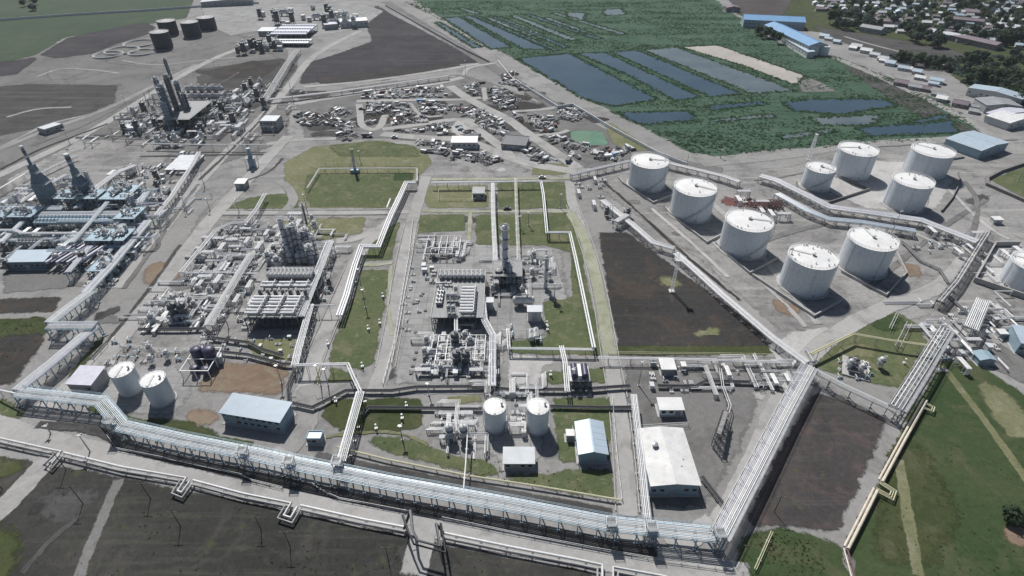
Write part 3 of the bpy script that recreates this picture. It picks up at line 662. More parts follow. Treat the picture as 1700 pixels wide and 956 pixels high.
# ================================================================== STORAGE TANKS
def ladder(mb, a, b, w=0.5, step=0.6):
    a = Vector(a); b = Vector(b); d = (b-a); u = d.cross(Vector((0.3, 1, 0.1))).normalized()*w/2
    mb.bar(a-u, b-u, .07); mb.bar(a+u, b+u, .07)
    for i in range(int(d.length/step)):
        c = a+d*(i+.5)/max(1, int(d.length/step)); mb.bar(c-u, c+u, .05)
    return mb
def big_tank(Rr, h, label, loc, stair=-2.2, nv=10, seed=0):
    rnd = random.Random(seed)
    t = thing('storage_tank', loc, label, 'storage tank', 'large white storage tanks')
    mb = MB(); mb.lathe(0, 0, [(Rr, 0.3), (Rr, h)], 56); mb.build('shell', 'tank_white', t, True, True)
    MB().lathe(0, 0, [(Rr+1.0, 0), (Rr+.7, .35), (Rr, .36)], 48).build('base_ring', 'concrete', t, True, True)
    mb = MB(); mb.lathe(0, 0, [(Rr+.12, h-.15), (Rr+.12, h+.06), (Rr*.5, h+Rr*.045), (.6, h+Rr*.085), (.05, h+Rr*.088)], 48)
    rf = mb.build('roof', 'roof_white', t, True, True)
    mb = MB()
    for k in range(1, 4): mb.ring(0, 0, h+.1+.5*k*.75, Rr-.05, .05, 40)
    for k in range(40):
        a = k*2*math.pi/40; mb.box((Rr-.05)*math.cos(a), (Rr-.05)*math.sin(a), h, .07, .07, 1.25, a)
    mb.build('roof_railing', 'white', rf, False, True)
    v0 = None
    for k in range(nv):                                     # vents and hatches round the rim
        a = rnd.uniform(0, 6.28); q = Rr*rnd.choice((.86, .86, .8, .6, .9))
        if v0 is None:
            v0 = MB().lathe(0, 0, [(.2, 0), (.2, .45), (.34, .5), (.34, .65), (.1, .75)], 10).build('vent', 'steel', rf, False, True)
            v0.location = (q*math.cos(a), q*math.sin(a), h+.3)
        else: piece(v0, rf, (q*math.cos(a), q*math.sin(a), h+.12+(Rr-q)*.08))
    MB().lathe(0, 0, [(.55, 0), (.55, .8), (.9, .85), (.9, 1.1), (.2, 1.35)], 12, h+Rr*.085).build('centre_vent', 'pale', rf, False, True)
    a = stair+1.9; mb = MB()                                # walkway from the rim to the middle of the roof
    for sgn in (-.45, .45):
        n_ = Vector((-math.sin(a), math.cos(a), 0))*sgn
        mb.bar(Vector((Rr*.97*math.cos(a), Rr*.97*math.sin(a), h+.45))+n_, Vector((0.8*math.cos(a), .8*math.sin(a), h+Rr*.09+.3))+n_, .07)
    mb.bar((Rr*.97*math.cos(a), Rr*.97*math.sin(a), h+.2), (.8*math.cos(a), .8*math.sin(a), h+Rr*.09+.1), .7, .08)
    mb.build('roof_walkway', 'pale', rf, False, True)
    mb = MB(); n = 30; span = 1.9                            # spiral stair
    pi_ = [Vector(((Rr+.1)*math.cos(stair+span*i/n), (Rr+.1)*math.sin(stair+span*i/n), .3+(h-.2)*i/n)) for i in range(n+1)]
    po = [Vector(((Rr+1.0)*math.cos(stair+span*i/n), (Rr+1.0)*math.sin(stair+span*i/n), .3+(h-.2)*i/n)) for i in range(n+1)]
    for i in range(n+1): mb.bar(pi_[i], po[i], .32, .05)
    for i in range(n): mb.bar(po[i], po[i+1], .06, .25); mb.bar(po[i]+Vector((0, 0, 1)), po[i+1]+Vector((0, 0, 1)), .06)
    for i in range(0, n+1, 3): mb.bar(po[i], po[i]+Vector((0, 0, 1)), .05)
    mb.build('spiral_stair', 'steel', t, False, True)
    for k in range(3):                                      # foam risers
        a = stair+2.6+k*1.3; q = Rr+.28
        MB().tube([(q*math.cos(a)*1.12, q*math.sin(a)*1.12, .4), (q*math.cos(a), q*math.sin(a), .9), (q*math.cos(a), q*math.sin(a), h-.5), ((Rr-.1)*math.cos(a), (Rr-.1)*math.sin(a), h-.3)], .12).build('foam_riser', 'pale', t, False, True)
    MB().lathe(0, 0, [(.35, 0), (.35, .5), (.5, .5), (.5, .62)], 12).build('manhole', 'steel', t, False, True).location = (0, 0, 0)
    m_ = [c for c in COL.objects if c.parent == t and c.name.startswith('manhole')][-1]
    m_.rotation_euler = (R(90), 0, 0); m_.location = (0, -Rr+.05, 1.4)
    return t
K_ = 150/115
TANKS = [(59.56, 231.21, 8.0, 11.04, 'white storage tank farthest left in the tank farm, by the salvage yard corner'),
    (72.48, 205.2, 8.19, 11.59, 'second white storage tank of the front diagonal row, beside the red scaffolding yard'),
    (85.13, 179.17, 8.21, 11.53, 'third white storage tank of the front diagonal row, next to the red ground'),
    (98.31, 155.95, 7.61, 11.34, 'nearest large white storage tank, with black vents dotting its roof'),
    (123.46, 166.94, 7.82, 11.27, 'large white storage tank behind the nearest one, beside the brown bare soil'),
    (155.0, 242.52, 8.25, 11.6, 'large white storage tank at the back, standing behind the small tank'),
    (133.43, 229.19, 5.97, 8.86, 'smallest white tank of the farm, low and boxed in by a bund wall'),
    (189.51, 243.53, 8.66, 10.6, 'large white storage tank at the far right back of the farm'),
    (162.89, 212.3, 7.57, 11.05, 'large white storage tank between the pipe bundle and the rear right tank')]
for i, (x, y, r, h, lb) in enumerate(TANKS):
    big_tank(r*K_, h*K_, lb, (x*K_, y*K_, .2), stair=[-1.9, -2.3, -2.0, .6, -.4, 1.0, -2.6, .2, -.9][i], nv=[6, 5, 8, 20, 10, 5, 5, 6, 6][i], seed=i)
big_tank(9.5, 11, 'white storage tank cut off by the right edge on the walled pale platform', G(1716, 486)+Vector((0, 6, .2)), .4, 8, 30)

def small_tank(Rr, h, label, loc, group, mat='white', rmat='roof_white', cat='small tank'):
    t = thing('small_tank', loc, label, cat, group)
    MB().lathe(0, 0, [(Rr, 0), (Rr, h)], 32).build('shell', 'tank_white' if mat == 'white' else mat, t, True, True)
    rf = MB().lathe(0, 0, [(Rr+.08, h-.05), (Rr+.08, h+.08), (.4, h+Rr*.13), (.05, h+Rr*.13)], 32).build('roof', rmat, t, True, True)
    mb = MB()
    for k in (.5, 1.0): mb.ring(0, 0, h+k, Rr-.05, .035, 28)
    for k in range(16): mb.box((Rr-.05)*math.cos(k*.3927), (Rr-.05)*math.sin(k*.3927), h, .06, .06, 1.05)
    mb.build('roof_railing', 'pale', rf, False, True)
    mb = MB(); mb.bar((0, -Rr+.3, h+.35), (0, Rr*.3, h+Rr*.13+.2), .7, .1); mb.build('roof_walkway', 'steel', rf, False, True)
    MB().lathe(Rr*.62, Rr*.1, [(.3, 0), (.3, .9), (.5, .95), (.1, 1.2)], 10, h+.2).build('vent', 'steel', rf, False, True)
    ladder(MB(), (Rr+.2, 0, 0), (Rr+.2, 0, h+1)).build('ladder', 'steel', t, False, True)
    MB().lathe(0, 0, [(Rr+.5, 0), (Rr+.5, .25), (Rr, .26)], 32).build('base_ring', 'concrete', t, False, True)
    MB().tube([(-Rr-.3, 0, 0), (-Rr-.3, 0, h-.5), (-Rr+.1, 0, h-.3)], .12).build('riser_pipe', 'pale', t, False, True)
    return t
for (x, y, r, h, lb) in [(-4.24, 95.72, 2.75, 7.15, 'left one of the two tall white tanks behind the small shed'), (6.42, 95.14, 2.73, 7.81, 'right one of the two tall white tanks, with the sunlit green behind'),
                         (-103.13, 108.21, 3.0, 7.31, 'left one of two white tanks by the bend of the blue pipe rack'), (-92.8, 104.42, 2.99, 7.72, 'right one of two white tanks by the bend of the blue pipe rack')]:
    small_tank(r*K_, h*K_, lb, (x*K_, y*K_, .15), 'small white tanks near the front pipe rack')
for (x, y, r, h, lb) in [(-267.71, 463.81, 6.75, 11.57, 'nearest of the four dark tanks in the far left corner'), (-283.95, 507.2, 7.11, 10.35, 'leftmost of the four dark far tanks, partly hidden by the nearest'),
                         (-261.99, 500.99, 6.9, 10.74, 'third dark tank from the left in the far left corner'), (-260.37, 526.13, 7.28, 9.2, 'rearmost dark tank of the four in the far left corner')]:
    small_tank(r*K_, h*K_, lb, (x*K_, y*K_, 0), 'dark tanks in the far left corner', 'tank_dark', 'tank_dark_roof', 'storage tank')
for (x, y, r, h, lb) in [(222.77, 443.52, 3.26, 5.98, 'left white tank of the pair by the bright blue factory'), (230.66, 443.5, 3.24, 6.2, 'right white tank of the pair by the bright blue factory')]:
    small_tank(r*K_, h*K_, lb, (x*K_, y*K_, 0), 'white tanks beside the blue factory')

# ---- low bund walls
def wall(name, label, px, h, th, mat, cat, group=None, ground=True, cap=False):
    pts = [G(*p) for p in px]; t = thing(name, pts[0], label, cat, group)
    L = offset_path(pts, -th/2); Q = offset_path(pts, th/2); mb = MB(); n = len(pts)
    vs = [(p.x, p.y, 0) for p in L]+[(p.x, p.y, 0) for p in Q]+[(p.x, p.y, h) for p in L]+[(p.x, p.y, h) for p in Q]; fs = []
    for i in range(n-1):
        fs += [(i, i+1, 2*n+i+1, 2*n+i), (n+i+1, n+i, 3*n+i, 3*n+i+1), (2*n+i, 2*n+i+1, 3*n+i+1, 3*n+i)]
    fs += [(0, 2*n, 3*n, n), (n-1, 2*n-1, 4*n-1, 3*n-1)]
    mb.add(vs, fs).build('wall_body', mat, t)
    return t
BG = 'low bund walls round the storage tanks'
wall('bund_wall', 'low bund wall in front of the farthest left storage tank', [(1026, 296), (1034, 305), (1084, 338), (1122, 322)], 1.3, .5, 'concrete', 'bund wall', BG)
wall('bund_wall', 'low bund wall at the foot of the second diagonal-row tank', [(1104, 346), (1112, 356), (1173, 404), (1214, 382)], 1.3, .5, 'concrete', 'bund wall', BG)
wall('bund_wall', 'low bund wall at the foot of the third diagonal-row tank', [(1188, 404), (1198, 416), (1244, 455), (1290, 430)], 1.3, .5, 'concrete', 'bund wall', BG)
wall('bund_wall', 'low L-shaped bund wall in front of the nearest large storage tank', [(1248, 458), (1350, 527), (1398, 500)], 1.4, .5, 'concrete', 'bund wall', BG)
wall('bund_wall', 'bund wall round the tank next to the brown bare soil', [(1396, 452), (1470, 492), (1504, 455), (1484, 415)], 1.4, .5, 'concrete', 'bund wall', BG)
wall('bund_wall', 'bund wall boxing in the smallest white tank', [(1322, 304), (1326, 320), (1369, 340), (1442, 316), (1395, 296)], 1.4, .5, 'concrete_dark', 'bund wall', BG)
wall('bund_wall', 'curved bund wall behind the rear right storage tanks', [(1562, 352), (1580, 330), (1594, 302), (1590, 288)], 1.4, .5, 'concrete_dark', 'bund wall', BG)
wall('reservoir_wall', 'thick dark wall round the green basin at the right edge', [(1720, 266), (1660, 286), (1637, 298), (1638, 308), (1720, 344)], 1.8, 1.6, 'concrete_dark', 'wall')
wall('compound_wall', 'grey wall round the pale raised platform at the right edge', [(1690, 408), (1650, 408), (1616, 468), (1720, 503)], 2.6, .6, 'concrete', 'wall')
wall('earth_bank', 'curved dark bank wall beside the road in the far salvage yard', [(1550, 270), (1600, 262)], 1, .5, 'concrete_dark', 'bund wall', BG)
for cx, cy, rx in ((203, 85, 26), (232, 73, 24), (236, 88, 20), (180, 92, 22)):
    c = G(cx, cy); q = (G(cx+rx, cy)-c).length
    mb = MB()
    mb.lathe(c.x, c.y, [(q+1.5, 0), (q+.5, 1.4), (q-.5, 1.4), (q-1.5, 0.25), (q-1.6, .2)], 32)
    mb.f = [f for f in mb.f if len(f) == 4]
    o = mb.build('earth_bund', 'mat_pad_solid' if 'mat_pad_solid' in MATS else 'concrete'); o['kind'] = 'structure'

# ================================================================== PIPE RACKS AND PIPELINES
def walk_path(pts, s):
    for i in range(len(pts)-1):
        d = pts[i+1]-pts[i]; L = d.length
        if s <= L or i == len(pts)-2: return pts[i]+d*(s/L if L else 0), math.atan2(d.y, d.x)
        s -= L
def plen(pts): return sum((pts[i+1]-pts[i]).length for i in range(len(pts)-1))
PIPE_MIX = ['white', 'white', 'pale', 'ice', 'pale', 'white']
def pipe_rack(label, px, z=5.5, w=4.0, n=8, rr=(.12, .3), spacing=6.0, mats=None, steel='steel', levels=1, rail=None, cat='pipe rack', deck=False, name='pipe_rack', group='overhead pipe racks', seed=1, gap=2.4):
    rnd = random.Random(seed+len(px)*7+int(px[0][0]))
    mats = mats or PIPE_MIX
    pts = [G(p[0], p[1], z) for p in px]
    t = thing(name, (pts[0].x, pts[0].y, 0), label, cat, group)
    L = plen(pts); k = max(2, min(99, int(L/spacing)+1)); proto = None
    for i in range(k):
        p, a = walk_path(pts, L*(i+.02)/(k-1+.04)); off = Vector((p.x-pts[0].x, p.y-pts[0].y, 0))
        if proto is None:
            mb = MB(); q = max(.35, w/2-.25)
            for sx in (-q, q): mb.box(0, sx, 0, .28, .28, z-.25)
            for lv in range(levels): mb.box(0, 0, z-.35-lv*gap, .3, w+.5, .28)
            mb.bar((0, -q, z*.35), (0, q, z-.6), .12); mb.box(0, -q, 0, .8, .8, .4); mb.box(0, q, 0, .8, .8, .4)
            proto = mb.build('trestle', steel, t, False, True); proto.location = off; proto.rotation_euler = (0, 0, a)
        else: piece(proto, t, off, a)
    for sgn in (-1, 1):
        q = offset_path([p-Vector((0, 0, .12)) for p in pts], sgn*(w/2+.12)); mb = MB()
        for i in range(len(q)-1): mb.bar(q[i], q[i+1], .14, .26)
        mb.build('side_beam', steel, t)
    for lv in range(levels):
        for j in range(n):
            r = rnd.uniform(*rr); d = -w/2+w*(j+.5)/n
            q = offset_path([p+Vector((0, 0, r-.05-lv*gap)) for p in pts], d)
            MB().tube(q, min(r, w/n*.37), 6).build('pipe', rnd.choice(mats), t, True)
    if deck or rail:
        q = offset_path(pts, (w/2+.6)*(rail or 1)); mb = MB()
        for i in range(len(q)-1): mb.bar(q[i], q[i+1], .7, .06)
        wk = mb.build('walkway', 'ice' if steel == 'steel_blue' else 'steel', t)
        mb = MB(); q2 = offset_path(pts, (w/2+1.05)*(rail or 1))
        for hh in (.55, 1.1):
            for i in range(len(q2)-1): mb.bar(q2[i]+Vector((0, 0, hh)), q2[i+1]+Vector((0, 0, hh)), .07)
        for i in range(int(L/2.5)):
            p, a = walk_path(q2, i*2.5); mb.bar(p, p+Vector((0, 0, 1.1)), .07)
        mb.build('railing', steel, wk)
    return t
def pipeline(label, px, r=.25, mat='white', z=None, spacing=7.0, n=1, sep=.7, steel='steel', group='single pipelines across the site', name='pipeline', flanges=True, cat='pipeline', post=.16):
    """px points are (x, y) at height z or (x, y, height)"""
    pts = [G(p[0], p[1], p[2] if len(p) > 2 else z) for p in px]
    t = thing(name, (pts[0].x, pts[0].y, 0), label, cat, group)
    for j in range(n):
        q = offset_path(pts, (j-(n-1)/2)*sep)
        MB().tube(q, r*(1 if j % 2 == 0 else .8), 8 if r > .3 else 6).build('pipe', mat if isinstance(mat, str) else mat[j % len(mat)], t, True)
    L = plen(pts); k = max(2, min(95, int(L/spacing)))
    for i in range(k):
        p, a = walk_path(pts, L*(i+.5)/k)
        if p.z-r < .15: continue
        mb = MB(); hw = (n-1)/2*sep+r+.15; top = p.z-r
        if hw > .7:
            mb.box(0, -hw+.1, 0, post, post, top-.1); mb.box(0, hw-.1, 0, post, post, top-.1); mb.box(0, 0, top-.16, .16, 2*hw, .16)
        else: mb.box(0, 0, 0, post, post, top-.08); mb.box(0, 0, top-.1, .18, 2*hw+.2, .1)
        o = mb.build('pipe_support', steel, t, False, True); o.location = (p.x-pts[0].x, p.y-pts[0].y, 0); o.rotation_euler = (0, 0, a)
    return t
BLUE = ['ice', 'white', 'white', 'ice', 'pale', 'lilac', 'ice']
MAIN = [(28, 652), (166, 667), (200, 708), (300, 731), (420, 755), (490, 771), (640, 802), (840, 838), (1010, 871), (1190, 890)]
pipe_rack('long pale blue pipe rack crossing the whole front of the site', MAIN, 5.0, 3.6, 8, (.10, .17), 5.2, BLUE, 'steel_blue', 1, rail=-1, seed=3)
pipe_rack('wide white pipe rack climbing diagonally from the front corner towards the tank farm', [(1192, 888), (1250, 778), (1300, 682), (1342, 606)], 5.4, 4.6, 10, (.10, .24), 6, ['white', 'white', 'lilac', 'pale', 'white'], 'steel', 1, rail=1, seed=4)
pipe_rack('narrow rack linking the diagonal white rack to the one beside the green field', [(1346, 612), (1400, 640), (1490, 682)], 4.5, 2.2, 4, (.1, .18), 6, None, 'steel', 1, seed=5)
pipe_rack('open ladder-like pipe rack beside the green field, pipes set wide apart', [(1488, 676), (1530, 610), (1570, 545)], 5.5, 4.4, 4, (.10, .18), 4, None, 'steel', 1, rail=1, seed=6)
pipe_rack('short broad rack of white pipes near the right-hand compound', [(1612, 545), (1632, 498)], 5, 5, 8, (.14, .25), 5, ['white'], 'steel', 1, seed=7)
pipe_rack('dark thin-piped rack running beside the compound wall', [(1560, 500), (1590, 465), (1618, 420), (1640, 385)], 4, 2.6, 5, (.1, .2), 6, ['pale', 'steel', 'steel_dark'], 'steel_dark', 1, seed=8)
pipe_rack('white pipe rack along the front edge of the tank farm', [(1340, 602), (1282, 560), (1200, 490), (1152, 446), (1122, 420)], 3.2, 3.4, 6, (.14, .26), 6, ['white', 'white', 'pale'], 'steel', 1, seed=9)
pipe_rack('white pipe rack above the dark soil plot, farther half of the farm edge', [(1120, 412), (1084, 402), (1052, 374), (1022, 350), (1000, 332)], 3.2, 3.2, 6, (.14, .26), 6, ['white', 'white', 'pale'], 'steel', 1, seed=10)
pipe_rack('small crossing rack of white pipes at the middle of the farm edge', [(1022, 368), (1042, 356)], 4, 3, 5, (.2, .3), 4, ['white'], 'steel', 1, seed=11)
pipe_rack('pipe rack running from the unit corner to the farthest left storage tank', [(948, 290), (990, 280), (1046, 267)], 3.5, 2.6, 4, (.16, .3), 6, ['white', 'pale'], 'steel', 1, seed=12)
pipe_rack('pipe rack passing behind the first diagonal-row tanks to the red yard', [(1108, 270), (1150, 280), (1200, 292), (1228, 302)], 3.5, 3.4, 5, (.2, .35), 6, ['white', 'pale'], 'steel', 1, seed=13)
pipe_rack('thick bundle of white pipes bending between the rear storage tanks', [(1262, 292), (1290, 300), (1378, 344), (1450, 354), (1530, 366), (1622, 402)], 3.4, 5.0, 6, (.25, .45), 6, ['white', 'lilac', 'white'], 'steel', 1, seed=14)
pipe_rack('second pale pipe bundle bending below the thick one', [(1290, 322), (1340, 350), (1376, 364), (1430, 369), (1520, 384)], 3.0, 4.0, 4, (.3, .5), 6, ['lilac', 'white', 'ice'], 'steel', 1, seed=15)
# centre
pipe_rack('straight white rack running down into the slender column', [(818, 304), (819, 360), (822, 420), (824, 470)], 5, 1.8, 3, (.18, .28), 6, ['white', 'yellow', 'white'], 'steel', 1, seed=16)
pipe_rack('twin white pipe rack right of the slender column', [(856, 296), (858, 360), (861, 430), (862, 466)], 4.5, 1.2, 2, (.15, .22), 6, ['white', 'yellow'], 'steel', 1, seed=17)
pipeline('white pipe stepping down along the east edge of the central plots', [(716, 303, 4), (820, 302, 4), (898, 301, 4), (902, 322, 4), (908, 386, 4), (946, 386, 4), (956, 430, 4), (965, 474, 4), (986, 577, 4)], .36, 'white', None, 6, 2, .95)
pipeline('white pipe along the lower edge of the green plot', [(986, 580, 3.2), (920, 579, 3.2), (845, 578, 3.2), (843, 545, 3.2)], .3, 'white', None, 6, 2, .8)
pipeline('short white riser pipe pair by the dark coolers', [(932, 574, 4), (938, 600, 4), (942, 650, 4)], .25, 'white', None, 5, 3, .7)
pipeline('thick white pipe stepping down between the two roads', [(690, 303, 4), (674, 303, 4), (664, 325, 4), (649, 356, 4), (628, 409, 4), (600, 409, 4), (589, 440, 4), (575, 490, 4), (563, 524, 4)], .42, 'white', None, 6, 3, 1.0)
pipeline('short white pipe spur beside the stepped thick one', [(648, 330, 5), (642, 345, 5)], .4, 'white', None, 4, 1)
pipe_rack('white pipe rack between the middle road and the big lawn', [(516, 505), (506, 540), (495, 580), (489, 606)], 5, 2.2, 4, (.14, .25), 5, ['white', 'pale'], 'steel', 1, seed=18)
pipeline('white pipe crossing over the middle road on tall posts', [(489, 606, 5), (577, 604, 5), (586, 625, 5), (598, 650, 5)], .3, 'white', None, 8, 2, .8)
pipeline('white pipe bridge from the middle rack across to the lawn corner', [(515, 507, 5), (556, 506, 5)], .22, 'white', None, 8, 1)
pipe_rack('white pipe rack dropping to the front blue rack beside the lawns', [(598, 650), (584, 700), (566, 765)], 5, 2.4, 4, (.14, .25), 5, ['white', 'pale'], 'steel', 1, seed=19)
pipe_rack('pipe rack on the right flank of the left process structure', [(548, 400), (534, 435), (514, 485), (498, 525)], 6, 3.2, 6, (.14, .26), 5, ['white', 'pale', 'lilac'], 'steel', 1, seed=20)
pipeline('zigzag white pipeline left of the left process structure', [(440, 321, 4), (426, 346, 4), (408, 369, 4), (383, 370, 4), (358, 382, 4), (328, 418, 4), (300, 452, 4)], .26, ['white', 'pale'], None, 6, 3, .8)
pipeline('white pipe along the top of the vessel yard', [(300, 453, 3), (370, 452, 3), (430, 454, 3)], .24, 'white', None, 6, 2, .7)
pipe_rack('white pipe rack slanting through the vessel yard', [(418, 420), (396, 455), (374, 492), (345, 540)], 4.5, 3.2, 6, (.14, .25), 5, ['white', 'pale'], 'steel', 1, seed=21)
pipeline('thin white pipe round the top of the big far lawn', [(510, 312, 2.5), (530, 280, 2.5), (600, 279, 2.5), (692, 279, 2.5), (692, 300, 2.5)], .18, 'white', None, 6, 2, .6)
pipeline('thin yellowish pipe across the far lawn', [(530, 270, 2), (620, 269, 2), (690, 270, 2)], .12, 'yellow', None, 7, 1)
pipe_rack('tall white pipe rack beside the white-roofed warehouse', [(1052, 655), (1062, 740), (1070, 820), (1077, 884)], 5.2, 2.0, 4, (.14, .24), 5, ['white', 'pale'], 'steel', 1, seed=22)
pipeline('thin bright white pipe dropping to the front rack beside the small shed', [(776, 722, 5), (773, 770, 5), (769, 818, 5)], .2, 'white', None, 8, 1)
pipeline('long white pipe above the fence of the dark soil plot', [(992, 594, 3), (1100, 595, 3), (1292, 601, 3)], .22, 'white', None, 8, 2, .7)
pipeline('pale ground pipe skirting the front lawns behind the blue rack', [(560, 742, 1.2), (640, 762, 1.2), (780, 790, 1.2), (900, 808, 1.2), (1030, 830, 1.2)], .3, 'yellow', None, 7, 1)
pipeline('cream pipe angling across the grass behind the diagonal white rack', [(1346, 588, 4), (1416, 554, 4), (1480, 565, 4), (1545, 574, 4)], .3, 'yellow', None, 7, 2, .7)
pipeline('thin pipe pair rising from the grass towards the tank farm road', [(1490, 575, 2), (1510, 535, 2)], .1, 'pale', None, 6, 2, 1.6)
pipeline('thin dark pipe near the top of the round lawn', [(1478, 545, 2), (1490, 520, 2)], .1, 'pale', None, 6, 2, .8)
# left complex
pipe_rack('wide blue-grey pipe rack slanting between the dark field and the left road', [(28, 648), (90, 598), (156, 542)], 5.0, 4.4, 9, (.12, .26), 5.2, BLUE, 'steel_blue', 1, seed=23)
pipe_rack('short crosswise blue rack at the kink of the left rack', [(158, 540), (120, 540), (80, 540)], 6, 4.4, 8, (.12, .26), 5, BLUE, 'steel_blue', 1, seed=24)
pipe_rack('blue-grey rack rising from the kink towards the left process unit', [(82, 536), (115, 510), (150, 484)], 5.5, 4.6, 9, (.12, .26), 5, BLUE, 'steel_blue', 1, seed=25)
pipe_rack('blue-grey rack on the right flank of the left process unit', [(142, 486), (180, 445), (216, 402), (246, 366)], 5.0, 4.2, 8, (.12, .26), 5, BLUE, 'steel_blue', 1, seed=26)
pipe_rack('narrow white rack beside the long pale shed', [(255, 362), (285, 325), (318, 275), (330, 252)], 4.5, 2.4, 5, (.12, .24), 6, ['white', 'pale'], 'steel', 1, seed=27)
pipe_rack('long crosswise white pipe pair through the left process unit', [(-10, 382), (24, 382), (38, 387), (120, 387), (200, 387), (226, 388)], 6, 1.8, 3, (.2, .3), 6, ['white'], 'steel_blue', 1, seed=28)
pipe_rack('crosswise blue rack below the fin-fan coolers', [(100, 396), (170, 395), (226, 394)], 5, 3.4, 6, (.12, .25), 6, BLUE, 'steel_blue', 1, seed=29)
pipe_rack('crosswise lilac rack behind the fin-fan coolers', [(40, 356), (120, 355), (210, 354)], 6, 5.2, 9, (.12, .25), 6, ['lilac', 'white', 'ice', 'pale'], 'steel_blue', 1, seed=30)
pipe_rack('lilac rack slanting from the cooling tower to the long pale shed', [(128, 345), (162, 310), (196, 285), (225, 274)], 5, 3.6, 7, (.12, .25), 6, ['lilac', 'white', 'pale'], 'steel', 1, seed=31)
pipe_rack('slanting rack right of the fin-fan coolers', [(196, 382), (222, 350), (244, 318)], 6, 3.4, 7, (.12, .25), 6, ['lilac', 'white', 'ice'], 'steel_blue', 1, seed=32)
pipe_rack('slanting white rack beside the light blue roofed hall', [(112, 452), (134, 426), (150, 408)], 5, 2.6, 5, (.14, .25), 5, ['white', 'lilac'], 'steel_blue', 1, seed=33)
pipe_rack('crosswise rack near the left edge below the dark furnace', [(-10, 352), (30, 348), (62, 346), (104, 346)], 6, 3, 6, (.12, .25), 6, BLUE, 'steel_blue', 1, seed=34)
pipeline('long thin pipe from the left edge up to the far furnace', [(-10, 318, 4), (30, 295, 4), (62, 275, 4)], .22, 'white', None, 7, 2, .7)
pipeline('white pipe from the left edge to the corner of the blue rack', [(-12, 645, 3), (26, 653, 5)], .28, 'white', None, 6, 1)
pipe_rack('long straight white pipe rack heading into the far distance', [(438, 168), (456, 138), (476, 106), (494, 82)], 4, 5, 5, (.2, .35), 8, ['white', 'pale'], 'steel', 1, seed=35)
pipe_rack('far pipe rack skirting the dark purple field', [(446, 165), (560, 152), (660, 138), (745, 126)], 3, 3, 4, (.2, .3), 9, ['white', 'pale'], 'steel', 1, seed=36)
pipeline('crosswise pipe through the middle of the left yards', [(240, 238, 4), (330, 240, 4), (440, 240, 4)], .3, 'pale', None, 9, 2, .8)
pipeline('dark pipe beside the far left road', [(66, 288, 2.5), (120, 262, 2.5), (130, 259, 2.5)], .35, 'pale', None, 7, 2, 1.0)
# dark cable trays
TG = 'dark cable trays on short posts'
for lb, px in [('dark cable tray along the north edge of the vessel yard drains', [(232, 546, 1.5), (300, 546, 1.5), (338, 545, 1.5), (350, 553, 1.5), (352, 560, 1.5), (412, 568, 1.5), (430, 578, 1.5), (470, 590, 1.5)]),
               ('dark cable tray above the brown bare soil', [(352, 582, 1.5), (410, 588, 1.5), (470, 604, 1.5), (485, 604, 1.5)]),
               ('long dark cable tray across the middle service road', [(482, 668, 1.5), (518, 676, 1.5), (574, 648, 1.5), (650, 648, 1.5), (690, 642, 1.5), (800, 641, 1.5), (845, 646, 1.5), (960, 646, 1.5), (1046, 640, 1.5)]),
               ('dark cable tray on the lawn above the two tall white tanks', [(600, 690, 1.2), (612, 676, 1.2), (700, 677, 1.2), (800, 678, 1.2)]),
               ('dark cable tray behind the blue gabled shed', [(912, 674, 1.2), (990, 676, 1.2), (1050, 676, 1.2)]),
               ('dark cable tray from the small yard house towards the diagonal rack', [(1092, 640, 1.2), (1155, 641, 1.2), (1172, 632, 1.2), (1260, 634, 1.2), (1310, 648, 1.2)]),
               ('dark pipe by the pump house beside the central unit', [(819, 555, 1.5), (821, 590, 1.5), (821, 640, 1.5)]),
               ('dark pipe on the ground below the compound wall', [(1575, 490, 1), (1606, 520, 1), (1660, 540, 1), (1700, 552, 1)]),
               ('dark pipe bending beside the large tank with brown soil', [(1498, 400, 1), (1528, 432, 1), (1560, 446, 1), (1575, 470, 1)]),
               ('dark tray between the two roads right of the warehouse', [(1165, 790, 1.2), (1202, 838, 1.2)]),
               ('dark tray at the left border of the front unit', [(490, 610, 1.2), (478, 640, 1.2), (480, 664, 1.2)])]:
    pipeline(lb, px, .22, ['steel_dark', 'black', 'steel_dark'], None, 6, 3, .5, 'steel_dark', TG, 'cable_tray', cat='cable tray')
# expansion-loop pipelines along the front road
def double_line(label, px, z=1.3, r=.38, mat=('pale', 'concrete'), name='pipeline'):
    return pipeline(label, [(p[0], p[1], p[2] if len(p) > 2 else z) for p in px], r, list(mat), None, 6.5, 2, 1.25, 'concrete', 'thick insulated pipelines along the front road', name)
double_line('thick twin pipeline at the left edge of the front road, ending in a loop', [(-30, 724), (60, 744), (96, 752), (78, 770), (86, 774), (103, 754)])
double_line('thick twin pipeline between the first two loops of the front road', [(103, 754), (200, 778), (304, 796), (290, 817), (302, 822), (318, 800)])
double_line('thick twin pipeline between the second and third loops of the front road', [(318, 800), (400, 822), (478, 838), (466, 858), (484, 864), (497, 842)])
double_line('thick twin pipeline running up to the dark arch over the side road', [(497, 842), (600, 865), (674, 879)])
pipeline('dark pipe arch carrying the pipeline over the side road', [(674, 879, 1.3), (675, 852, 6), (682, 882, 6), (690, 900, 6), (735, 912, 6), (728, 870, 6), (735, 888, 1.3)], .34, ['steel_dark', 'black'], None, 12, 2, 1.2, 'steel_dark', 'thick insulated pipelines along the front road')
double_line('thick twin pipeline leading away from the dark arch to the bottom edge', [(735, 888), (850, 912), (960, 933), (996, 941), (996, 985)])
double_line('last twin pipeline piece at the bottom edge by the road', [(1022, 985), (1022, 946), (1100, 960), (1180, 985)])
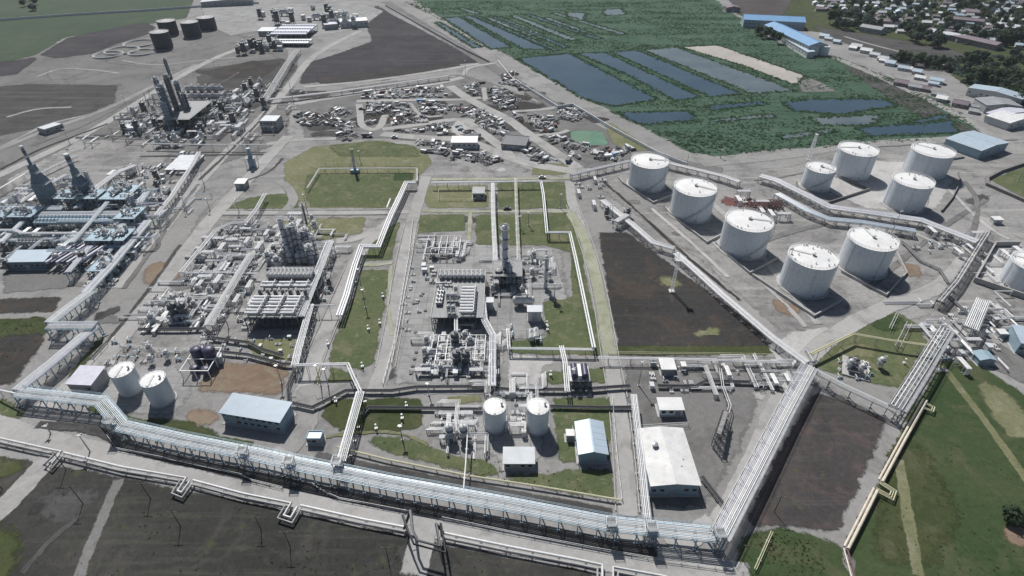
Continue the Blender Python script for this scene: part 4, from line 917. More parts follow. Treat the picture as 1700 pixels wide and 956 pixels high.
pipeline('cream pipeline at the border of the green field, upper stretch', [(1536, 664, 1.5), (1500, 728, 1.5), (1462, 798, 1.5)], .42, ['cream', 'cream'], None, 7, 2, 1.0, 'rust')
pipeline('dark expansion loop standing out from the cream pipeline', [(1461, 800, 1.4), (1484, 815, 1.4), (1480, 826, 1.4), (1454, 812, 1.4)], .2, 'yellow', None, 5, 3, .6, 'steel_dark')
pipeline('cream pipeline at the border of the green field, lower stretch', [(1454, 812, 1.5), (1430, 860, 1.5), (1405, 909, 1.5)], .42, ['cream', 'cream'], None, 7, 2, 1.0, 'rust')
pipeline('thin rusty pipe pair running off the bottom beside the green field', [(1404, 911, 1.2), (1412, 940, 1.2), (1424, 985, 1.2)], .25, ['rust', 'cream'], None, 7, 2, .9, 'rust')
pipeline('small dark loop beside the open ladder-like rack', [(1530, 666, 1.4), (1550, 676, 1.4), (1548, 682, 1.4), (1526, 674, 1.4)], .2, 'yellow', None, 5, 2, .6, 'steel_dark')
pipeline('thin yellowish rail across the grass in the lower right corner', [(1254, 945, 1.2), (1282, 882, 1.2)], .12, 'yellow', None, 5, 2, .5)

# ---- lattice gates over the road crossings of the front rack
def lattice(mb, x, y, z0, z1, w, w2=None, step=1.6, th=.12):
    w2 = w2 or w; n = max(2, int((z1-z0)/step)); cs = ((-1, -1), (1, -1), (1, 1), (-1, 1))
    P_ = lambda i, c: Vector((x+c[0]*(w+(w2-w)*i/n)/2, y+c[1]*(w+(w2-w)*i/n)/2, z0+(z1-z0)*i/n))
    for i in range(n):
        for k in range(4):
            mb.bar(P_(i, cs[k]), P_(i+1, cs[k]), th); mb.bar(P_(i+1, cs[k]), P_(i+1, cs[(k+1) % 4]), th*.6)
            mb.bar(P_(i, cs[k]), P_(i+1, cs[(k+1) % 4]), th*.5)
    return mb
for (x, y, lb) in [(412, 757, 'pale lattice tower at the left of the road crossing under the blue rack'), (488, 774, 'pale lattice tower at the right of the road crossing under the blue rack'),
                   (1010, 876, 'pale lattice tower where the centre road passes under the blue rack'), (1076, 884, 'pale lattice tower at the foot of the warehouse pipe rack'), (1186, 894, 'pale lattice tower at the corner of the front and diagonal racks'),
                   (196, 708, 'pale lattice tower at the left bend of the blue rack'), (566, 775, 'pale lattice tower where the lawn pipe rack meets the blue rack')]:
    b = G(x, y+14); t = thing('lattice_tower', b, lb, 'lattice tower', 'lattice towers along the front rack')
    lattice(MB(), 0, 0, 0, 7.0, 2.2, 2.2, 2.0, .16).build('lattice_frame', 'steel_blue', t, False, True)
    MB().box(0, 0, 7.0, 2.8, 2.8, .12).build('platform', 'grating', t, False, True)
    mb = MB()
    for sx, sy in ((-1, -1), (1, -1), (1, 1), (-1, 1)):
        mb.box(sx*1.3, sy*1.3, 7.1, .08, .08, 1.1)
    for hh in (7.7, 8.2):
        for a, b2 in (((-1.3, -1.3), (1.3, -1.3)), ((1.3, -1.3), (1.3, 1.3)), ((1.3, 1.3), (-1.3, 1.3)), ((-1.3, 1.3), (-1.3, -1.3))): mb.bar((*a, hh), (*b2, hh), .07)
    mb.build('railing', 'ice', t, False, True)

# ================================================================== FENCES
def fence(label, px, h=1.4, spacing=4.0, mat='steel', rails=2, cat='fence', group='fences of the site', panel=None, name='fence'):
    pts = [G(*p) for p in px]; t = thing(name, pts[0], label, cat, group); L = plen(pts); k = min(99, max(2, int(L/spacing)+1)); proto = None
    for i in range(k):
        p, a = walk_path(pts, L*i/(k-1)); off = p-pts[0]
        if proto is None: proto = MB().box(0, 0, 0, .14, .14, h+.1).build('post', mat, t, False, True); proto.location = off; proto.rotation_euler = (0, 0, a)
        else: piece(proto, t, off, a)
    for r_ in range(rails):
        mb = MB(); z = h*(r_+1)/rails
        for i in range(len(pts)-1): mb.bar(pts[i]+Vector((0, 0, z)), pts[i+1]+Vector((0, 0, z)), .09)
        mb.build('rail', mat, t)
    if panel:
        mb = MB()
        for i in range(len(pts)-1): mb.bar(pts[i]+Vector((0, 0, h*.5)), pts[i+1]+Vector((0, 0, h*.5)), .5, h)
        mb.build('panel', panel, t)
    return t
fence('white guard rail along the front road below the blue rack, left part', [(180, 726), (195, 747), (300, 768), (400, 790), (420, 800), (470, 812)], 1.3, 4.2, 'pale')
fence('white guard rail along the front road below the blue rack, middle part', [(520, 806), (545, 822), (565, 830), (680, 852), (672, 850)], 1.3, 4.2, 'pale')
fence('white guard rail along the front road below the blue rack, right part', [(735, 862), (850, 886), (1000, 915), (1100, 932), (1215, 948)], 1.3, 4.2, 'pale')
fence('white perimeter wall beside the marsh, running along the whole far right of the salvage yard', [(826, 103), (850, 132), (926, 180), (950, 176), (1010, 212), (1090, 256), (1142, 276)], 2.2, 6, 'pale', 1, panel='white')
fence('perimeter wall beside the marsh, farthest stretch past the dark purple field', [(640, 10), (700, 44), (760, 78), (812, 104)], 2.0, 8, 'steel', 1, panel='concrete')
fence('long low white wall with gaps across the far green meadow', [(-20, 36), (60, 30), (130, 25), (250, 18), (330, 12), (430, 6)], 2.4, 9, 'white', 1, panel='white')
fence('double rail fence along the middle road, left side of the central unit', [(650, 605), (662, 550), (672, 490), (684, 430), (690, 388)], 1.6, 3.4, 'pale')
fence('outer rail of the fence pair along the central unit', [(636, 640), (655, 570), (668, 490), (680, 420), (686, 366)], 1.5, 3.4, 'pale')
fence('rail fence of the dark soil plot near the centre road', [(1010, 588), (1100, 589), (1200, 590), (1285, 592)], 1.4, 4, 'yellow')
fence('rail fence round the white-roofed warehouse back', [(1063, 712), (1142, 707)], 2, 3, 'pale')
fence('fence inside the substation plot', [(728, 318), (728, 334), (790, 334), (790, 316), (728, 318)], 1.6, 3, 'yellow')
fence('fence at the left side of the blue gabled shed', [(950, 712), (960, 772)], 1.5, 3, 'pale')
fence('tall fence beside the centre road at the shed', [(1016, 660), (1024, 760), (1032, 832)], 1.5, 4, 'pale')
fence('grey fence round the top corner of the brown field yard', [(200, 574), (300, 588), (352, 560)], 1.5, 4, 'pale')
fence('fence beside the purple-grey workshop', [(180, 574), (158, 598), (120, 640)], 1.5, 4, 'pale')

# ================================================================== PROCESS EQUIPMENT
def column(label, base, top, r, mat='lilac', cat='column', group='tall process columns', platforms=4, n=14, name='process_column', cone=None, h=None):
    b = G(*base); h = h or height_of(base, top); t = thing(name, b, label, cat, group)
    prof = [(r*1.15, 0), (r*1.1, h*.10), (r, h*.11), (r, h-r*.6), (r*.75, h-r*.2), (r*.3, h)] if not cone else [(r, 0), (r, h*.35), (r*.45, h*.75), (r*.3, h)]
    MB().lathe(0, 0, prof, n).build('shell', mat, t, True, True)
    for k in range(platforms):
        z = h*(.25+.7*k/max(1, platforms-1)); q = r*(.5 if cone and k else 1)
        MB().lathe(0, 0, [(q+.9, z), (q+.9, z+.12)], n).build('platform', 'grating', t, False, True)
        mb = MB(); mb.ring(0, 0, z+1.1, q+.88, .05, n)
        for j in range(8): mb.box((q+.88)*math.cos(j*.785), (q+.88)*math.sin(j*.785), z, .06, .06, 1.1)
        mb.build('platform_railing', 'pale', t, False, True)
    a = random.uniform(3.6, 5.8)
    ladder(MB(), ((r+.35)*math.cos(a), (r+.35)*math.sin(a), 0), ((r+.35)*math.cos(a), (r+.35)*math.sin(a), h*.95)).build('ladder', 'steel', t, False, True)
    a += 1.2; q = r+.3
    MB().tube([(q*math.cos(a), q*math.sin(a), .5), (q*math.cos(a), q*math.sin(a), h+.5), (.1*math.cos(a), .1*math.sin(a), h+.6), (0, 0, h-.1)], max(.12, r*.16), 6).build('overhead_pipe', 'pale', t, True, True)
    for k in range(3):
        z = h*(.18+.25*k); MB().tube([(0, 0, z), ((r+.6)*math.cos(a+2+k), (r+.6)*math.sin(a+2+k), z)], .14, 6).build('nozzle', mat, t, False, True)
    return t
def frame(label, x0, y0, x1, y1, nx, ny, zs, mat='steel', floors=(), cat='steel structure', group='open steel structures', name='steel_structure', brace=True, rail=True, deck='grating'):
    """open steel frame between world corners; zs = level heights"""
    t = thing(name, ((x0+x1)/2, (y0+y1)/2, 0), label, cat, group); X, Y = (x1-x0)/2, (y1-y0)/2
    xs = np.linspace(-X, X, nx+1); ys = np.linspace(-Y, Y, ny+1); pr = None
    for a in xs:
        for b in ys:
            if pr is None: pr = MB().box(0, 0, 0, .26, .26, zs[-1]).build('column', mat, t, False, True); pr.location = (a, b, 0)
            else: piece(pr, t, (a, b, 0))
    for lv, z in enumerate(zs):
        mb = MB()
        for b in ys: mb.bar((-X-.1, b, z-.15), (X+.1, b, z-.15), .2, .28)
        for a in xs: mb.bar((a, -Y-.1, z-.17), (a, Y+.1, z-.17), .2, .26)
        mb.build('floor_beams', mat, t, False, True)
        if lv in floors:
            MB().box(0, 0, z, 2*X+.4, 2*Y+.4, .08).build('floor', deck, t, False, True)
            if rail:
                mb = MB(); cs = [(-X-.2, -Y-.2), (X+.2, -Y-.2), (X+.2, Y+.2), (-X-.2, Y+.2)]
                for i in range(4):
                    p, q = cs[i], cs[(i+1) % 4]
                    for hh in (.6, 1.1): mb.bar((*p, z+hh), (*q, z+hh), .06)
                    m_ = max(2, int(math.dist(p, q)/1.8))
                    for k in range(m_): mb.box(p[0]+(q[0]-p[0])*k/m_, p[1]+(q[1]-p[1])*k/m_, z, .06, .06, 1.1)
                mb.build('railing', 'pale', t, False, True)
    if brace:
        mb = MB(); zz = [0]+list(zs)
        for lv in range(len(zs)):
            for i in range(0, nx, 2): mb.bar((xs[i], -Y, zz[lv]), (xs[i+1], -Y, zz[lv+1]-.2), .12); mb.bar((xs[i], Y, zz[lv]), (xs[i+1], Y, zz[lv+1]-.2), .12)
        mb.build('bracing', mat, t, False, True)
    return t
# --- prototypes of the small repeated equipment (built at the origin, then copied)
PROTO = {}
def proto(name, cat): 
    t = thing(name, (0, -400, 0), None, cat); PROTO[name] = t; return t
t = proto('pump_set', 'pump')
MB().box(0, 0, 0, 3.0, 1.1, .35).build('base_plate', 'concrete', t, False, True)
MB().drum((-.2, 0, .95), (1.1, 0, .95), .42, 10).build('motor', 'steel_blue', t, True, True)
MB().drum((-1.1, -.25, .9), (-1.1, .25, .9), .5, 10).build('casing', 'pale', t, True, True)
MB().tube([(-1.1, 0, 1.3), (-1.1, 0, 2.2), (-1.1, 2.0, 2.2), (-1.1, 2.0, .3)], .14).build('discharge_pipe', 'white', t, True, True)
t = proto('horizontal_drum', 'drum')
MB().drum((-2.6, 0, 2.2), (2.6, 0, 2.2), 1.05, 14).build('shell', 'pale', t, True, True)
sd_ = MB().box(-1.7, 0, 0, .5, 1.7, 1.6).build('saddle', 'concrete', t, False, True); piece(sd_, t, (3.4, 0, 0))
MB().tube([(.8, 0, 3.1), (.8, 0, 4.0), (.8, 1.8, 4.0), (.8, 1.8, .2)], .13).build('outlet_pipe', 'white', t, True, True)
MB().box(0, 0, 3.3, 4.6, .9, .06).build('walkway', 'grating', t, False, True)
t = proto('vertical_vessel', 'vessel')
MB().lathe(0, 0, [(.35, 1.1), (1.0, 1.5), (1.1, 1.8), (1.1, 5.2), (.9, 5.6), (.3, 5.9)], 14).build('shell', 'pale', t, True, True)
lg = MB().box(.85, .85, 0, .16, .16, 1.9).build('leg', 'steel', t, False, True)
for q in ((-1.7, 0, 0), (0, -1.7, 0), (-1.7, -1.7, 0)): piece(lg, t, q)
MB().tube([(0, 0, 5.8), (0, 0, 6.6), (1.5, 0, 6.6), (1.5, 0, .3)], .13).build('outlet_pipe', 'white', t, True, True)
MB().lathe(0, 0, [(1.8, 4.2), (1.8, 4.3)], 12).build('platform', 'grating', t, False, True)
t = proto('heat_exchanger', 'heat exchanger')
MB().drum((-3.0, 0, 1.6), (2.3, 0, 1.6), .55, 12, .2).build('shell', 'white', t, True, True)
MB().drum((2.35, 0, 1.6), (3.0, 0, 1.6), .7, 12, .25).build('channel_head', 'steel', t, True, True)
sd_ = MB().box(-1.8, 0, 0, .4, .9, 1.2).build('saddle', 'concrete', t, False, True); piece(sd_, t, (3.2, 0, 0))
MB().tube([(2.6, 0, 2.1), (2.6, 0, 3.2), (2.6, -1.4, 3.2)], .14).build('nozzle_pipe', 'white', t, True, True)
t = proto('valve_manifold', 'valve manifold')
mb = MB()
for k in range(4): mb.tube([(-2.2, -.9+k*.6, .2), (-2.2, -.9+k*.6, 1.1), (2.2, -.9+k*.6, 1.1), (2.2, -.9+k*.6, .2)], .12)
mb.build('pipework', 'white', t, True, True)
mb = MB()
for k in range(4): mb.box(-.8+.5*(k % 2), -.9+k*.6, 1.1, .35, .3, .8)
mb.build('valves', 'steel_dark', t, False, True)
sd_ = MB().box(-1.4, 0, 0, .15, 2.3, .95).build('support', 'steel', t, False, True); piece(sd_, t, (2.8, 0, 0))
t = proto('equipment_cabinet', 'cabinet')
MB().box(0, 0, .25, 2.4, 1.6, 2.2).build('body', 'wall_pale', t, False, True)
MB().box(0, 0, 2.45, 2.8, 2.0, .15).build('roof', 'roof_pale', t, False, True)
MB().box(0, -.82, .35, .9, .06, 1.9).build('door', 'steel', t, False, True)
MB().box(0, 0, 0, 2.6, 1.8, .25).build('plinth', 'concrete', t, False, True)
t = proto('pipe_stand', 'pipe stand')
fr_ = MB().box(-1.9, 0, 0, .2, 2.4, .2); fr_.box(-1.9, -1.1, 0, .2, .2, 3.4).box(-1.9, 1.1, 0, .2, .2, 3.4).box(-1.9, 0, 3.2, .22, 2.6, .22)
f1 = fr_.build('portal', 'steel', t, False, True); piece(f1, t, (3.8, 0, 0))
p1_ = MB().tube([(-3.2, -.8, .2), (-3.2, -.8, 3.6), (3.2, -.8, 3.6), (3.2, -.8, .2)], .16).build('pipe', 'white', t, True, True)
piece(p1_, t, (0, .55, 0)); piece(p1_, t, (0, 1.1, 0)); piece(p1_, t, (0, 1.6, 0))
t = proto('dark_drum', 'drum')
MB().lathe(0, 0, [(.4, .9), (1.2, 1.2), (1.35, 1.6), (1.35, 5.6), (1.2, 6.0), (.3, 6.3)], 16).build('shell', 'steel_dark', t, True, True)
lg = MB().box(.95, .95, 0, .2, .2, 1.8).build('leg', 'steel_dark', t, False, True)
for q in ((-1.9, 0, 0), (0, -1.9, 0), (-1.9, -1.9, 0)): piece(lg, t, q)
MB().lathe(0, 0, [(2.1, 4.6), (2.1, 4.72)], 12).build('platform', 'grating', t, False, True)
MB().tube([(0, 0, 6.2), (0, 0, 7.0), (1.9, 0, 7.0), (1.9, 0, .3)], .16).build('outlet_pipe', 'pale', t, True, True)
for p_ in PROTO.values(): learn(p_)
WHAT = {'pump_set': 'small pump with blue-grey motor', 'horizontal_drum': 'pale horizontal drum on saddles', 'vertical_vessel': 'pale upright vessel on legs', 'heat_exchanger': 'white tubular heat exchanger',
        'valve_manifold': 'low manifold of white pipes', 'equipment_cabinet': 'pale box cabinet', 'pipe_stand': 'white pipes on a portal stand', 'dark_drum': 'dark upright drum with platform'}
GRP = {'pump_set': 'pumps of the process units', 'horizontal_drum': 'horizontal drums', 'vertical_vessel': 'upright vessels', 'heat_exchanger': 'heat exchangers', 'valve_manifold': 'valve manifolds',
       'equipment_cabinet': 'equipment cabinets', 'pipe_stand': 'pipe stands', 'dark_drum': 'dark upright drums'}
USED = set()
def put(kind, px=None, rz=0.0, sc=1.0, z=0.0, loc=None, what=None):
    p = loc or G(px[0], px[1]); p = Vector((p[0], p[1], z))
    o = copy_tree(PROTO[kind], p, rz, sc)
    return reg(o, what or WHAT[kind], PROTO[kind]['category'], GRP[kind], p)
TAKEN = []
def fill(px, n, kinds, seed, sc=(0.8, 1.15), gap=4.2, rzs=(0, math.pi/2)):
    """equipment standing about inside a photo quad, kept apart"""
    rnd = random.Random(seed); P = [G(*p) for p in px]; c = 0; tries = 0; n = int(n*1.35); gap *= .82
    def inside(x, y):
        r = False
        for i in range(len(P)):
            a, b = P[i], P[i-1]
            if (a.y > y) != (b.y > y) and x < (b.x-a.x)*(y-a.y)/(b.y-a.y)+a.x: r = not r
        return r
    x0, x1 = min(p.x for p in P), max(p.x for p in P); y0, y1 = min(p.y for p in P), max(p.y for p in P)
    while c < n and tries < n*60:
        tries += 1; x, y = rnd.uniform(x0, x1), rnd.uniform(y0, y1)
        if not inside(x, y) or any((x-a)**2+(y-b)**2 < gap*gap for a, b in TAKEN): continue
        TAKEN.append((x, y)); put(rnd.choice(kinds), None, rnd.choice(rzs), rnd.uniform(*sc), 0, (x, y, 0)); c += 1
def runs(px, n, seed, label_what, zr=(.4, 2.6), mats=('white', 'pale', 'white', 'steel')):
    """short axis-aligned runs of service pipes between the equipment"""
    rnd = random.Random(seed); P = [G(*p) for p in px]
    x0, x1 = min(p.x for p in P), max(p.x for p in P); y0, y1 = min(p.y for p in P), max(p.y for p in P)
    for k in range(n):
        x, y = rnd.uniform(x0, x1), rnd.uniform(y0, y1); z = rnd.uniform(*zr); L = rnd.uniform(4, 16); M = rnd.uniform(-9, 9); q = rnd.randint(2, 5)
        t = thing('service_pipes', (x, y, 0)); alongx = rnd.random() < .55
        for j in range(q):
            d = j*.45; r = rnd.uniform(.09, .17)
            if alongx: pts = [(-L/2, d, .1), (-L/2, d, z), (L/2+d, d, z), (L/2+d, M+d, z), (L/2+d, M+d, .1)]
            else: pts = [(d, -L/2, .1), (d, -L/2, z), (d, L/2+d, z), (M+d, L/2+d, z), (M+d, L/2+d, .1)]
            MB().tube(pts, r, 5).build('pipe', rnd.choice(mats), t, True, True)
        reg(t, label_what, 'service pipes', 'low service pipe runs', Vector((x, y, 0)))
def cooler_bank(label, x0, y0, x1, y1, z, nf, rows=1, mat='steel', ring='white', name='fin_fan_cooler'):
    t = thing(name, ((x0+x1)/2, (y0+y1)/2, 0), label, 'air cooler', 'fin-fan coolers'); X, Y = (x1-x0)/2, (y1-y0)/2
    MB().box(0, 0, z-1.2, 2*X, 2*Y, 1.1).build('bundle', mat, t, False, True)
    lg = None
    for a in np.linspace(-X+.2, X-.2, max(2, nf//2+1)):
        for b in (-Y+.2, Y-.2):
            if lg is None: lg = MB().box(0, 0, 0, .3, .3, z-1.1).build('leg', mat, t, False, True); lg.location = (a, b, 0)
            else: piece(lg, t, (a, b, 0))
    fr = None; w = 2*X/nf; d = 2*Y/rows; q = min(w, d)*.44
    for i in range(nf):
        for j in range(rows):
            l = (-X+w*(i+.5), -Y+d*(j+.5), z-.1)
            if fr is None:
                mb = MB(); mb.lathe(0, 0, [(q, 0), (q, .7), (q*.9, .7), (q*.9, .15), (q*.88, .1)], 14); mb.f = mb.f[:-1]
                fr = mb.build('fan_ring', ring, t, True, True); fr.location = l
                mb = MB(); mb.lathe(0, 0, [(q*.9, 0), (q*.9, .05)], 12); mb.box(0, 0, .1, q*1.6, .3, .06); mb.box(0, 0, .1, .3, q*1.6, .06)
                fan = mb.build('fan', 'black', fr, False, True); fan.location = (0, 0, .12)
            else: c = piece(fr, t, l); piece(fan, c, (0, 0, .12))
    return t
def W(px, py, z=0): p = G(px, py, z); return p.x, p.y

# ---- central unit: two-storey structure with drums on its deck
x0, yb = W(718, 546); x1, _ = W(802, 546); yt = W(760, 448, 6)[1]
frame('open steel structure of the central unit, dark front and crowded pale deck', x0, yb, x1, yt, 8, 10, [3.0, 6.0], 'steel_dark', (1,))
def deck_row(kind, xa, xb, y, n, z, rz, sc, what):
    for i in range(n): put(kind, None, rz, sc, z, (xa+(xb-xa)*(i+.5)/n, y, z), what)
deck_row('horizontal_drum', x0+.5, x1-.5, W(0, 460, 6)[1], 10, 6.1, math.pi/2, .85, 'white drum in the row along the back of the structure deck')
deck_row('heat_exchanger', x0+1, x0+5, W(0, 474, 6)[1], 2, 6.1, 0, .8, 'white exchanger on the structure deck')
cooler_bank('louvred cooler on the left of the central structure deck', *W(724, 508, 6), *W(738, 482, 6), 8.0, 2, 4, 'steel', 'pale')
for i in range(9):
    y = W(0, 523-i*5.0, 6)[1]
    put('heat_exchanger', None, 0, 1.0, 6.1, (W(778, 500, 6)[0], y, 6.1), 'long white exchanger in the ladder-like stack on the structure deck')
for px in ((744, 500), (751, 500), (757, 500), (745, 520), (753, 520), (757, 488)):
    put('vertical_vessel', None, 0, .7, 6.1, (*W(*px, 6), 6.1), 'pale upright vessel in the middle of the structure deck')
pipe_rack('pale pipe rack along the right side of the central structure', [(798, 452), (801, 500), (804, 530), (818, 556), (817, 640)], 5.5, 2.2, 4, (.14, .26), 4.5, ['white', 'pale', 'lilac'], 'steel', 1, seed=50)
pipeline('white pipe descending from the dark front of the central structure', [(757, 528, 6), (757, 552, 4), (757, 560, 4)], .35, 'white', None, 4, 2, .9)
# central unit, upper manifold block
x0, yb = W(706, 432); x1, _ = W(762, 432); yt = W(735, 402)[1]
frame('low steel frame with white pipework at the top of the central unit', x0, yb, x1, yt, 5, 3, [3.6], 'steel', (), rail=False)
fill([(706, 430), (764, 430), (762, 402), (706, 402)], 11, ['vertical_vessel', 'valve_manifold', 'pump_set', 'pipe_stand'], 11, (.6, .9), 3.6)
runs([(706, 428), (770, 428), (764, 404), (706, 404)], 17, 12, 'white service pipes at the top of the central unit')
fill([(700, 470), (722, 470), (722, 445), (700, 445)], 5, ['valve_manifold', 'pump_set', 'equipment_cabinet'], 13, (.7, 1), 4)
# central unit, lower pump yard
x0, yb = W(703, 624); x1, _ = W(800, 624); yt = W(750, 566)[1]
frame('low open frame over the pump yard of the central unit', x0+4, yb+5, x0+22, yt, 5, 4, [3.2], 'steel', (), rail=False)
for px in ((759, 606), (774, 606), (756, 575)): put('dark_drum', px, .3, 1.15, what='dark upright drum with platform in the pump yard')
fill([(702, 624), (802, 624), (800, 566), (706, 566)], 30, ['pump_set', 'vertical_vessel', 'valve_manifold', 'horizontal_drum', 'pipe_stand', 'equipment_cabinet'], 14, (.6, .95), 3.3)
runs([(702, 624), (802, 624), (800, 566), (706, 566)], 30, 15, 'white service pipes in the pump yard')
wall('kerb_wall', 'dark kerb along the front of the central pump yard', [(696, 626), (801, 626)], .7, .4, 'concrete_dark', 'kerb wall')
wall('kerb_wall', 'dark kerb in front of the upper manifold block', [(712, 430), (742, 430)], .9, .4, 'concrete_dark', 'kerb wall')
# column cluster right of the centre
column('slender lilac-white column, tallest of the central unit', (838, 464), 374, 1.15, 'lilac', platforms=5)
column('short blue-grey column at the foot of the tallest central one', (846, 470), 438, 1.3, 'steel_blue', platforms=2)
column('short pale column just left of the tallest central one', (828, 470), 446, .9, 'white', platforms=2)
column('thin pale column standing alone at the east edge of the central unit', (905, 478), 424, .7, 'pale', platforms=3)
x0, yb = W(818, 478); x1, _ = W(866, 478); yt = W(840, 452)[1]
frame('small steel structure round the foot of the tallest central column', x0, yb, x1, yt, 4, 3, [3.2, 6.4], 'steel', (0, 1))
fill([(815, 492), (870, 492), (870, 446), (815, 446)], 14, ['vertical_vessel', 'pump_set', 'valve_manifold', 'dark_drum'], 16, (.6, .9), 3)
runs([(810, 500), (900, 500), (905, 420), (815, 420)], 23, 17, 'white service pipes beside the tallest central column')
put('horizontal_drum', (869, 508), 0, 1.55, what='big grey horizontal drum east of the central structure')
put('horizontal_drum', (869, 498), 0, 1.0, what='smaller drum behind the big grey horizontal one')
for px in ((882, 562), (890, 560)): put('horizontal_drum', px, math.pi/2, 1.0, what='white drum pointing down beside the green plot')
for px in ((843, 552), (851, 556), (849, 544), (898, 566)): put('pump_set', px, 1.57, 1.1)
put('equipment_cabinet', (887, 530), 0, 2.2, what='large pale cabinet beside the green plot')
put('equipment_cabinet', (810, 512), 0, 1.8, what='blue-shaded cabinet at the right of the central structure')
fill([(872, 470), (915, 470), (912, 430), (875, 430)], 6, ['valve_manifold', 'pump_set', 'vertical_vessel'], 18, (.7, 1), 4)
fill([(820, 600), (832, 640), (830, 650), (815, 650)], 3, ['valve_manifold', 'equipment_cabinet'], 19, (.6, .9), 4)
fill([(662, 560), (700, 560), (700, 440), (680, 440)], 9, ['valve_manifold', 'pump_set'], 20, (.5, .7), 5)
# cooler house by the centre road, tank pumps
t = thing('cooling_unit', G(960, 634), 'open unit with two long dark drums beside the centre road', 'cooling unit', None)
for i in range(3):
    for j in range(2): MB().box(-3.2+i*3.2, -3.4+j*6.8, 0, .28, .28, 4.2).build('column', 'steel', t, False, True)
MB().box(0, 0, 4.1, 7.2, 7.6, .25).build('deck', 'steel', t, False, True)
for sx in (-1.9, 1.9): MB().drum((sx, -2.6, 5.5), (sx, 3.0, 5.5), 1.15, 16).build('dark_drum', 'navy', t, True, True)
MB().box(0, .2, 4.35, 1.2, 6, 1.6).build('duct', 'white', t, False, True)
for sx in (-2.4, 0, 2.4): MB().drum((sx, -6.2, 1.2), (sx, -3.6, 1.2), .85, 12).build('receiver', 'steel_dark', t, True, True)
MB().box(0, -5, 0, 8, 5, .25).build('slab', 'concrete', t, False, True)
for px, s_ in (((747, 728), 1.0), ((770, 728), 1.0)): put('vertical_vessel', px, 0, s_*1.15, what='white upright vessel of the pump station left of the two tall tanks')
fill([(738, 735), (782, 735), (782, 690), (740, 690)], 9, ['pump_set', 'valve_manifold', 'pipe_stand'], 21, (.6, .9), 3.3)
runs([(738, 735), (790, 735), (786, 690), (740, 690)], 10, 22, 'white service pipes at the pump station')
wall('kerb_wall', 'dark kerb of the pump station left of the two tall tanks', [(735, 727), (783, 728)], .6, .4, 'concrete_dark', 'kerb wall')
fill([(846, 725), (872, 725), (870, 655), (846, 655)], 8, ['valve_manifold', 'pump_set', 'pipe_stand'], 23, (.6, .9), 3.4)
runs([(800, 665), (905, 665), (905, 648), (800, 648)], 10, 24, 'white service pipes behind the two tall white tanks')

# ---- left process structure (columns, drums, decks)
x0, yb = W(412, 547); x1, _ = W(498, 547); yt = W(470, 446, 6)[1]
frame('open steel structure of the left unit, dark blue front and striped deck', x0, yb, x1, yt, 9, 11, [3.0, 6.0], 'steel_dark', (1,))
deck_row('horizontal_drum', x0+.5, x1-1, W(0, 459, 6)[1], 11, 6.1, math.pi/2, .95, 'pale drum in the long row on the left structure deck')
for i, yy in enumerate((474, 480, 498, 503, 508, 514, 520, 525)):
    for sx in (-7, 0, 7):
        put('heat_exchanger', None, 0, 1.0, 6.1, ((x0+x1)/2+sx, W(0, yy, 6)[1], 6.1), 'white exchanger in the striped rows on the left structure deck')
for i in range(7): put('dark_drum', None, 0, .55, 6.1, (x0+2+i*3.1, W(0, 492, 6)[1], 6.1), 'dark upright drum in the row across the left structure deck')
for i, (bx, by, tp, r, mt) in enumerate([(483, 434, 362, 1.0, 'lilac'), (491, 432, 376, 1.2, 'lilac'), (499, 430, 370, 1.3, 'white'), (507, 433, 384, 1.2, 'lilac'), (516, 430, 378, 1.5, 'lilac'), (525, 432, 388, 1.2, 'white'), (478, 430, 396, .9, 'pale'), (521, 446, 405, 1.1, 'lilac')]):
    column(['thinnest and tallest lilac column, left end of the column cluster', 'second column from the left in the lilac cluster', 'white column, third in the lilac cluster', 'fourth, shorter column of the lilac cluster',
            'broadest lilac column of the cluster', 'white column at the right end of the lilac cluster', 'short pale column at the left foot of the lilac cluster', 'short lilac column in front of the cluster\'s right end'][i], (bx, by), tp, r, mt, platforms=5)
column('dark thin stack behind the lilac column cluster', (511, 378), 338, .55, 'steel_dark', 'stack', 'dark stacks and flares', 2)
column('grey cone-topped vessel left of the lilac column cluster', (470, 434), 418, 3.0, 'pale', 'cone vessel', None, 1, 18, 'cone_vessel', True)
for px in ((485, 440), (499, 441), (508, 440), (456, 440), (463, 446), (449, 438)): put('vertical_vessel', px, 0, 1.2)
fill([(440, 446), (535, 446), (535, 420), (442, 420)], 16, ['vertical_vessel', 'pump_set', 'dark_drum', 'valve_manifold', 'pipe_stand'], 25, (.7, 1.1), 3.6)
fill([(395, 430), (445, 430), (455, 370), (400, 380)], 10, ['pipe_stand', 'valve_manifold', 'pump_set'], 26, (.8, 1.1), 5)
fill([(470, 398), (530, 398), (530, 358), (478, 362)], 8, ['pipe_stand', 'vertical_vessel', 'valve_manifold'], 27, (.8, 1.1), 5)
runs([(400, 446), (545, 446), (545, 380), (400, 380)], 37, 28, 'white service pipes round the lilac column cluster')
fill([(528, 440), (552, 470), (540, 500), (520, 500)], 7, ['dark_drum', 'pump_set', 'horizontal_drum'], 29, (.7, 1), 4)
fill([(385, 545), (412, 545), (430, 460), (405, 460)], 9, ['valve_manifold', 'pump_set', 'pipe_stand'], 30, (.7, 1), 4)
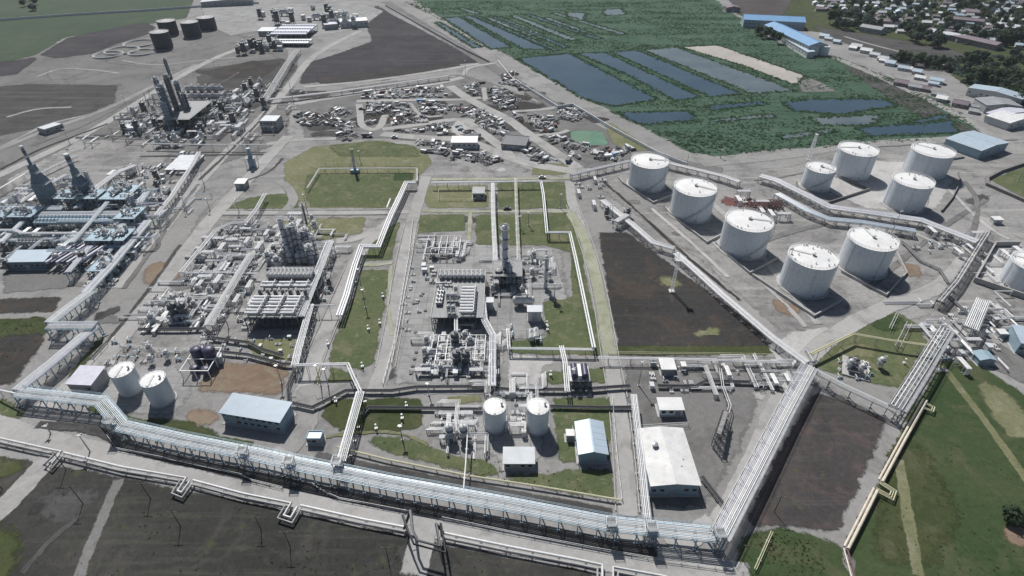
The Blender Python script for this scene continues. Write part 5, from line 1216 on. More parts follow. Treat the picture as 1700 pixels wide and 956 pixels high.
# vessel yard
for px in ((294, 528), (309, 528)): put('dark_drum', px, 0, 1.3, what='squat purple-grey drum in the middle of the vessel yard')
column('pale upright tower in the vessel yard', (293, 512), 488, 1.2, 'pale', platforms=2)
fill([(236, 542), (335, 542), (352, 490), (262, 490)], 34, ['horizontal_drum', 'pump_set', 'vertical_vessel', 'valve_manifold', 'heat_exchanger', 'pipe_stand'], 31, (.7, 1.05), 3.8)
runs([(236, 542), (350, 542), (350, 492), (250, 492)], 30, 32, 'white service pipes in the vessel yard')
wall('kerb_wall', 'black kerb along the front of the vessel yard', [(230, 547), (318, 547)], .8, .4, 'black', 'kerb wall')
fill([(300, 480), (395, 480), (410, 425), (330, 425)], 18, ['pipe_stand', 'valve_manifold', 'pump_set', 'horizontal_drum'], 33, (.7, 1), 4.5)
runs([(300, 480), (400, 480), (415, 425), (320, 425)], 20, 34, 'white service pipes above the vessel yard')
fill([(330, 420), (395, 420), (420, 372), (362, 384)], 10, ['valve_manifold', 'heat_exchanger', 'pipe_stand'], 35, (.8, 1.1), 5)
fill([(330, 590), (400, 590), (400, 566), (340, 556)], 10, ['pump_set', 'valve_manifold'], 36, (.6, .9), 4.5)
fill([(180, 606), (262, 606), (300, 585), (200, 585)], 12, ['pump_set', 'valve_manifold', 'vertical_vessel'], 37, (.6, .85), 4)
fill([(405, 600), (490, 604), (490, 560), (420, 565)], 9, ['pump_set', 'valve_manifold', 'equipment_cabinet'], 38, (.5, .8), 5)
fill([(190, 570), (240, 600), (300, 600), (230, 560)], 6, ['valve_manifold', 'pump_set'], 39, (.6, .9), 5)
t = thing('settler_unit', G(340, 610), 'white frame carrying two big and two small dark blue drums', 'drum unit', None)
for sx, sy, r, h in ((-2.6, 2.8, 2.0, 6.5), (2.4, 2.4, 2.2, 7.2), (-1.6, -3.2, 1.5, 3.2), (2.6, -3.6, 1.5, 3.0)):
    MB().lathe(sx, sy, [(r*.4, .4), (r, .8), (r, h), (r*.8, h+.5), (r*.2, h+.8)], 20).build('dark_blue_drum', 'navy', t, True, True)
for sx in (-5, 0, 5):
    for sy in (-6, 0, 6): MB().box(sx, sy, 0, .25, .25, 4.4).build('column', 'white', t, False, True)
for sy in (-6, 0, 6): MB().bar((-5, sy, 4.3), (5, sy, 4.3), .25).build('beam', 'white', t, False, True)
for sx in (-5, 5): MB().bar((sx, -6, 4.2), (sx, 6, 4.2), .25).build('beam', 'white', t, False, True)
put('equipment_cabinet', (363, 602), .4, 1.4, what='white cabinet beside the dark blue drums')

# ---- left refinery unit
def furnace(label, base, top, w, stackr, seed=0, group='furnaces with tall stacks'):
    b = G(*base); h = height_of(base, top); t = thing('furnace', b, label, 'furnace', group); hb = h*.42
    mb = MB(); mb.box(0, 0, 1.2, w, w, hb-1.2); mb.build('firebox', 'furnace', t, False, True)
    vs = []
    for z, q in ((hb, w/2), (hb+h*.16, w*.24), (hb+h*.30, w*.2)):
        for a, c in ((-1, -1), (1, -1), (1, 1), (-1, 1)): vs.append((a*q, c*q, z))
    MB().add(vs, [(0, 1, 5, 4), (1, 2, 6, 5), (2, 3, 7, 6), (3, 0, 4, 7), (4, 5, 9, 8), (5, 6, 10, 9), (6, 7, 11, 10), (7, 4, 8, 11), (8, 9, 10, 11)]).build('convection_section', 'furnace', t, False, True)
    mb = MB(); z0 = hb+h*.28
    mb.lathe(0, 0, [(stackr*1.2, z0), (stackr, z0+1), (stackr, h), (stackr*.85, h), (stackr*.85, h-.5)], 14); st = mb.build('stack', 'furnace', t, True, True)
    for k in range(3):
        z = z0+(h-z0)*(.45+.24*k); MB().lathe(0, 0, [(stackr*1.06, z), (stackr*1.06, z+(h-z0)*.1)], 14).build('stack_band', 'rust' if k % 2 else 'pale', st, True, True)
    for z in (hb*.5, hb, hb+h*.18):
        q = w/2+.9 if z <= hb else w*.24+1.2
        MB().box(0, 0, z, 2*q, 2*q, .12).build('platform', 'grating', t, False, True)
        mb = MB()
        for i, (a, c) in enumerate(((-1, -1), (1, -1), (1, 1), (-1, 1))):
            e = ((1, -1), (1, 1), (-1, 1), (-1, -1))[i]; mb.bar((a*q, c*q, z+1.1), (e[0]*q, e[1]*q, z+1.1), .08); mb.bar((a*q, c*q, z+.6), (e[0]*q, e[1]*q, z+.6), .06)
            for k in range(5): mb.box(a*q+(e[0]-a)*q*k/5, c*q+(e[1]-c)*q*k/5, z, .08, .08, 1.1)
        mb.build('platform_railing', 'ice', t, False, True)
    lg = MB().box(w/2-.4, w/2-.4, 0, .5, .5, 1.3).build('leg', 'steel_dark', t, False, True)
    for q in ((-w+.8, 0, 0), (0, -w+.8, 0), (-w+.8, -w+.8, 0)): piece(lg, t, q)
    return t
furnace('dark furnace with a thin banded stack, at the far left', (90, 345), 243, 6.5, .75)
furnace('dark blue furnace tower behind the lilac rack of the left unit', (150, 338), 256, 6.0, 1.2)
column('thin pale column right of the dark blue furnace tower', (164, 334), 284, .9, 'lilac', platforms=3)
column('blue-grey column beside the slanting rack of the left unit', (212, 326), 300, 1.3, 'steel_blue', platforms=2)
column('lilac-shaded column at the right end of the left unit', (231, 360), 322, 1.4, 'steel_blue', platforms=3)
column('pale column at the right foot of the blue-shaded one', (240, 362), 336, .9, 'lilac', platforms=2)
column('slim blue-grey column at the left edge of the left unit', (5, 376), 342, 1.2, 'steel_blue', platforms=3)
column('pale lilac column left of the dark furnace', (38, 350), 322, .9, 'lilac', platforms=3)
cooler_bank('long double row of fin-fan coolers in the left unit', *W(64, 386), *W(194, 374), 6.0, 20, 2, 'steel_blue', 'ice')
cooler_bank('short row of coolers in the open ground of the left unit', *W(34, 414), *W(98, 404), 4.5, 9, 2, 'steel', 'pale')
for lb, a, b, nx, ny, zs in [('blue-grey two-storey structure left of the fin-fan coolers', (2, 380), (62, 362), 7, 3, [3.5, 7.0]),
                             ('blue-grey structure under the two furnaces', (100, 352), (168, 336), 8, 3, [4.0, 8.0]),
                             ('blue-grey structure right of the furnace tower', (168, 350), (216, 326), 6, 4, [3.5, 7.0]),
                             ('blue-grey structure in front of the crosswise blue rack', (150, 420), (214, 400), 8, 3, [3.5, 7.0]),
                             ('small structure at the right end of the fin-fan coolers', (198, 386), (232, 366), 4, 3, [4.0, 8.0]),
                             ('low structure near the bend of the left rack', (150, 462), (190, 440), 5, 3, [4.0])]:
    xa, ya = W(*a); xb = W(b[0], a[1])[0]; ybk = W(b[0], b[1])[1]
    frame(lb, xa, ya, xb, ybk, nx, ny, zs, 'steel_blue', (len(zs)-1,), deck='steel_blue')
    for lv, z in enumerate([0]+zs):
        for k in range(int((xb-xa)*(ybk-ya)/10)):
            put(random.choice(['horizontal_drum', 'heat_exchanger', 'vertical_vessel', 'pump_set']), None, random.choice((0, 1.57)), random.uniform(.4, .68), z+.1, (random.uniform(xa+2, xb-2), random.uniform(ya+2, ybk-2), z+.1))
for k, (lb, px, z_, w_, n_) in enumerate([('crosswise blue rack just above the light blue roofed hall', [(96, 410), (160, 409), (222, 408)], 4, 2.4, 5), ('crosswise lilac rack in front of the tall left columns', [(96, 366), (150, 366), (205, 365)], 7, 2.2, 5),
        ('slanting blue rack left of the fin-fan coolers', [(2, 402), (30, 375), (56, 350)], 5, 2.6, 5), ('slanting lilac rack through the middle of the left unit', [(120, 402), (150, 368), (178, 335)], 7, 2.2, 5), ('slanting pale rack behind the dark furnace', [(20, 345), (60, 318), (110, 290)], 4, 2.2, 4),
        ('crosswise rack along the top of the left unit', [(150, 318), (210, 316), (262, 314)], 5, 2.4, 5), ('slanting blue rack in front of the small end structure', [(178, 420), (205, 392), (236, 352)], 4, 2.0, 4), ('crosswise pale rack at the front left corner of the left unit', [(-10, 398), (40, 398), (96, 399)], 4, 2.4, 5)]):
    pipe_rack(lb, px, z_, w_, n_, (.1, .22), 5, ['ice', 'lilac', 'white', 'ice', 'pale'], 'steel_blue', 1, seed=80+k)
t = thing('tube_bundle_bay', G(128, 434), 'bay of long dark slanting tube bundles beside the blue roofed hall', 'tube bundle bay', None)
for i in range(7):
    MB().drum((-8+i*2.4, -7, 4.0), (-3+i*2.4, 7, 4.6), .75, 10).build('tube_bundle', 'navy' if i % 2 else 'lilac', t, True, True)
for sx in (-9, 0, 9):
    for sy in (-6, 6): MB().box(sx, sy, 0, .3, .3, 3.4).build('column', 'steel_dark', t, False, True)
for sy in (-6, 6): MB().bar((-9.5, sy, 3.3), (10, sy, 3.3), .4).build('beam', 'steel_dark', t, False, True)
ARE = ['horizontal_drum', 'pump_set', 'vertical_vessel', 'valve_manifold', 'heat_exchanger', 'pipe_stand', 'dark_drum']
fill([(0, 372), (62, 372), (64, 345), (0, 345)], 10, ARE, 41, (.8, 1.2), 4.5)
fill([(20, 345), (130, 335), (140, 290), (40, 310)], 16, ARE, 42, (.8, 1.2), 5)
fill([(170, 335), (260, 335), (270, 270), (190, 290)], 22, ARE, 43, (.8, 1.2), 5)
fill([(0, 410), (110, 410), (110, 392), (0, 392)], 14, ['valve_manifold', 'pump_set', 'heat_exchanger', 'pipe_stand'], 44, (.8, 1.1), 4.5)
fill([(95, 446), (215, 446), (225, 395), (105, 395)], 26, ARE, 45, (.8, 1.1), 4.5)
fill([(0, 448), (20, 448), (30, 412), (0, 412)], 4, ARE, 46, (.8, 1.1), 5)
fill([(140, 478), (190, 470), (200, 440), (150, 440)], 8, ARE, 47, (.7, 1.1), 4.5)
fill([(200, 360), (275, 345), (280, 320), (230, 330)], 9, ARE, 48, (.8, 1.1), 5)
runs([(0, 440), (220, 440), (240, 330), (0, 330)], 78, 49, 'pale service pipes in the left unit', (.5, 6), ('ice', 'lilac', 'white', 'steel_blue'))
fill([(255, 320), (275, 318), (330, 254), (290, 258)], 14, ['valve_manifold', 'heat_exchanger', 'pump_set', 'equipment_cabinet'], 50, (.8, 1.2), 5)
# ---- far unit with the dark towers
for i, (bx, by, tp, r) in enumerate([(282, 198, 128, 1.7), (291, 212, 140, 2.0), (302, 205, 124, 1.8), (312, 196, 134, 1.6), (320, 202, 152, 1.4), (286, 218, 172, 1.6)]):
    column(['leftmost dark tower of the far unit', 'broadest dark tower of the far unit', 'tallest dark tower of the far unit', 'dark tower behind the right end of the far unit', 'shorter dark tower right of the far group', 'low dark tower in front of the far group'][i],
           (bx, by), tp, r, ['furnace', 'furnace', 'steel_dark', 'furnace', 'navy', 'steel_blue'][i], 'tower', 'dark towers of the far unit', 7)
column('black chimney rising behind the far dark towers', (284, 130), 96, 1.3, 'steel_dark', 'stack', 'dark stacks and flares', 2)
for i in range(2):
    for j in range(5): put('horizontal_drum', (318+j*11.5, 166-i*13), 0, 1.45, what='white drum in the twin rows beside the far dark towers')
for a, b, nm in (((268, 222), (322, 190), 'dark steel structure round the feet of the far towers'), ((316, 176), (372, 158), 'grey structure under the far rows of white drums')):
    xa, ya = W(*a); xb = W(b[0], a[1])[0]; ybk = W(b[0], b[1])[1]; frame(nm, xa, ya, xb, ybk, 6, 4, [5.0, 10.0] if a[0] < 300 else [2.0], 'steel_dark', (1,) if a[0] < 300 else ())
fill([(205, 225), (265, 225), (280, 185), (225, 190)], 22, ARE, 51, (1, 1.5), 6)
fill([(322, 222), (400, 222), (425, 170), (340, 175)], 34, ARE, 52, (1, 1.5), 6)
fill([(370, 175), (440, 180), (445, 140), (400, 145)], 16, ARE, 53, (1, 1.5), 6)
fill([(265, 245), (340, 245), (340, 222), (250, 225)], 14, ARE, 54, (1, 1.4), 6)
fill([(395, 92), (470, 84), (460, 74), (400, 76)], 16, ['horizontal_drum', 'equipment_cabinet', 'dark_drum'], 55, (1.3, 1.9), 7)
runs([(200, 240), (440, 240), (440, 150), (210, 180)], 61, 56, 'pale service pipes in the far unit', (.5, 6), ('steel', 'pale', 'white', 'steel_dark'))
cooler_bank('far blue-white bank of fin-fan coolers beyond the left roads', *W(450, 66), *W(528, 50), 6.0, 14, 3, 'lilac', 'ice')
cooler_bank('far grey bank of coolers in front of the blue-white one', *W(446, 78), *W(520, 71), 4.0, 16, 1, 'steel', 'lilac')
fill([(425, 45), (560, 45), (560, 15), (430, 15)], 14, ['equipment_cabinet', 'horizontal_drum', 'dark_drum'], 57, (1.6, 2.6), 12)
fill([(590, 52), (605, 30), (560, 18), (530, 30)], 6, ['equipment_cabinet', 'vertical_vessel'], 58, (2, 3), 12)
# ---- right corner yard
fill([(1385, 600), (1460, 610), (1440, 640), (1395, 630)], 8, ['valve_manifold', 'pump_set', 'vertical_vessel'], 59, (.6, .9), 3.5)
fill([(1555, 640), (1680, 560), (1640, 500), (1570, 520)], 22, ['valve_manifold', 'pump_set', 'pipe_stand', 'equipment_cabinet'], 60, (.6, .95), 4.5)
runs([(1560, 600), (1690, 600), (1690, 500), (1580, 500)], 27, 61, 'grey service pipes by the right-hand compound')
fill([(1080, 650), (1160, 650), (1160, 605), (1080, 605)], 9, ['valve_manifold', 'pump_set', 'equipment_cabinet'], 62, (.6, .9), 5)
fill([(1185, 650), (1300, 650), (1320, 610), (1200, 606)], 12, ['valve_manifold', 'pump_set', 'pipe_stand'], 63, (.5, .8), 4.5)
runs([(1170, 650), (1320, 650), (1320, 605), (1180, 605)], 15, 64, 'grey service pipes by the lower corner of the dark plot')
fill([(1215, 345), (1300, 372), (1320, 360), (1230, 322)], 10, ['pipe_stand', 'valve_manifold'], 65, (.8, 1.2), 5)
fill([(960, 345), (1000, 345), (1010, 300), (955, 300)], 8, ['pipe_stand', 'valve_manifold', 'pump_set'], 66, (.7, 1), 4.5)
fill([(1520, 420), (1640, 430), (1630, 395), (1510, 385)], 14, ['pipe_stand', 'valve_manifold', 'pump_set'], 67, (.7, 1.1), 5)
fill([(1020, 385), (1060, 372), (1040, 350), (1000, 360)], 6, ['valve_manifold', 'dark_drum', 'pump_set'], 68, (.7, 1), 4.5)
fill([(1660, 480), (1700, 480), (1700, 420), (1660, 420)], 6, ['valve_manifold', 'pipe_stand'], 69, (.9, 1.2), 5)
runs([(1660, 480), (1710, 480), (1700, 420), (1660, 420)], 10, 70, 'white service pipes on the pale platform')
# lattice frames of rusty red steel
for (px, w_, d_, h_, lb) in [((1255, 350), 9, 5, 4, 'dark red scaffold frame, left of the red steelwork by the tanks'), ((1285, 345), 7, 6, 3.5, 'dark red scaffold frame, right of the red steelwork by the tanks')]:
    b = G(*px); frame(lb, b.x-w_/2, b.y-d_/2, b.x+w_/2, b.y+d_/2, 4, 3, [h_/2, h_], 'scaffold_red', (), 'scaffold', 'rusty red scaffolds', 'scaffold', True, False)
b = G(1186, 742); b2 = G(1200, 700)
t = thing('loading_gantry', b, 'tall narrow red and grey gantry in the yard right of the warehouse', 'gantry', None)
for k in range(5):
    c = (b2-b)*(k/4); lattice(MB(), c.x, c.y, 0, 6.5-.4*k, 1.6, 1.6, 1.6, .16).build('lattice_leg', 'rust' if k > 2 else 'steel_dark', t, False, True)
MB().bar((0, 0, 6.4), tuple((b2-b)+Vector((0, 0, 5))), 1.3, .3).build('walkway', 'grating', t, False, True)
pipeline('thin conveyor-like pipe pair behind the red gantry', [(1196, 612, 3), (1200, 640, 3), (1212, 672, 3), (1206, 695, 3)], .14, 'pale', None, 5, 2, .7)
furn = thing('pump_skid_platform', G(1420, 612), 'square platform with dark pumps on the grass by the cream pipe', 'pump platform', None, rz=-.45)
MB().box(0, 0, 0, 9, 11, .5).build('slab', 'concrete', furn, False, True)
for i in range(4):
    MB().drum((-2.5, -4+i*2.6, 1.4), (1.0, -4+i*2.6, 1.4), .6, 10).build('pump', 'steel_dark', furn, True, True)
    MB().tube([(1.2, -4+i*2.6, 1.4), (3.4, -4+i*2.6, 1.4), (3.4, -4+i*2.6, .4)], .16).build('pipe', 'yellow', furn, True, True)

# ================================================================== BUILDINGS
def building(label, fl, fr, depth, h, roof='gable', rise=1.0, wall_m='wall_pale', roof_m='roof_pale', wins=0, rows=1, doors=(), over=.35, name='building', cat='building', group=None, ridge='depth', vents=(), loc2=None, sidewins=0):
    """fl, fr: photo points of the front wall's feet"""
    a, b = (G(*fl), G(*fr)) if loc2 is None else loc2
    w = (b-a).length; rz = math.atan2(b.y-a.y, b.x-a.x)
    t = thing(name, a, label, cat, group, rz)
    mb = MB().box(w/2, depth/2, 0, w, depth, h)
    if roof == 'gable':
        if ridge == 'depth': mb.add([(0, 0, h), (w, 0, h), (w/2, 0, h+rise), (0, depth, h), (w, depth, h), (w/2, depth, h+rise)], [(0, 1, 2), (4, 3, 5)])
        else: mb.add([(0, 0, h), (0, depth, h), (0, depth/2, h+rise), (w, 0, h), (w, depth, h), (w, depth/2, h+rise)], [(1, 0, 2), (3, 4, 5)])
    mb.build('wall', wall_m, t, False, True)
    mb = MB(); o = over; th = .14
    if roof == 'gable':
        if ridge == 'depth':
            s = rise/(w/2)
            for sg in (0, 1):
                xa = -o if sg == 0 else w+o; z = h-s*o
                q = [(xa, -o, z), (w/2, -o, h+rise), (w/2, depth+o, h+rise), (xa, depth+o, z)]
                mb.add([(*p[:2], p[2]+.03) for p in q]+[(*p[:2], p[2]+.03+th) for p in q], [(3, 2, 1, 0), (4, 5, 6, 7), (0, 1, 5, 4), (1, 2, 6, 5), (2, 3, 7, 6), (3, 0, 4, 7)])
        else:
            s = rise/(depth/2)
            for sg in (0, 1):
                ya = -o if sg == 0 else depth+o; z = h-s*o
                q = [(-o, ya, z), (w+o, ya, z), (w+o, depth/2, h+rise), (-o, depth/2, h+rise)]
                mb.add([(*p[:2], p[2]+.03) for p in q]+[(*p[:2], p[2]+.03+th) for p in q], [(3, 2, 1, 0), (4, 5, 6, 7), (0, 1, 5, 4), (1, 2, 6, 5), (2, 3, 7, 6), (3, 0, 4, 7)])
    elif roof == 'shed':
        q = [(-o, -o, h+.02), (w+o, -o, h+.02), (w+o, depth+o, h+rise), (-o, depth+o, h+rise)]
        mb.add(q+[(*p[:2], p[2]+.25) for p in q], [(3, 2, 1, 0), (4, 5, 6, 7), (0, 1, 5, 4), (1, 2, 6, 5), (2, 3, 7, 6), (3, 0, 4, 7)])
    else:
        mb.box(w/2, depth/2, h+.01, w+2*o, depth+2*o, .25)
    rf = mb.build('roof', roof_m, t, False, True)
    if roof == 'flat':
        mb = MB()
        for p, q in (((0, 0), (w, 0)), ((w, 0), (w, depth)), ((w, depth), (0, depth)), ((0, depth), (0, 0))): mb.bar((*p, h+.4), (*q, h+.4), .25, .35)
        mb.build('parapet', wall_m, rf, False, True)
    if roof == 'gable' and w > 8 and name != 'warehouse':                      # ridge cap and sheet seams
        mb = MB()
        if ridge == 'depth':
            mb.bar((w/2, -o, h+rise+.2), (w/2, depth+o, h+rise+.2), .5, .12)
            k = int(depth/2.2)
            for i in range(1, k): mb.bar((-o+.1, depth*i/k, h+.2-rise/(w/2)*o+.02), (w/2, depth*i/k, h+rise+.18), .06, .05); mb.bar((w+o-.1, depth*i/k, h+.2-rise/(w/2)*o+.02), (w/2, depth*i/k, h+rise+.18), .06, .05)
        else:
            mb.bar((-o, depth/2, h+rise+.2), (w+o, depth/2, h+rise+.2), .5, .12)
            k = int(w/2.2)
            for i in range(1, k): mb.bar((w*i/k, -o+.1, h+.2-rise/(depth/2)*o+.02), (w*i/k, depth/2, h+rise+.18), .06, .05)
        mb.build('ridge_cap', roof_m, rf, False, True)
    pw = None
    for r_ in range(rows):
        for i in range(wins):
            x = w*(i+.5)/wins; z = h*(r_+.42)/rows
            if any(abs(x-w*d) < 1.4 and r_ == 0 for d in doors): continue
            if pw is None:
                pw = MB().box(0, 0, 0, 1.5, .1, 1.25).build('window', 'wall_pale', t, False, True); pw.location = (x, -.03, z)
                gl = MB().box(0, -.045, .1, 1.3, .06, 1.05).build('pane', 'glass', pw, False, True)
            else: c = piece(pw, t, (x, -.03, z)); piece(gl, c, (0, 0, 0))
    for i in range(sidewins):
        for r_ in range(rows):
            c = piece(pw, t, (w+.03, depth*(i+.5)/sidewins, h*(r_+.42)/rows), math.pi/2); piece(gl, c, (0, 0, 0))
    for d in doors:
        dr = MB().box(w*d, -.06, 0, 1.8, .12, 2.5).build('door', 'steel', t, False, True)
        MB().box(w*d+.6, -.15, 1.1, .12, .08, .2).build('handle', 'black', dr, False, True)
    for (u, v, s) in vents:
        zz = h+(rise*(1-abs(u-.5)*2) if roof == 'gable' and ridge == 'depth' else rise*v if roof == 'shed' else .25)
        MB().lathe(w*u, depth*v, [(s, 0), (s, 1.2*s), (1.4*s, 1.3*s), (1.4*s, 1.7*s), (.2, 2.2*s)], 14, zz).build('roof_vent', 'steel', rf, True, True)
    MB().box(w/2, depth/2, 0, w+1.2, depth+1.2, .18).build('plinth', 'concrete', t, False, True)
    return t
building('white-roofed warehouse beside the diagonal rack, with one round roof vent', (1077, 823), (1157, 822), 20.5, 5.0, 'gable', .9, 'wall_blue', 'roof_dull', 6, 1, (.5,), .3, 'warehouse', vents=((.27, .66, .7), (.72, .3, .18), (.8, .42, .18)))
building('two-storey building with pale blue roof at the brown bare field', (374, 702), (470, 718), 7.6, 5.2, 'shed', .5, 'wall_blue', 'roof_steel', 9, 2, (.2, .85), .5, 'office_building', vents=((.5, .6, .15),))
building('small shed with a light blue gabled roof by the centre road', (960, 768), (1006, 768), 12.2, 4.4, 'gable', 1.3, 'wall_blue', 'roof_blue', 1, 1, (.5,), .4, 'gabled_shed')
building('low grey flat-roofed hut in front of the two tall tanks', (837, 779), (886, 779), 5.2, 3.0, 'shed', .5, 'wall_grey', 'roof_pale', 4, 1, (.3,), .4, 'hut')
building('small grey hut with two dark windows above the warehouse', (1094, 690), (1132, 690), 4.6, 3.0, 'shed', .4, 'white', 'roof_white', 3, 1, (.8,), .4, 'hut')
building('white roofed kiosk on the yard below the dark plot', (1098, 622), (1118, 622), 4.5, 3.0, 'shed', .3, 'wall_grey', 'roof_white', 0, 1, (.5,), .6, 'kiosk')
building('tiny dark kiosk right of the white-roofed one', (1130, 616), (1137, 616), 2, 2.4, 'shed', .2, 'wall_grey', 'roof_white', 0, 1, (.5,), .2, 'kiosk')
building('tiny pale annex at the left wall of the gabled shed', (940, 732), (952, 732), 2.2, 2.6, 'shed', .2, 'cream', 'roof_white', 0, 1, (.5,), .2, 'annex')
building('light blue cabin by the lawn right of the two-storey building', (511, 738), (535, 738), 3.0, 2.6, 'flat', .2, 'wall_blue', 'roof_blue', 3, 1, (.85,), .1, 'cabin')
building('purple-grey flat workshop beside the two left white tanks', (120, 652), (160, 654), 8.0, 4.4, 'shed', .8, 'wall_grey', 'lilac', 3, 1, (.5,), .3, 'workshop')
building('hall with light blue roof in the left refinery unit', (18, 448), (80, 447), 8.5, 4.2, 'shed', .8, 'furnace', 'roof_blue', 7, 1, (.5,), .3, 'hall')
building('small white flat-roofed house beside the long diagonal left road', (392, 314), (408, 314), 5.5, 3.4, 'shed', .3, 'wall_grey', 'roof_white', 2, 1, (.3,), .3, 'hut')
building('grey box building at the corner of the salvage yard', (434, 217), (462, 217), 12, 6.5, 'flat', .3, 'wall_grey', 'roof_pale', 5, 2, (.5,), .2, 'office_building')
building('white flat-roofed shed at the lower edge of the salvage yard', (750, 247), (792, 247), 9, 4.2, 'shed', .6, 'wall_pale', 'roof_white', 5, 1, (.2, .8), .4, 'shed')
building('long pale platform shed on the left yards', (276, 287), (316, 287), 20, 2.0, 'shed', .4, 'wall_grey', 'roof_pale', 0, 1, (), .4, 'long_shed')
building('light blue hall cut off by the right edge near the fork', (1684, 586), (1730, 594), 10, 5, 'shed', .8, 'wall_blue', 'roof_blue', 4, 1, (.3,), .3, 'hall')
building('blue tarpaulin-like small shed beside the right-hand pipe yard', (1622, 606), (1648, 606), 4.5, 2.6, 'gable', .8, 'wall_blue', 'wall_blue', 0, 1, (.5,), .3, 'small_shed')
building('tiny white hut near the light blue right-edge hall', (1656, 562), (1668, 562), 2.4, 2.4, 'shed', .2, 'wall_pale', 'roof_white', 0, 1, (.5,), .3, 'kiosk')
building('tiny white hut on the pale yard right of the tank farm', (1648, 372), (1662, 372), 3, 2.4, 'shed', .2, 'wall_pale', 'roof_white', 0, 1, (.5,), .3, 'kiosk')
building('light blue striped hall behind the rear right storage tank', (1622, 264), (1668, 250), 22, 5.5, 'gable', 1.2, 'wall_blue', 'roof_blue', 5, 1, (.5,), .4, 'hall')
building('upper white-striped shed near the right edge beyond the farm', (1670, 216), (1715, 206), 16, 5, 'gable', 1.2, 'wall_pale', 'roof_white', 4, 1, (.5,), .4, 'hall')
building('lower white-striped shed near the right edge beyond the farm', (1655, 206), (1705, 196), 10, 5, 'gable', 1.2, 'wall_pale', 'lilac', 4, 1, (.5,), .4, 'hall')
building('pale blue depot at the end of the town road', (1602, 158), (1690, 178), 14, 6, 'gable', 1.5, 'wall_pale', 'roof_blue', 9, 1, (.2,), .4, 'depot')
building('teal-roofed depot behind the white-striped sheds', (1632, 188), (1690, 190), 16, 6, 'gable', 1.5, 'wall_grey', 'roof_grey', 7, 1, (.2,), .4, 'depot')
building('grey transformer house inside the far green plot', (785, 331), (804, 331), 7, 3.6, 'shed', .3, 'wall_grey', 'roof_grey', 3, 1, (.5,), .3, 'transformer_house')
building('pale roofed shelter between the far left pipe racks', (430, 60), (455, 60), 14, 5, 'shed', .8, 'wall_grey', 'roof_pale', 4, 1, (.5,), .4, 'shed')
building('white hall at the top of the far left industrial strip', (566, 47), (612, 44), 20, 6, 'flat', .3, 'wall_pale', 'roof_white', 6, 1, (.5,), .2, 'hall')
building('lilac hall beside the white one in the far industrial strip', (540, 50), (562, 48), 18, 5, 'flat', .3, 'wall_grey', 'lilac', 4, 1, (.5,), .2, 'hall')
building('long grey hall at the very top left of the industrial strip', (335, 12), (420, 8), 14, 6, 'gable', 1.5, 'wall_grey', 'roof_pale', 9, 1, (.5,), .4, 'hall')
building('white control hut left of the far dark towers', (208, 222), (236, 220), 6, 3.6, 'shed', .4, 'lilac', 'roof_pale', 3, 1, (.5,), .3, 'hut')
building('low pale block left of the long diagonal left road', (78, 224), (108, 214), 9, 3.4, 'flat', .3, 'wall_grey', 'roof_pale', 4, 1, (.4,), .2, 'low_block')
# bright blue factory beyond the marsh
building('long bright blue factory roof at the back, edge-on to the marsh', (1233, 45), (1334, 50), 26, 8, 'gable', 3, 'wall_blue', 'roof_sky', 14, 1, (.3, .7), .5, 'factory', ridge='width')
building('bright blue factory wing slanting down to the white tanks', (1266, 56), (1338, 92), 20, 9, 'gable', 3, 'wall_pale', 'roof_sky', 16, 2, (.2, .8), .5, 'factory', ridge='width')
building('pale lower annex along the slanting blue factory wing', (1296, 70), (1338, 96), 7, 5, 'shed', .8, 'wall_pale', 'roof_blue', 9, 1, (.5,), .3, 'annex')
building('small rust-roofed store behind the bright blue factory', (1205, 20), (1228, 20), 12, 5, 'gable', 1.5, 'wall_brick', 'roof_rust', 3, 1, (.5,), .3, 'store')

# ================================================================== POLES
def lamp_mast(base, top, what='grey lamp mast', h=None):
    b = G(*base); h = h or height_of(base, top); t = thing('lamp_mast', b)
    MB().lathe(0, 0, [(.24, 0), (.2, h*.3), (.1, h)], 8).build('pole', 'steel', t, True, True)
    MB().box(0, 0, 0, .9, .9, .3).build('footing', 'concrete', t, False, True)
    MB().box(0, 0, h-.3, 1.3, .9, .1).build('platform', 'steel', t, False, True)
    l0 = MB().box(.5, -.45, h-.2, .45, .25, .35).build('floodlight', 'pale', t, False, True); piece(l0, t, (-1.0, 0, 0)); piece(l0, t, (0, .9, 0))
    return reg(t, what, 'lamp mast', 'lamp masts of the site', b)
def utility_pole(base, h=9, what='dark wooden utility pole', brace=True):
    b = G(*base); t = thing('utility_pole', b)
    MB().lathe(0, 0, [(.13, 0), (.08, h)], 8).build('pole', 'bark', t, True, True)
    MB().box(0, 0, h-.8, 2.2, .12, .14).build('crossarm', 'bark', t, False, True)
    i0 = MB().lathe(-1, 0, [(.07, 0), (.09, .12), (.04, .3)], 6, h-.66).build('insulator', 'pale', t, False, True); piece(i0, t, (1, 0, 0)); piece(i0, t, (2, 0, 0))
    if brace: MB().bar((1.9, .3, 0), (.05, 0, h*.72), .1).build('brace', 'bark', t, False, True)
    return reg(t, what, 'utility pole', 'utility poles', b)
t = thing('lightning_mast', G(1115, 484), 'tall pale lightning mast on the dark soil plot', 'mast', None); h_ = height_of((1115, 484), 431)
lattice(MB(), 0, 0, 0, h_, 1.3, .8, 1.6, .12).build('lattice_frame', 'white', t, False, True)
MB().box(0, 0, 0, 2.4, 2.4, .6).build('footing', 'pale', t, False, True)
MB().box(0, 0, h_, 2.6, 2.6, .12).build('platform', 'pale', t, False, True)
mb = MB()
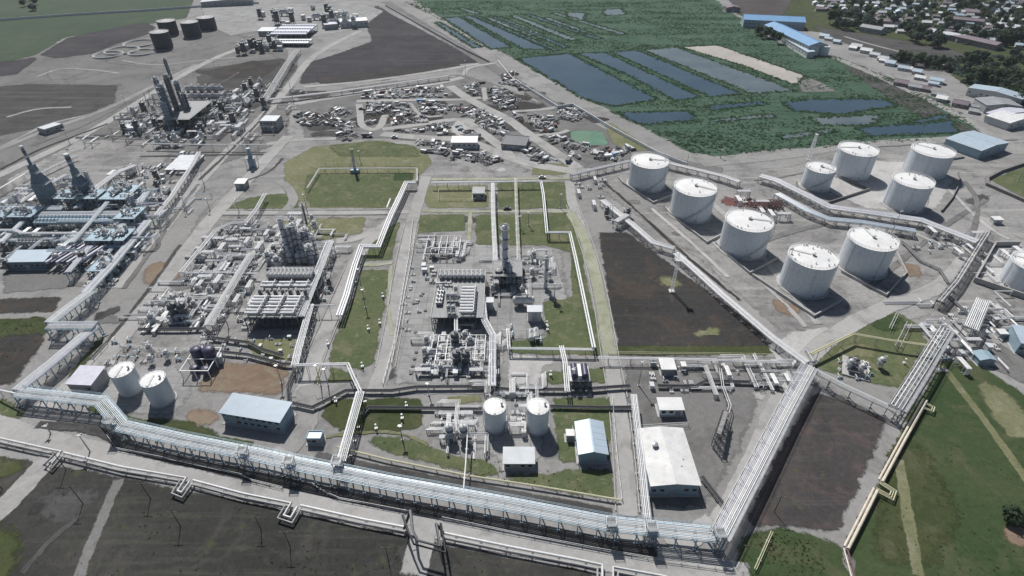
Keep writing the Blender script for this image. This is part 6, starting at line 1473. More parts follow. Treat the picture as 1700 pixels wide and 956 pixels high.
for q in (.6, 1.1):
    for a, b2 in (((-1.3, -1.3), (1.3, -1.3)), ((1.3, -1.3), (1.3, 1.3)), ((1.3, 1.3), (-1.3, 1.3)), ((-1.3, 1.3), (-1.3, -1.3))): mb.bar((*a, h_+q), (*b2, h_+q), .08)
mb.build('railing', 'white', t, False, True); MB().bar((0, 0, h_), (0, 0, h_+3.5), .12).build('spike', 'steel', t, False, True)
t = thing('lattice_mast', G(1342, 266), 'thin pale lattice mast between the marsh and the smallest white tank', 'mast', None); h_ = height_of((1342, 266), 224)
lattice(MB(), 0, 0, 0, h_, 2.2, .9, 2.4, .22).build('lattice_frame', 'white', t, False, True); MB().box(0, 0, h_, 1.6, 1.6, .5).build('lamp_platform', 'pale', t, False, True); MB().box(0, 0, 0, 3, 3, .5).build('footing', 'concrete', t, False, True)
t = thing('flare_stack', G(590, 286), 'blue and white flare stack on the big far lawn', 'flare stack', None); h_ = height_of((590, 286), 247)
MB().lathe(0, 0, [(.9, 0), (.8, h_*.75)], 12).build('lower_stack', 'lilac', t, True, True); MB().lathe(0, 0, [(1.0, h_*.75), (1.0, h_), (.8, h_), (.8, h_-.4)], 12).build('burner_tip', 'yellow', t, True, True)
MB().box(0, 0, 0, 5, 3.5, 2.2).build('base_block', 'steel_blue', t, False, True)
for k in range(3):
    a = k*2.094; MB().bar((5*math.cos(a), 5*math.sin(a), 0), (.8*math.cos(a), .8*math.sin(a), h_*.6), .12).build('strut', 'steel', t, False, True)
t = thing('knockout_tower', G(420, 276), 'squat blue and pale tower by the diagonal left road, on the grass', 'tower', None); h_ = height_of((420, 276), 246)
MB().lathe(0, 0, [(2.2, 0), (2.2, h_*.45), (1.3, h_*.55), (1.1, h_)], 14).build('shell', 'steel_blue', t, True, True)
MB().box(0, 0, h_*.5, 6, 5, .15).build('platform', 'grating', t, False, True)
for sx in (-2.8, 2.8):
    for sy in (-2.3, 2.3): MB().box(sx, sy, 0, .25, .25, h_*.5).build('leg', 'lilac', t, False, True)
for base, top in [((600, 478), 446), ((607, 510), 480), ((349, 349), 329), ((397, 352), 330), ((877, 374), 352), ((863, 379), 358), ((487, 168), 116), ((368, 150), 100), ((773, 125), 100), ((213, 184), 158), ((117, 240), 214),
                  ((1477, 393), 350), ((930, 345), 322), ((668, 730), 706), ((545, 640), 612), ((533, 640), 606), ((150, 750), 722), ((85, 720), 706), ((598, 268), 250), ((1196, 262), 248), ((1060, 640), 600), ((468, 636), 606),
                  ((380, 545), 522), ((920, 500), 470), ((1140, 275), 255), ((950, 640), 612), ((712, 656), 636), ((1360, 300), 282), ((340, 310), 288), ((310, 350), 326), ((250, 330), 300), ((1690, 300), 276), ((510, 350), 322), ((1015, 365), 340)]:
    lamp_mast(base, top)
for bx, by, h_ in [(110, 780, 9), (138, 836, 9), (250, 828, 8), (300, 874, 8), (482, 908, 8), (434, 880, 7), (645, 930, 7), (4, 812, 8), (1232, 930, 8), (1285, 850, 8)]:
    utility_pole((bx, by), h_, brace=False)
for px in [(545, 573), (612, 548), (631, 538), (602, 610), (636, 494), (668, 696), (675, 676), (625, 713), (908, 541), (909, 549), (914, 624), (734, 704), (590, 470), (976, 760), (520, 728), (558, 668), (1500, 604)]:
    b = G(*px); t = thing('marker_post', b); MB().box(0, 0, 0, .9, .9, .9).build('concrete_base', 'roof_white', t, False, True); MB().lathe(0, 0, [(.12, .9), (.12, 2.2), (.35, 2.25), (.35, 2.6), (.1, 2.7)], 8).build('cap_post', 'white', t, False, True)
    reg(t, 'white marker post on the grass', 'marker post', 'white marker posts', b)
for px in [(687, 504), (691, 585), (688, 596), (685, 608), (682, 620), (706, 516), (694, 500), (668, 545), (690, 552), (708, 576), (702, 488)]:
    b = G(*px); t = thing('drain_cover', (b.x, b.y, .3)); MB().lathe(0, 0, [(.75, 0), (.75, .2), (.5, .25)], 10).build('rim', 'concrete_dark', t, False, True); MB().lathe(0, 0, [(.48, .2), (.48, .3)], 10).build('cover', 'black', t, False, True)
    reg(t, 'dark round drain cover on the concrete', 'drain cover', 'drain covers in the concrete', b)
# ================================================================== VEHICLES
def vehicle(px, kind, mat, rz, what, loc=None):
    b = G(*px) if loc is None else loc; t = thing('parked_'+kind, b+Vector((0, 0, .25)), None, None, None, rz)
    if kind == 'car':
        MB().prism([(-2.1, -.85), (2.0, -.85), (2.15, -.6), (2.15, .6), (2.0, .85), (-2.1, .85)], .35, .95).build('body', mat, t, False, True)
        MB().add([(-1.4, -.78, .95), (1.0, -.78, .95), (1.0, .78, .95), (-1.4, .78, .95), (-1.0, -.65, 1.5), (.4, -.65, 1.5), (.4, .65, 1.5), (-1.0, .65, 1.5)], [(4, 5, 6, 7), (0, 1, 5, 4), (1, 2, 6, 5), (2, 3, 7, 6), (3, 0, 4, 7)]).build('cabin', 'glass', t, False, True)
        MB().box(-.3, 0, 1.5, 1.4, 1.25, .05).build('roof', mat, t, False, True); xs, ys, r = (-1.3, 1.3), .8, .33
    else:
        MB().box(-1.2, 0, .8, 5.0, 2.3, 1.5).build('cargo_bed', mat, t, False, True)
        MB().box(2.4, 0, .7, 1.7, 2.2, 1.9).build('cab', 'white' if mat != 'white' else 'roof_sky', t, False, True)
        MB().box(3.22, 0, 1.6, .1, 1.9, .8).build('windscreen', 'glass', t, False, True); xs, ys, r = (-2.4, -1.2, 2.2), 1.0, .5
    w0 = None
    for x in xs:
        for s in (-1, 1):
            if w0 is None: w0 = MB().drum((0, -.12, 0), (0, .12, 0), r, 10, .1).build('wheel', 'black', t, False, True); w0.location = (x, s*ys, r)
            else: piece(w0, t, (x, s*ys, r))
    return reg(t, what, kind, 'parked '+kind+'s', b)
vehicle((842, 348), 'car', 'navy', .1, 'dark blue car')
for px, k, m_, rz in [((720, 172), 'truck', 'white', .1), ((700, 170), 'truck', 'roof_sky', 0), ((634, 185), 'car', 'white', 1), ((600, 182), 'car', 'steel_dark', 0), ((612, 155), 'truck', 'steel', .3), ((944, 268), 'truck', 'steel_dark', 1.2), ((1012, 262), 'truck', 'white', .3),
                     ((1025, 258), 'truck', 'pale', .3), ((655, 229), 'car', 'lilac', 0), ((760, 232), 'car', 'white', .4), ((610, 227), 'truck', 'navy', 0), ((820, 262), 'car', 'pale', .5), ((520, 55), 'truck', 'white', .2), ((470, 38), 'truck', 'pale', 0), ((560, 300), 'car', 'white', 0) if False else ((900, 296), 'car', 'pale', 0)]:
    vehicle(px, k, m_, rz, {'white': 'white', 'roof_sky': 'blue', 'steel_dark': 'dark', 'steel': 'grey', 'pale': 'pale', 'lilac': 'pale lilac', 'navy': 'navy'}[m_]+' '+k)

# ================================================================== SALVAGE YARD
SP = {}                                              # small and far: one mesh each
for cn, cm in (('white', 'pale'), ('rusty', 'rust'), ('grey', 'steel'), ('blue', 'container_blue')):
    mb = MB().box(0, 0, .1, 6.1, 2.5, 2.6)
    for k in range(9): mb.box(-2.7+k*.67, -1.27, .2, .3, .08, 2.3).box(-2.7+k*.67, 1.27, .2, .3, .08, 2.3)
    mb.box(3.07, -.62, .3, .08, 1.15, 2.3).box(3.07, .62, .3, .08, 1.15, 2.3); SP['container_'+cn] = ('shipping_container', mb.mesh('shipping_container', cm))
for cn, cm in (('pale', 'pale'), ('dark', 'steel_dark'), ('rusty', 'rust')):
    mb = MB(); k = 0
    for r_ in range(3):
        for i in range(6-r_): mb.drum((-4.5+.3*math.sin(k), -1.6+i*.62+r_*.3, .35+r_*.5), (4.5+.3*math.cos(k), -1.6+i*.62+r_*.3, .35+r_*.5), .26, 6, .02); k += 1
    mb.box(-2.5, 0, 0, .3, 4, .1).box(2.5, 0, 0, .3, 4, .1); SP['stack_'+cn] = ('pipe_stack', mb.mesh('pipe_stack', cm))
for cn, cm in (('pale', 'concrete'), ('grey', 'concrete_dark')):
    mb = MB()
    for r_ in range(3):
        for i in range(4-r_): mb.box(.2*r_, -1.6+i*1.05+.4*r_, .1+r_*.55, 8.5-r_, .7, .5)
    SP['beams_'+cn] = ('beam_stack', mb.mesh('beam_stack', cm))
for cn, cm, sd0 in (('dark', 'steel_dark', 1), ('rusty', 'rust', 2), ('pale', 'pale', 3), ('grey', 'steel', 4)):
    mb = MB(); rnd = random.Random(sd0)
    for i in range(34):
        a = rnd.uniform(0, 6.28); q = rnd.uniform(0, 3.4); z = rnd.uniform(.1, 2.4)*(1-q/4)
        c = Vector((q*math.cos(a)*1.5, q*math.sin(a), z)); d = Vector((rnd.uniform(-1, 1), rnd.uniform(-1, 1), rnd.uniform(-.3, .5))).normalized()*rnd.uniform(.6, 2.4)
        mb.bar(c-d, c+d+Vector((0, 0, .2)), rnd.uniform(.15, .7), rnd.uniform(.1, .6))
    SP['heap_'+cn] = ('scrap_heap', mb.mesh('scrap_heap', cm))
mb = MB().box(0, 0, .4, 4.5, 2.2, 1.3).box(-1, 0, 1.7, 1.8, 1.8, 1.2).drum((.6, 0, 2.1), (2.0, 0, 2.1), .5, 10).bar((1.2, 0, 1.6), (4.2, 0, 3.6), .3)
for x_ in (-1.5, 0, 1.5): mb.drum((x_, -1.2, .5), (x_, 1.2, .5), .5, 10, .05)
SP['machine'] = ('work_machine', mb.mesh('work_machine', 'steel_dark'))
SP['vessel'] = ('scrap_vessel', MB().drum((-3, 0, 1.3), (3, 0, 1.3), 1.25, 12).box(-1.5, 0, 0, .4, 2.4, .5).box(1.5, 0, 0, .4, 2.4, .5).mesh('scrap_vessel', 'pale'))
SW = {'container_white': ('pale shipping container', 'container'), 'container_rusty': ('rusty shipping container', 'container'), 'container_grey': ('grey shipping container', 'container'), 'container_blue': ('blue shipping container', 'container'),
      'stack_pale': ('stack of pale pipes', 'pipe stack'), 'stack_dark': ('stack of dark pipes', 'pipe stack'), 'stack_rusty': ('stack of rusty pipes', 'pipe stack'), 'beams_pale': ('stack of pale beams', 'beam stack'), 'beams_grey': ('stack of grey beams', 'beam stack'),
      'heap_dark': ('dark scrap heap', 'scrap heap'), 'heap_rusty': ('rusty scrap heap', 'scrap heap'), 'heap_pale': ('pale scrap heap', 'scrap heap'), 'heap_grey': ('grey scrap heap', 'scrap heap'), 'machine': ('dark work machine with boom', 'machine'), 'vessel': ('pale discarded vessel', 'scrap vessel')}
YARD = [[(608, 154), (660, 152), (738, 149)], [(600, 163), (660, 162), (745, 163)], [(602, 174), (660, 176), (735, 178)], [(604, 188), (640, 186)], [(642, 191), (690, 188), (742, 184)], [(604, 205), (622, 211)], [(652, 204), (690, 201), (735, 197)],
        [(655, 218), (700, 215), (745, 209)], [(676, 228), (745, 226)], [(690, 236), (744, 237)], [(746, 140), (775, 158), (798, 178)], [(772, 146), (803, 142)], [(776, 152), (800, 156)], [(778, 160), (806, 164)], [(814, 146), (832, 172)], [(820, 150), (856, 168)],
        [(756, 176), (785, 195), (808, 212)], [(770, 178), (815, 205)], [(790, 182), (832, 206)], [(800, 188), (850, 214)], [(826, 170), (852, 182)], [(846, 190), (872, 216)], [(876, 196), (918, 194)], [(880, 204), (922, 208)], [(884, 214), (916, 220)],
        [(930, 184), (966, 192)], [(934, 192), (962, 199)], [(904, 236), (930, 228)], [(816, 232), (834, 256)], [(872, 250), (908, 262)], [(884, 258), (925, 268)], [(930, 246), (952, 266)], [(938, 240), (975, 246)], [(980, 256), (1035, 262)], [(1010, 254), (1048, 248)],
        [(752, 256), (800, 262)], [(800, 254), (822, 272)], [(770, 210), (800, 236)], [(815, 215), (845, 232)], [(496, 190), (525, 196)], [(500, 200), (530, 206)], [(546, 185), (580, 190)], [(545, 200), (585, 212)], [(560, 222), (586, 232)], [(705, 246), (748, 250)], [(840, 130), (875, 150)], [(850, 120), (840, 140)]]
rnd = random.Random(77); NY = 0
for row, off_ in [(r_, d_) for r_ in YARD for d_ in (0, 4.0, -4.0)]:
    pts = offset_path([G(*p) for p in row], off_); L = plen(pts); s = rnd.uniform(0, 3)
    while s < L and NY < 1150:
        p, a = walk_path(pts, s)
        k = rnd.choices(list(SW), [2.5, .8, 3, .4, 4.5, 6, .8, 3.5, 6, 8, 1.2, 3, 7, 3.5, 1.6])[0]
        along = rnd.random() < .5
        if any(min((p.x-q.x)**2+(p.y-q.y)**2 for q in tp) < (w_*.5+2.6)**2 for tp, w_ in TRACKS): s += 1.5; continue
        o = bpy.data.objects.new(SP[k][0], SP[k][1]); COL.objects.link(o); o.location = (p.x+rnd.uniform(-.6, .6), p.y+rnd.uniform(-3, 3), .2); o.rotation_euler = (0, 0, a+(0 if along else math.pi/2)+rnd.uniform(-.2, .2)); o.scale = (rnd.uniform(.45, .8),)*3
        reg(o, SW[k][0], SW[k][1], {'container': 'containers in the salvage yard', 'pipe stack': 'pipe stacks in the salvage yard', 'beam stack': 'beam stacks in the salvage yard'}.get(SW[k][1], SW[k][1]+'s in the salvage yard'), p)
        NY += 1; s += (3.2 if along else 1.9)+rnd.uniform(0, .8)
building('flat black-roofed shelter in the middle of the salvage yard', (832, 247), (872, 250), 16, 3.0, 'flat', .2, 'wall_grey', 'steel_dark', 3, 1, (.5,), .4, 'shelter')

# ================================================================== TOWN AND TREES
def make_tree(seed, H_, Wd, leafm, n=150, leafs=.55):
    rnd = random.Random(seed); t = thing('tree', (0, -600, 0), None, 'tree')
    mb = MB(); mb.lathe(0, 0, [(.28, 0), (.18, H_*.4), (.06, H_*.8)], 7)
    for k in range(5):
        a = rnd.uniform(0, 6.28); z = H_*rnd.uniform(.3, .6); mb.bar((0, 0, z), (Wd*.4*math.cos(a), Wd*.4*math.sin(a), z+H_*.22), .12)
    mb.build('trunk', 'bark', t, True, True)
    mb = MB(); lobes = [(Vector((rnd.uniform(-.3, .3)*Wd, rnd.uniform(-.3, .3)*Wd, H_*rnd.uniform(.42, .85))), rnd.uniform(.2, .34)*Wd) for _ in range(7)]
    for i in range(n):
        c, q = rnd.choice(lobes); d = Vector((rnd.gauss(0, 1), rnd.gauss(0, 1), rnd.gauss(0, .8))).normalized()
        p = c+d*q*rnd.uniform(.6, 1.08); s = leafs*rnd.uniform(.6, 1.4)*Wd/6
        nrm = (d+Vector((rnd.uniform(-.6, .6), rnd.uniform(-.6, .6), rnd.uniform(-.2, .7)))).normalized(); u = nrm.orthogonal().normalized(); v = nrm.cross(u)
        mb.add([p-u*s-v*s*.7, p+u*s*.9-v*s, p+u*s+v*s*.8, p-u*s*.8+v*s], [(0, 1, 2, 3)])
    mb.build('crown', leafm, t, False, True)
    return learn(t)
TREES = [make_tree(i, random.uniform(7, 10), random.uniform(6, 9), 'leaf_blue' if i % 2 else 'leaf', 190) for i in range(6)]
def plant_tree(p, sc, what, i=None):
    o = copy_tree(TREES[i if i is not None else random.randrange(6)], (p.x, p.y, 0), random.uniform(0, 6.28), sc)
    return reg(o, what, 'tree', 'trees of the town and its edges', p)
bush = make_tree(91, 5.0, 6.0, 'leaf', 700, .32); MADE = copy_tree(bush, G(1674, 866)); tag(MADE, 'single round green bush on bare soil in the green field', 'bush', None)
MADE.name = 'bush'
def inpoly(px, py, P):
    r = False
    for i in range(len(P)):
        (x1, y1), (x2, y2) = P[i], P[i-1]
        if (y1 > py) != (y2 > py) and px < (x2-x1)*(py-y1)/(y2-y1)+x1: r = not r
    return r
TOWN = [(1345, 16), (1400, -18), (1760, -18), (1760, 84), (1640, 78), (1560, 66), (1470, 52), (1400, 36)]
rnd = random.Random(5); HP = []
HK = [('pale grey-roofed house', 'wall_pale', 'roof_pale'), ('white-roofed house', 'wall_pale', 'roof_white'), ('rust-roofed house', 'wall_brick', 'roof_rust'), ('grey-roofed house', 'wall_grey', 'roof_grey'), ('light blue-roofed house', 'wall_pale', 'roof_blue')]
HPROTO = []
for k, (nm, wm, rm) in enumerate(HK):
    for v in range(2):
        t = building(None, (0, 0), (0, 0), 8+3*v, 3.2, 'gable', 2.0, wm, rm, 3, 1, (.2,), .5, 'house', 'house', None, 'width', (), (Vector((0, -700, 0)), Vector((11-2*v, -700, 0)))); learn(t); HPROTO.append((t, nm))
def house_at(p, rz, k):
    o = copy_tree(HPROTO[k][0], (p.x, p.y, 0), rz, rnd.uniform(.62, .9)); reg(o, HPROTO[k][1], 'house', 'houses of the town', p)
tries = 0
while len(HP) < 262 and tries < 15000:
    tries += 1; px, py = rnd.uniform(1340, 1740), rnd.uniform(-16, 84)
    if not inpoly(px, py, TOWN): continue
    p = G(px, py); row = round(p.y/19); p.y = row*19+rnd.uniform(-3, 3)
    if any((p.x-q.x)**2+(p.y-q.y)**2 < 12.5**2 for q in HP): continue
    HP.append(p); house_at(p, rnd.choice((0, 0, 1.57, .1, -.25))+rnd.uniform(-.1, .1)-.35, rnd.choice((0, 0, 1, 2, 4, 4, 6, 7, 6, 7, 8, 9, 5)))
for (a, b, w, k) in [((1455, 42), (1500, 46), 12, 2), ((1535, 58), (1650, 84), 13, 2), ((1540, 60), (1600, 72), 10, 0), ((1385, 40), (1412, 44), 12, 2), ((1425, 52), (1460, 58), 12, 3), ((1600, 26), (1635, 30), 14, 2), ((1570, 38), (1630, 44), 10, 2), ((1650, 50), (1700, 58), 20, 0), ((1660, 40), (1700, 44), 10, 1)]:
    building(['long pale workshop at the near edge of the town', 'longest rust-roofed barracks at the near edge of the town', 'pale-roofed barracks behind the longest rust-roofed one', 'rust-roofed store right of the bright blue factory', 'grey-roofed store on the bare ground before the town', 'rust-roofed block in the middle of the town',
              'long low rust-roofed row in the middle of the town', 'broad pale-roofed hall at the right edge of the town', 'narrow white-roofed hall at the right edge of the town'][[(1455, 42), (1535, 58), (1540, 60), (1385, 40), (1425, 52), (1600, 26), (1570, 38), (1650, 50), (1660, 40)].index(a)],
             a, b, w, 5, 'gable', 2, ['wall_pale', 'wall_pale', 'wall_brick', 'wall_grey'][k], ['roof_pale', 'roof_white', 'roof_rust', 'roof_grey'][k], 8, 1, (.3,), .4, 'workshop', ridge='width')
NT = 0
def grove(poly, n, sc, seed, what):
    global NT
    rnd = random.Random(seed); xs = [p[0] for p in poly]; ys = [p[1] for p in poly]; c = 0; tr = 0
    while c < n and tr < n*40 and NT < 296:
        tr += 1; px, py = rnd.uniform(min(xs), max(xs)), rnd.uniform(min(ys), max(ys))
        if not inpoly(px, py, poly): continue
        p = G(px, py)
        if any((p.x-q.x)**2+(p.y-q.y)**2 < 20 for q in HP): continue
        plant_tree(p, rnd.uniform(*sc), what); c += 1; NT += 1
grove(TOWN, 165, (.8, 1.35), 1, 'leafy town tree')
grove([(1558, 100), (1720, 92), (1740, 180), (1680, 178), (1600, 140)], 60, (.7, 1.3), 2, 'green orchard tree')
grove([(1365, 36), (1440, 36), (1450, 50), (1375, 52)], 14, (1, 1.5), 3, 'big dark tree')
grove([(1500, 50), (1560, 62), (1560, 84), (1500, 72)], 14, (1, 1.4), 4, 'big dark tree')
grove([(1640, 60), (1720, 66), (1720, 80), (1650, 78)], 12, (1.1, 1.6), 6, 'big dark tree')
grove([(1480, 92), (1550, 105), (1590, 122), (1500, 108)], 14, (.7, 1.1), 7, 'green tree')
grove([(1250, 50), (1300, 64), (1330, 84), (1260, 66)], 12, (.7, 1.1), 8, 'green tree')
grove([(0, -10), (110, 4), (110, 18), (0, 20)], 12, (.8, 1.3), 9, 'dark field tree')
grove([(1240, 0), (1300, 4), (1290, 16), (1240, 14)], 8, (1, 1.4), 10, 'dark tree')
# low sheds and stalls along the town road
for i in range(16):
    u = i/15; p = G(1370+u*180, 66+u*78); house_at(p+Vector((rnd.uniform(-5, 5), rnd.uniform(-5, 5)+7, 0)), -.7, rnd.choice((0, 2, 6, 8, 9, 3)))
for i in range(9):
    u = i/8; p = G(1480+u*130, 140+u*45); house_at(p+Vector((rnd.uniform(-6, 6), rnd.uniform(-4, 4), 0)), -.7, rnd.choice((6, 7, 3, 4)))

grove([(1370, 80), (1440, 96), (1600, 180), (1640, 220), (1560, 180), (1440, 118)], 10, (.5, .9), 11, 'small roadside tree')
# ---- reeds and shrubs of the marsh: uncountable, one object each
def tufts(name, pts, mat, size, rnd, kind='stuff', label=None, cat=None, blades=5, hs=1.0):
    V = np.empty((len(pts)*blades*4, 3), np.float32); n = 0
    for (x, y, s) in pts:
        for b in range(blades):
            a = rnd.random()*6.283; c, q = math.cos(a), math.sin(a); w = size*s*(.5+rnd.random()*.6); h = size*s*hs*(.45+rnd.random()*.6)
            ox, oy = (rnd.random()-.5)*size*s*1.4, (rnd.random()-.5)*size*s*1.4; tx, ty = (rnd.random()-.5)*size*s*.9, (rnd.random()-.5)*size*s*.9
            V[n] = (x+ox-c*w*.5, y+oy-q*w*.5, .1); V[n+1] = (x+ox+c*w*.5, y+oy+q*w*.5, .1); V[n+2] = (x+ox+c*w*.45+tx, y+oy+q*w*.45+ty, h); V[n+3] = (x+ox-c*w*.45+tx, y+oy-q*w*.45+ty, h*.9); n += 4
    me = bpy.data.meshes.new(name); m = n//4
    me.vertices.add(n); me.vertices.foreach_set('co', V.ravel()); me.loops.add(n); me.loops.foreach_set('vertex_index', np.arange(n, dtype=np.int32))
    me.polygons.add(m); me.polygons.foreach_set('loop_start', np.arange(0, n, 4, dtype=np.int32)); me.polygons.foreach_set('loop_total', np.full(m, 4, np.int32)); me.update(); me.validate(); me.materials.append(MATS[mat])
    o = bpy.data.objects.new(name, me); COL.objects.link(o); tag(o, label, cat, None, kind); return o
rnd = random.Random(9); pts = []
MARSH = [(668, 2), (1170, 0), (1215, 24), (1300, 62), (1420, 105), (1560, 160), (1625, 215), (1590, 232), (1440, 240), (1160, 260), (1010, 184), (870, 108), (770, 52)]
PP = [p for m_, p in POND]+[[(1130, 78), (1192, 75), (1338, 126), (1322, 142), (1230, 108)]]
MW = [G(*p) for p in MARSH]; xa, xb = min(p.x for p in MW), max(p.x for p in MW); ya, yb_ = min(p.y for p in MW), max(p.y for p in MW)
def shrink(P, f=.97):
    cx = sum(p[0] for p in P)/len(P); cy = sum(p[1] for p in P)/len(P); return [(cx+(x-cx)*f, cy+(y-cy)*f) for x, y in P]
PPs = [shrink(P) for P in PP]
while len(pts) < 15000:
    x, y = rnd.uniform(xa, xb), rnd.uniform(ya, yb_); px, py = PX((x, y, 0))
    if not inpoly(px, py, MARSH) or any(inpoly(px, py, P) for P in PPs): continue
    v = mnoise.noise(Vector((x*.012, y*.055, 0)))+.5*mnoise.noise(Vector((x*.05, y*.05, 3)))
    if v < rnd.uniform(-.45, .35): continue
    pts.append((x, y, .6+.6*rnd.random()+max(0, v)*.5))
for P in PP:                                             # thicker belts on the dykes between the ponds
    Q = [G(*p) for p in P]
    for i in range(len(Q)):
        a, b = Q[i-1], Q[i]; L = (b-a).length
        for k in range(int(L*1.6)):
            p = a.lerp(b, rnd.random()); pts.append((p.x+rnd.gauss(0, 1.2), p.y+rnd.gauss(0, 1.2), .7+rnd.random()*.9))
tufts('reeds', pts, 'reed', 1.0, rnd, hs=.55, label='green reed belts on the dykes between the ponds', cat='reeds')
pts = []
for poly, n in [([(150, 770), (700, 880), (1000, 940), (1000, 985), (60, 985), (60, 800)], 1100), ([(1420, 800), (1500, 730), (1720, 740), (1720, 980), (1430, 980)], 500), ([(60, 690), (210, 735), (420, 770), (440, 760), (230, 720), (150, 680)], 700),
                ([(520, 760), (1020, 850), (1020, 875), (520, 790)], 900), ([(1240, 880), (1400, 900), (1410, 960), (1230, 960)], 600), ([(0, 525), (80, 525), (80, 560), (0, 600)], 300), ([(590, 725), (1020, 800), (1020, 836), (770, 795)], 700), ([(480, 260), (690, 240), (690, 300), (510, 300)], 500)]:
    xs = [p[0] for p in poly]; ys = [p[1] for p in poly]; c = 0
    while c < n:
        px, py = rnd.uniform(min(xs), max(xs)), rnd.uniform(min(ys), max(ys)); c += 1
        if not inpoly(px, py, poly): continue
        p = G(px, py)
        if mnoise.noise(Vector((p.x*.06, p.y*.06, 1))) < rnd.uniform(-.3, .3): continue
        pts.append((p.x, p.y, .35+.5*rnd.random()))
tufts('weeds', pts, 'weed', .5, rnd, label='sparse weeds and grass tufts over the fields', cat='weeds')

pts = []
TB = [[(1345, 4), (1400, -30), (1800, -30), (1800, 92), (1640, 82), (1560, 68), (1470, 54), (1400, 40)], [(1555, 98), (1740, 90), (1760, 186), (1690, 180), (1605, 142)], [(1180, -30), (1420, -30), (1380, -6), (1200, -4)], [(1465, 86), (1560, 104), (1600, 124), (1500, 106)]]
for P, n in zip(TB, (2600, 420, 260, 120)):
    xs = [p[0] for p in P]; ys = [p[1] for p in P]; c = 0
    while c < n:
        px, py = rnd.uniform(min(xs), max(xs)), rnd.uniform(min(ys), max(ys)); c += 1
        if not inpoly(px, py, P): continue
        p = G(px, py)
        if any((p.x-q.x)**2+(p.y-q.y)**2 < 34 for q in HP): continue
        pts.append((p.x, p.y, .5+.8*rnd.random()))
tufts('undergrowth', pts, 'leaf_blue', 3.4, rnd, label='dark leafy garden greenery filling the gaps between town houses', cat='greenery', blades=9, hs=.7)

# ================================================================== LABELS FOR THE REPEATS
LM = [('the white-roofed warehouse', 1110, 765), ('the light blue gabled shed', 980, 730), ('the two-storey building with pale blue roof', 425, 690), ('the two tall white tanks', 858, 700), ('the low grey hut', 860, 760), ('the lower lawn rack', 590, 690),
      ('the two dark round drums', 962, 622), ('the big central lawn', 595, 540), ('the central pump yard', 752, 595), ('the central structure deck', 760, 490), ('the upper manifold block', 735, 415), ('the tallest central column', 838, 450), ('the lower green plot', 925, 545),
      ('the dark soil plot', 1130, 490), ('the rounded far green plots', 780, 335), ('the big far lawn', 590, 300), ('the lilac column cluster', 500, 400), ('the left structure deck', 458, 495), ('the vessel yard', 290, 520), ('the pump yard above the vessels', 350, 450), ('the zigzag white pipeline', 385, 390),
      ('the dark blue drums', 340, 605), ('the two left white tanks', 230, 640), ('the fin-fan coolers', 130, 378), ('the dark furnace', 85, 310), ('the furnace tower', 150, 310), ('the light blue roofed hall', 45, 430), ('the lower left rack bend', 170, 450), ('the long pale shed', 300, 270), ('the slanting lilac rack', 215, 300),
      ('the far dark towers', 295, 170), ('the twin rows of white drums', 350, 165), ('the far diagonal road', 420, 170), ('the far bank of coolers', 490, 60), ('the grey box building', 450, 210), ('the far white hall', 590, 35),
      ('the upper salvage yard track', 660, 155), ('the blue truck in the salvage yard', 700, 172), ('the middle salvage yard track', 690, 195), ('the left loop of the salvage yard', 612, 205), ('the lower salvage yard track', 700, 230), ('the white shed of the salvage yard', 772, 240), ('the top corner of the salvage yard', 785, 150),
      ('the salvage yard crossroads', 800, 190), ('the black-roofed shelter', 850, 240), ('the marsh wall', 850, 155), ('the small green pond', 950, 205), ('the green pond corner', 905, 250), ('the farthest left storage tank', 1030, 265), ('the red scaffold yard', 1265, 345), ('the smallest white tank', 1370, 305), ('the nearest large tank', 1340, 470),
      ('the right pipe junction', 1580, 400), ('the pale platform', 1680, 450), ('the right-hand compound', 1620, 560), ('the round lawn', 1450, 600), ('the diagonal white rack', 1250, 640), ('the kiosk yard', 1110, 625), ('the bottom left field', 180, 830), ('the bottom centre field', 520, 900), ('the green field', 1560, 800), ('the front road', 130, 735),
      ('the bright blue factory', 1300, 60), ('the near edge of the town', 1480, 50), ('the town orchard', 1640, 130), ('the town road', 1460, 105), ('the far end of the town road', 1560, 165), ('the back of the town', 1450, 8), ('the middle of the town', 1560, 25), ('the far corner of the town', 1670, 15), ('the right edge of the town', 1680, 60),
      ('the green meadow', 60, 20), ('the cable tray on the brown field', 450, 580), ('the cut through the left yards', 400, 340), ('the farm edge rack', 1030, 370), ('the centre road', 1020, 690), ('the front rack corner', 1230, 880), ('the pump station', 760, 710), ('the bottom right road', 880, 940), ('the far left road', 140, 230)]
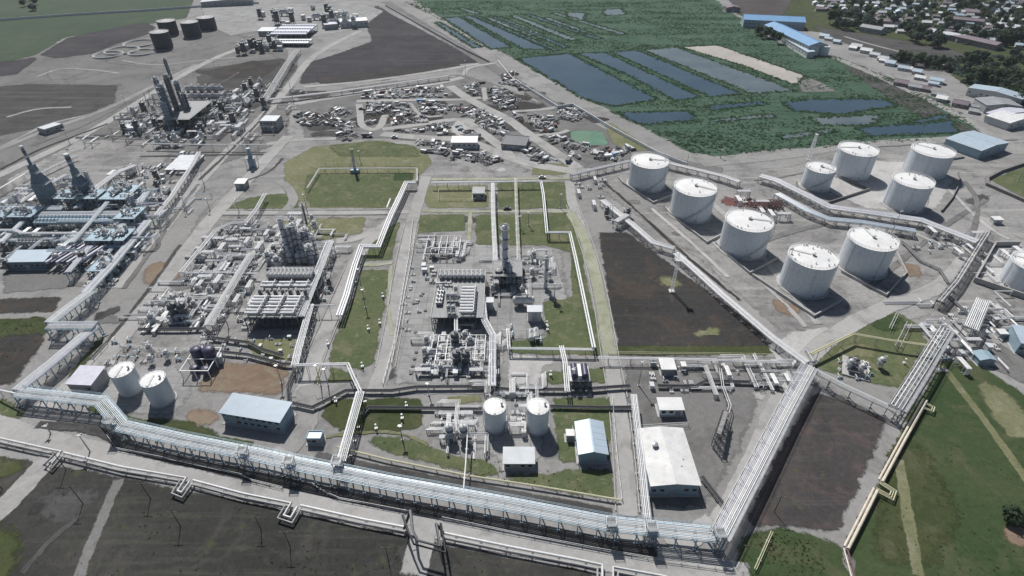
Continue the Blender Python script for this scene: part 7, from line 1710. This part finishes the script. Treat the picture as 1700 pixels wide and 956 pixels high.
def ordinal(n):
    a = ['zeroth', 'first', 'second', 'third', 'fourth', 'fifth', 'sixth', 'seventh', 'eighth', 'ninth', 'tenth', 'eleventh', 'twelfth', 'thirteenth', 'fourteenth', 'fifteenth', 'sixteenth', 'seventeenth', 'eighteenth', 'nineteenth', 'twentieth']
    if n <= 20: return a[n]
    tens = {2: 'twenty', 3: 'thirty', 4: 'forty', 5: 'fifty', 6: 'sixty', 7: 'seventy', 8: 'eighty', 9: 'ninety'}
    return 'thirtieth' if n == 30 else 'fortieth' if n == 40 else tens[n//10]+'-'+a[n % 10] if n % 10 else tens[n//10][:-1]+'ieth'
bins = {}
for o, what, (px, py) in REG:
    lm = min(LM, key=lambda l: ((l[1]-px)*.7)**2+((l[2]-py)*1.5)**2)[0]
    bins.setdefault((what, lm), []).append((px, py, o))
for (what, lm), it in bins.items():
    it.sort(key=lambda q: (q[0], q[1])); prep = '' if ' on the structure deck' in what or lm.split('the ')[-1] in what else ' near '+lm
    room = 16-len(what.split())-(4 if len(it) > 2 else 1)
    if len(prep.split()) > room: prep = ' '.join(('by '+lm).split()[:1]+lm.split()[-max(1, room-1):]) if room > 1 else ''; prep = ' '+prep if prep else ''
    for i, (px, py, o) in enumerate(it):
        if len(it) == 1: o['label'] = what+prep
        elif i == 0: o['label'] = 'leftmost '+what+prep
        elif i == len(it)-1: o['label'] = 'rightmost '+what+prep
        else: o['label'] = ordinal(i+1)+' '+what+' from left'+prep
# the air over the site
m, t, o, p = _new('mat_haze'); t.nodes.remove(p)
pv = t.nodes.new('ShaderNodeVolumePrincipled'); pv.inputs['Density'].default_value = HAZE; pv.inputs['Color'].default_value = (.80, .88, .96, 1); pv.inputs['Anisotropy'].default_value = 0.2
t.links.new(pv.outputs[0], o.inputs['Volume'])
if HAZE > 0: tag(MB().box(0, 950, -1, 3400, 3100, CAMH+8).build('haze', 'mat_haze'), kind='stuff')
# prototypes are no part of the place
def drop(o):
    for c in KIDS.get(o.name, []): drop(c)
    bpy.data.objects.remove(o)
for o in list(PROTO.values())+TREES+[bush]+[h[0] for h in HPROTO]: drop(o)
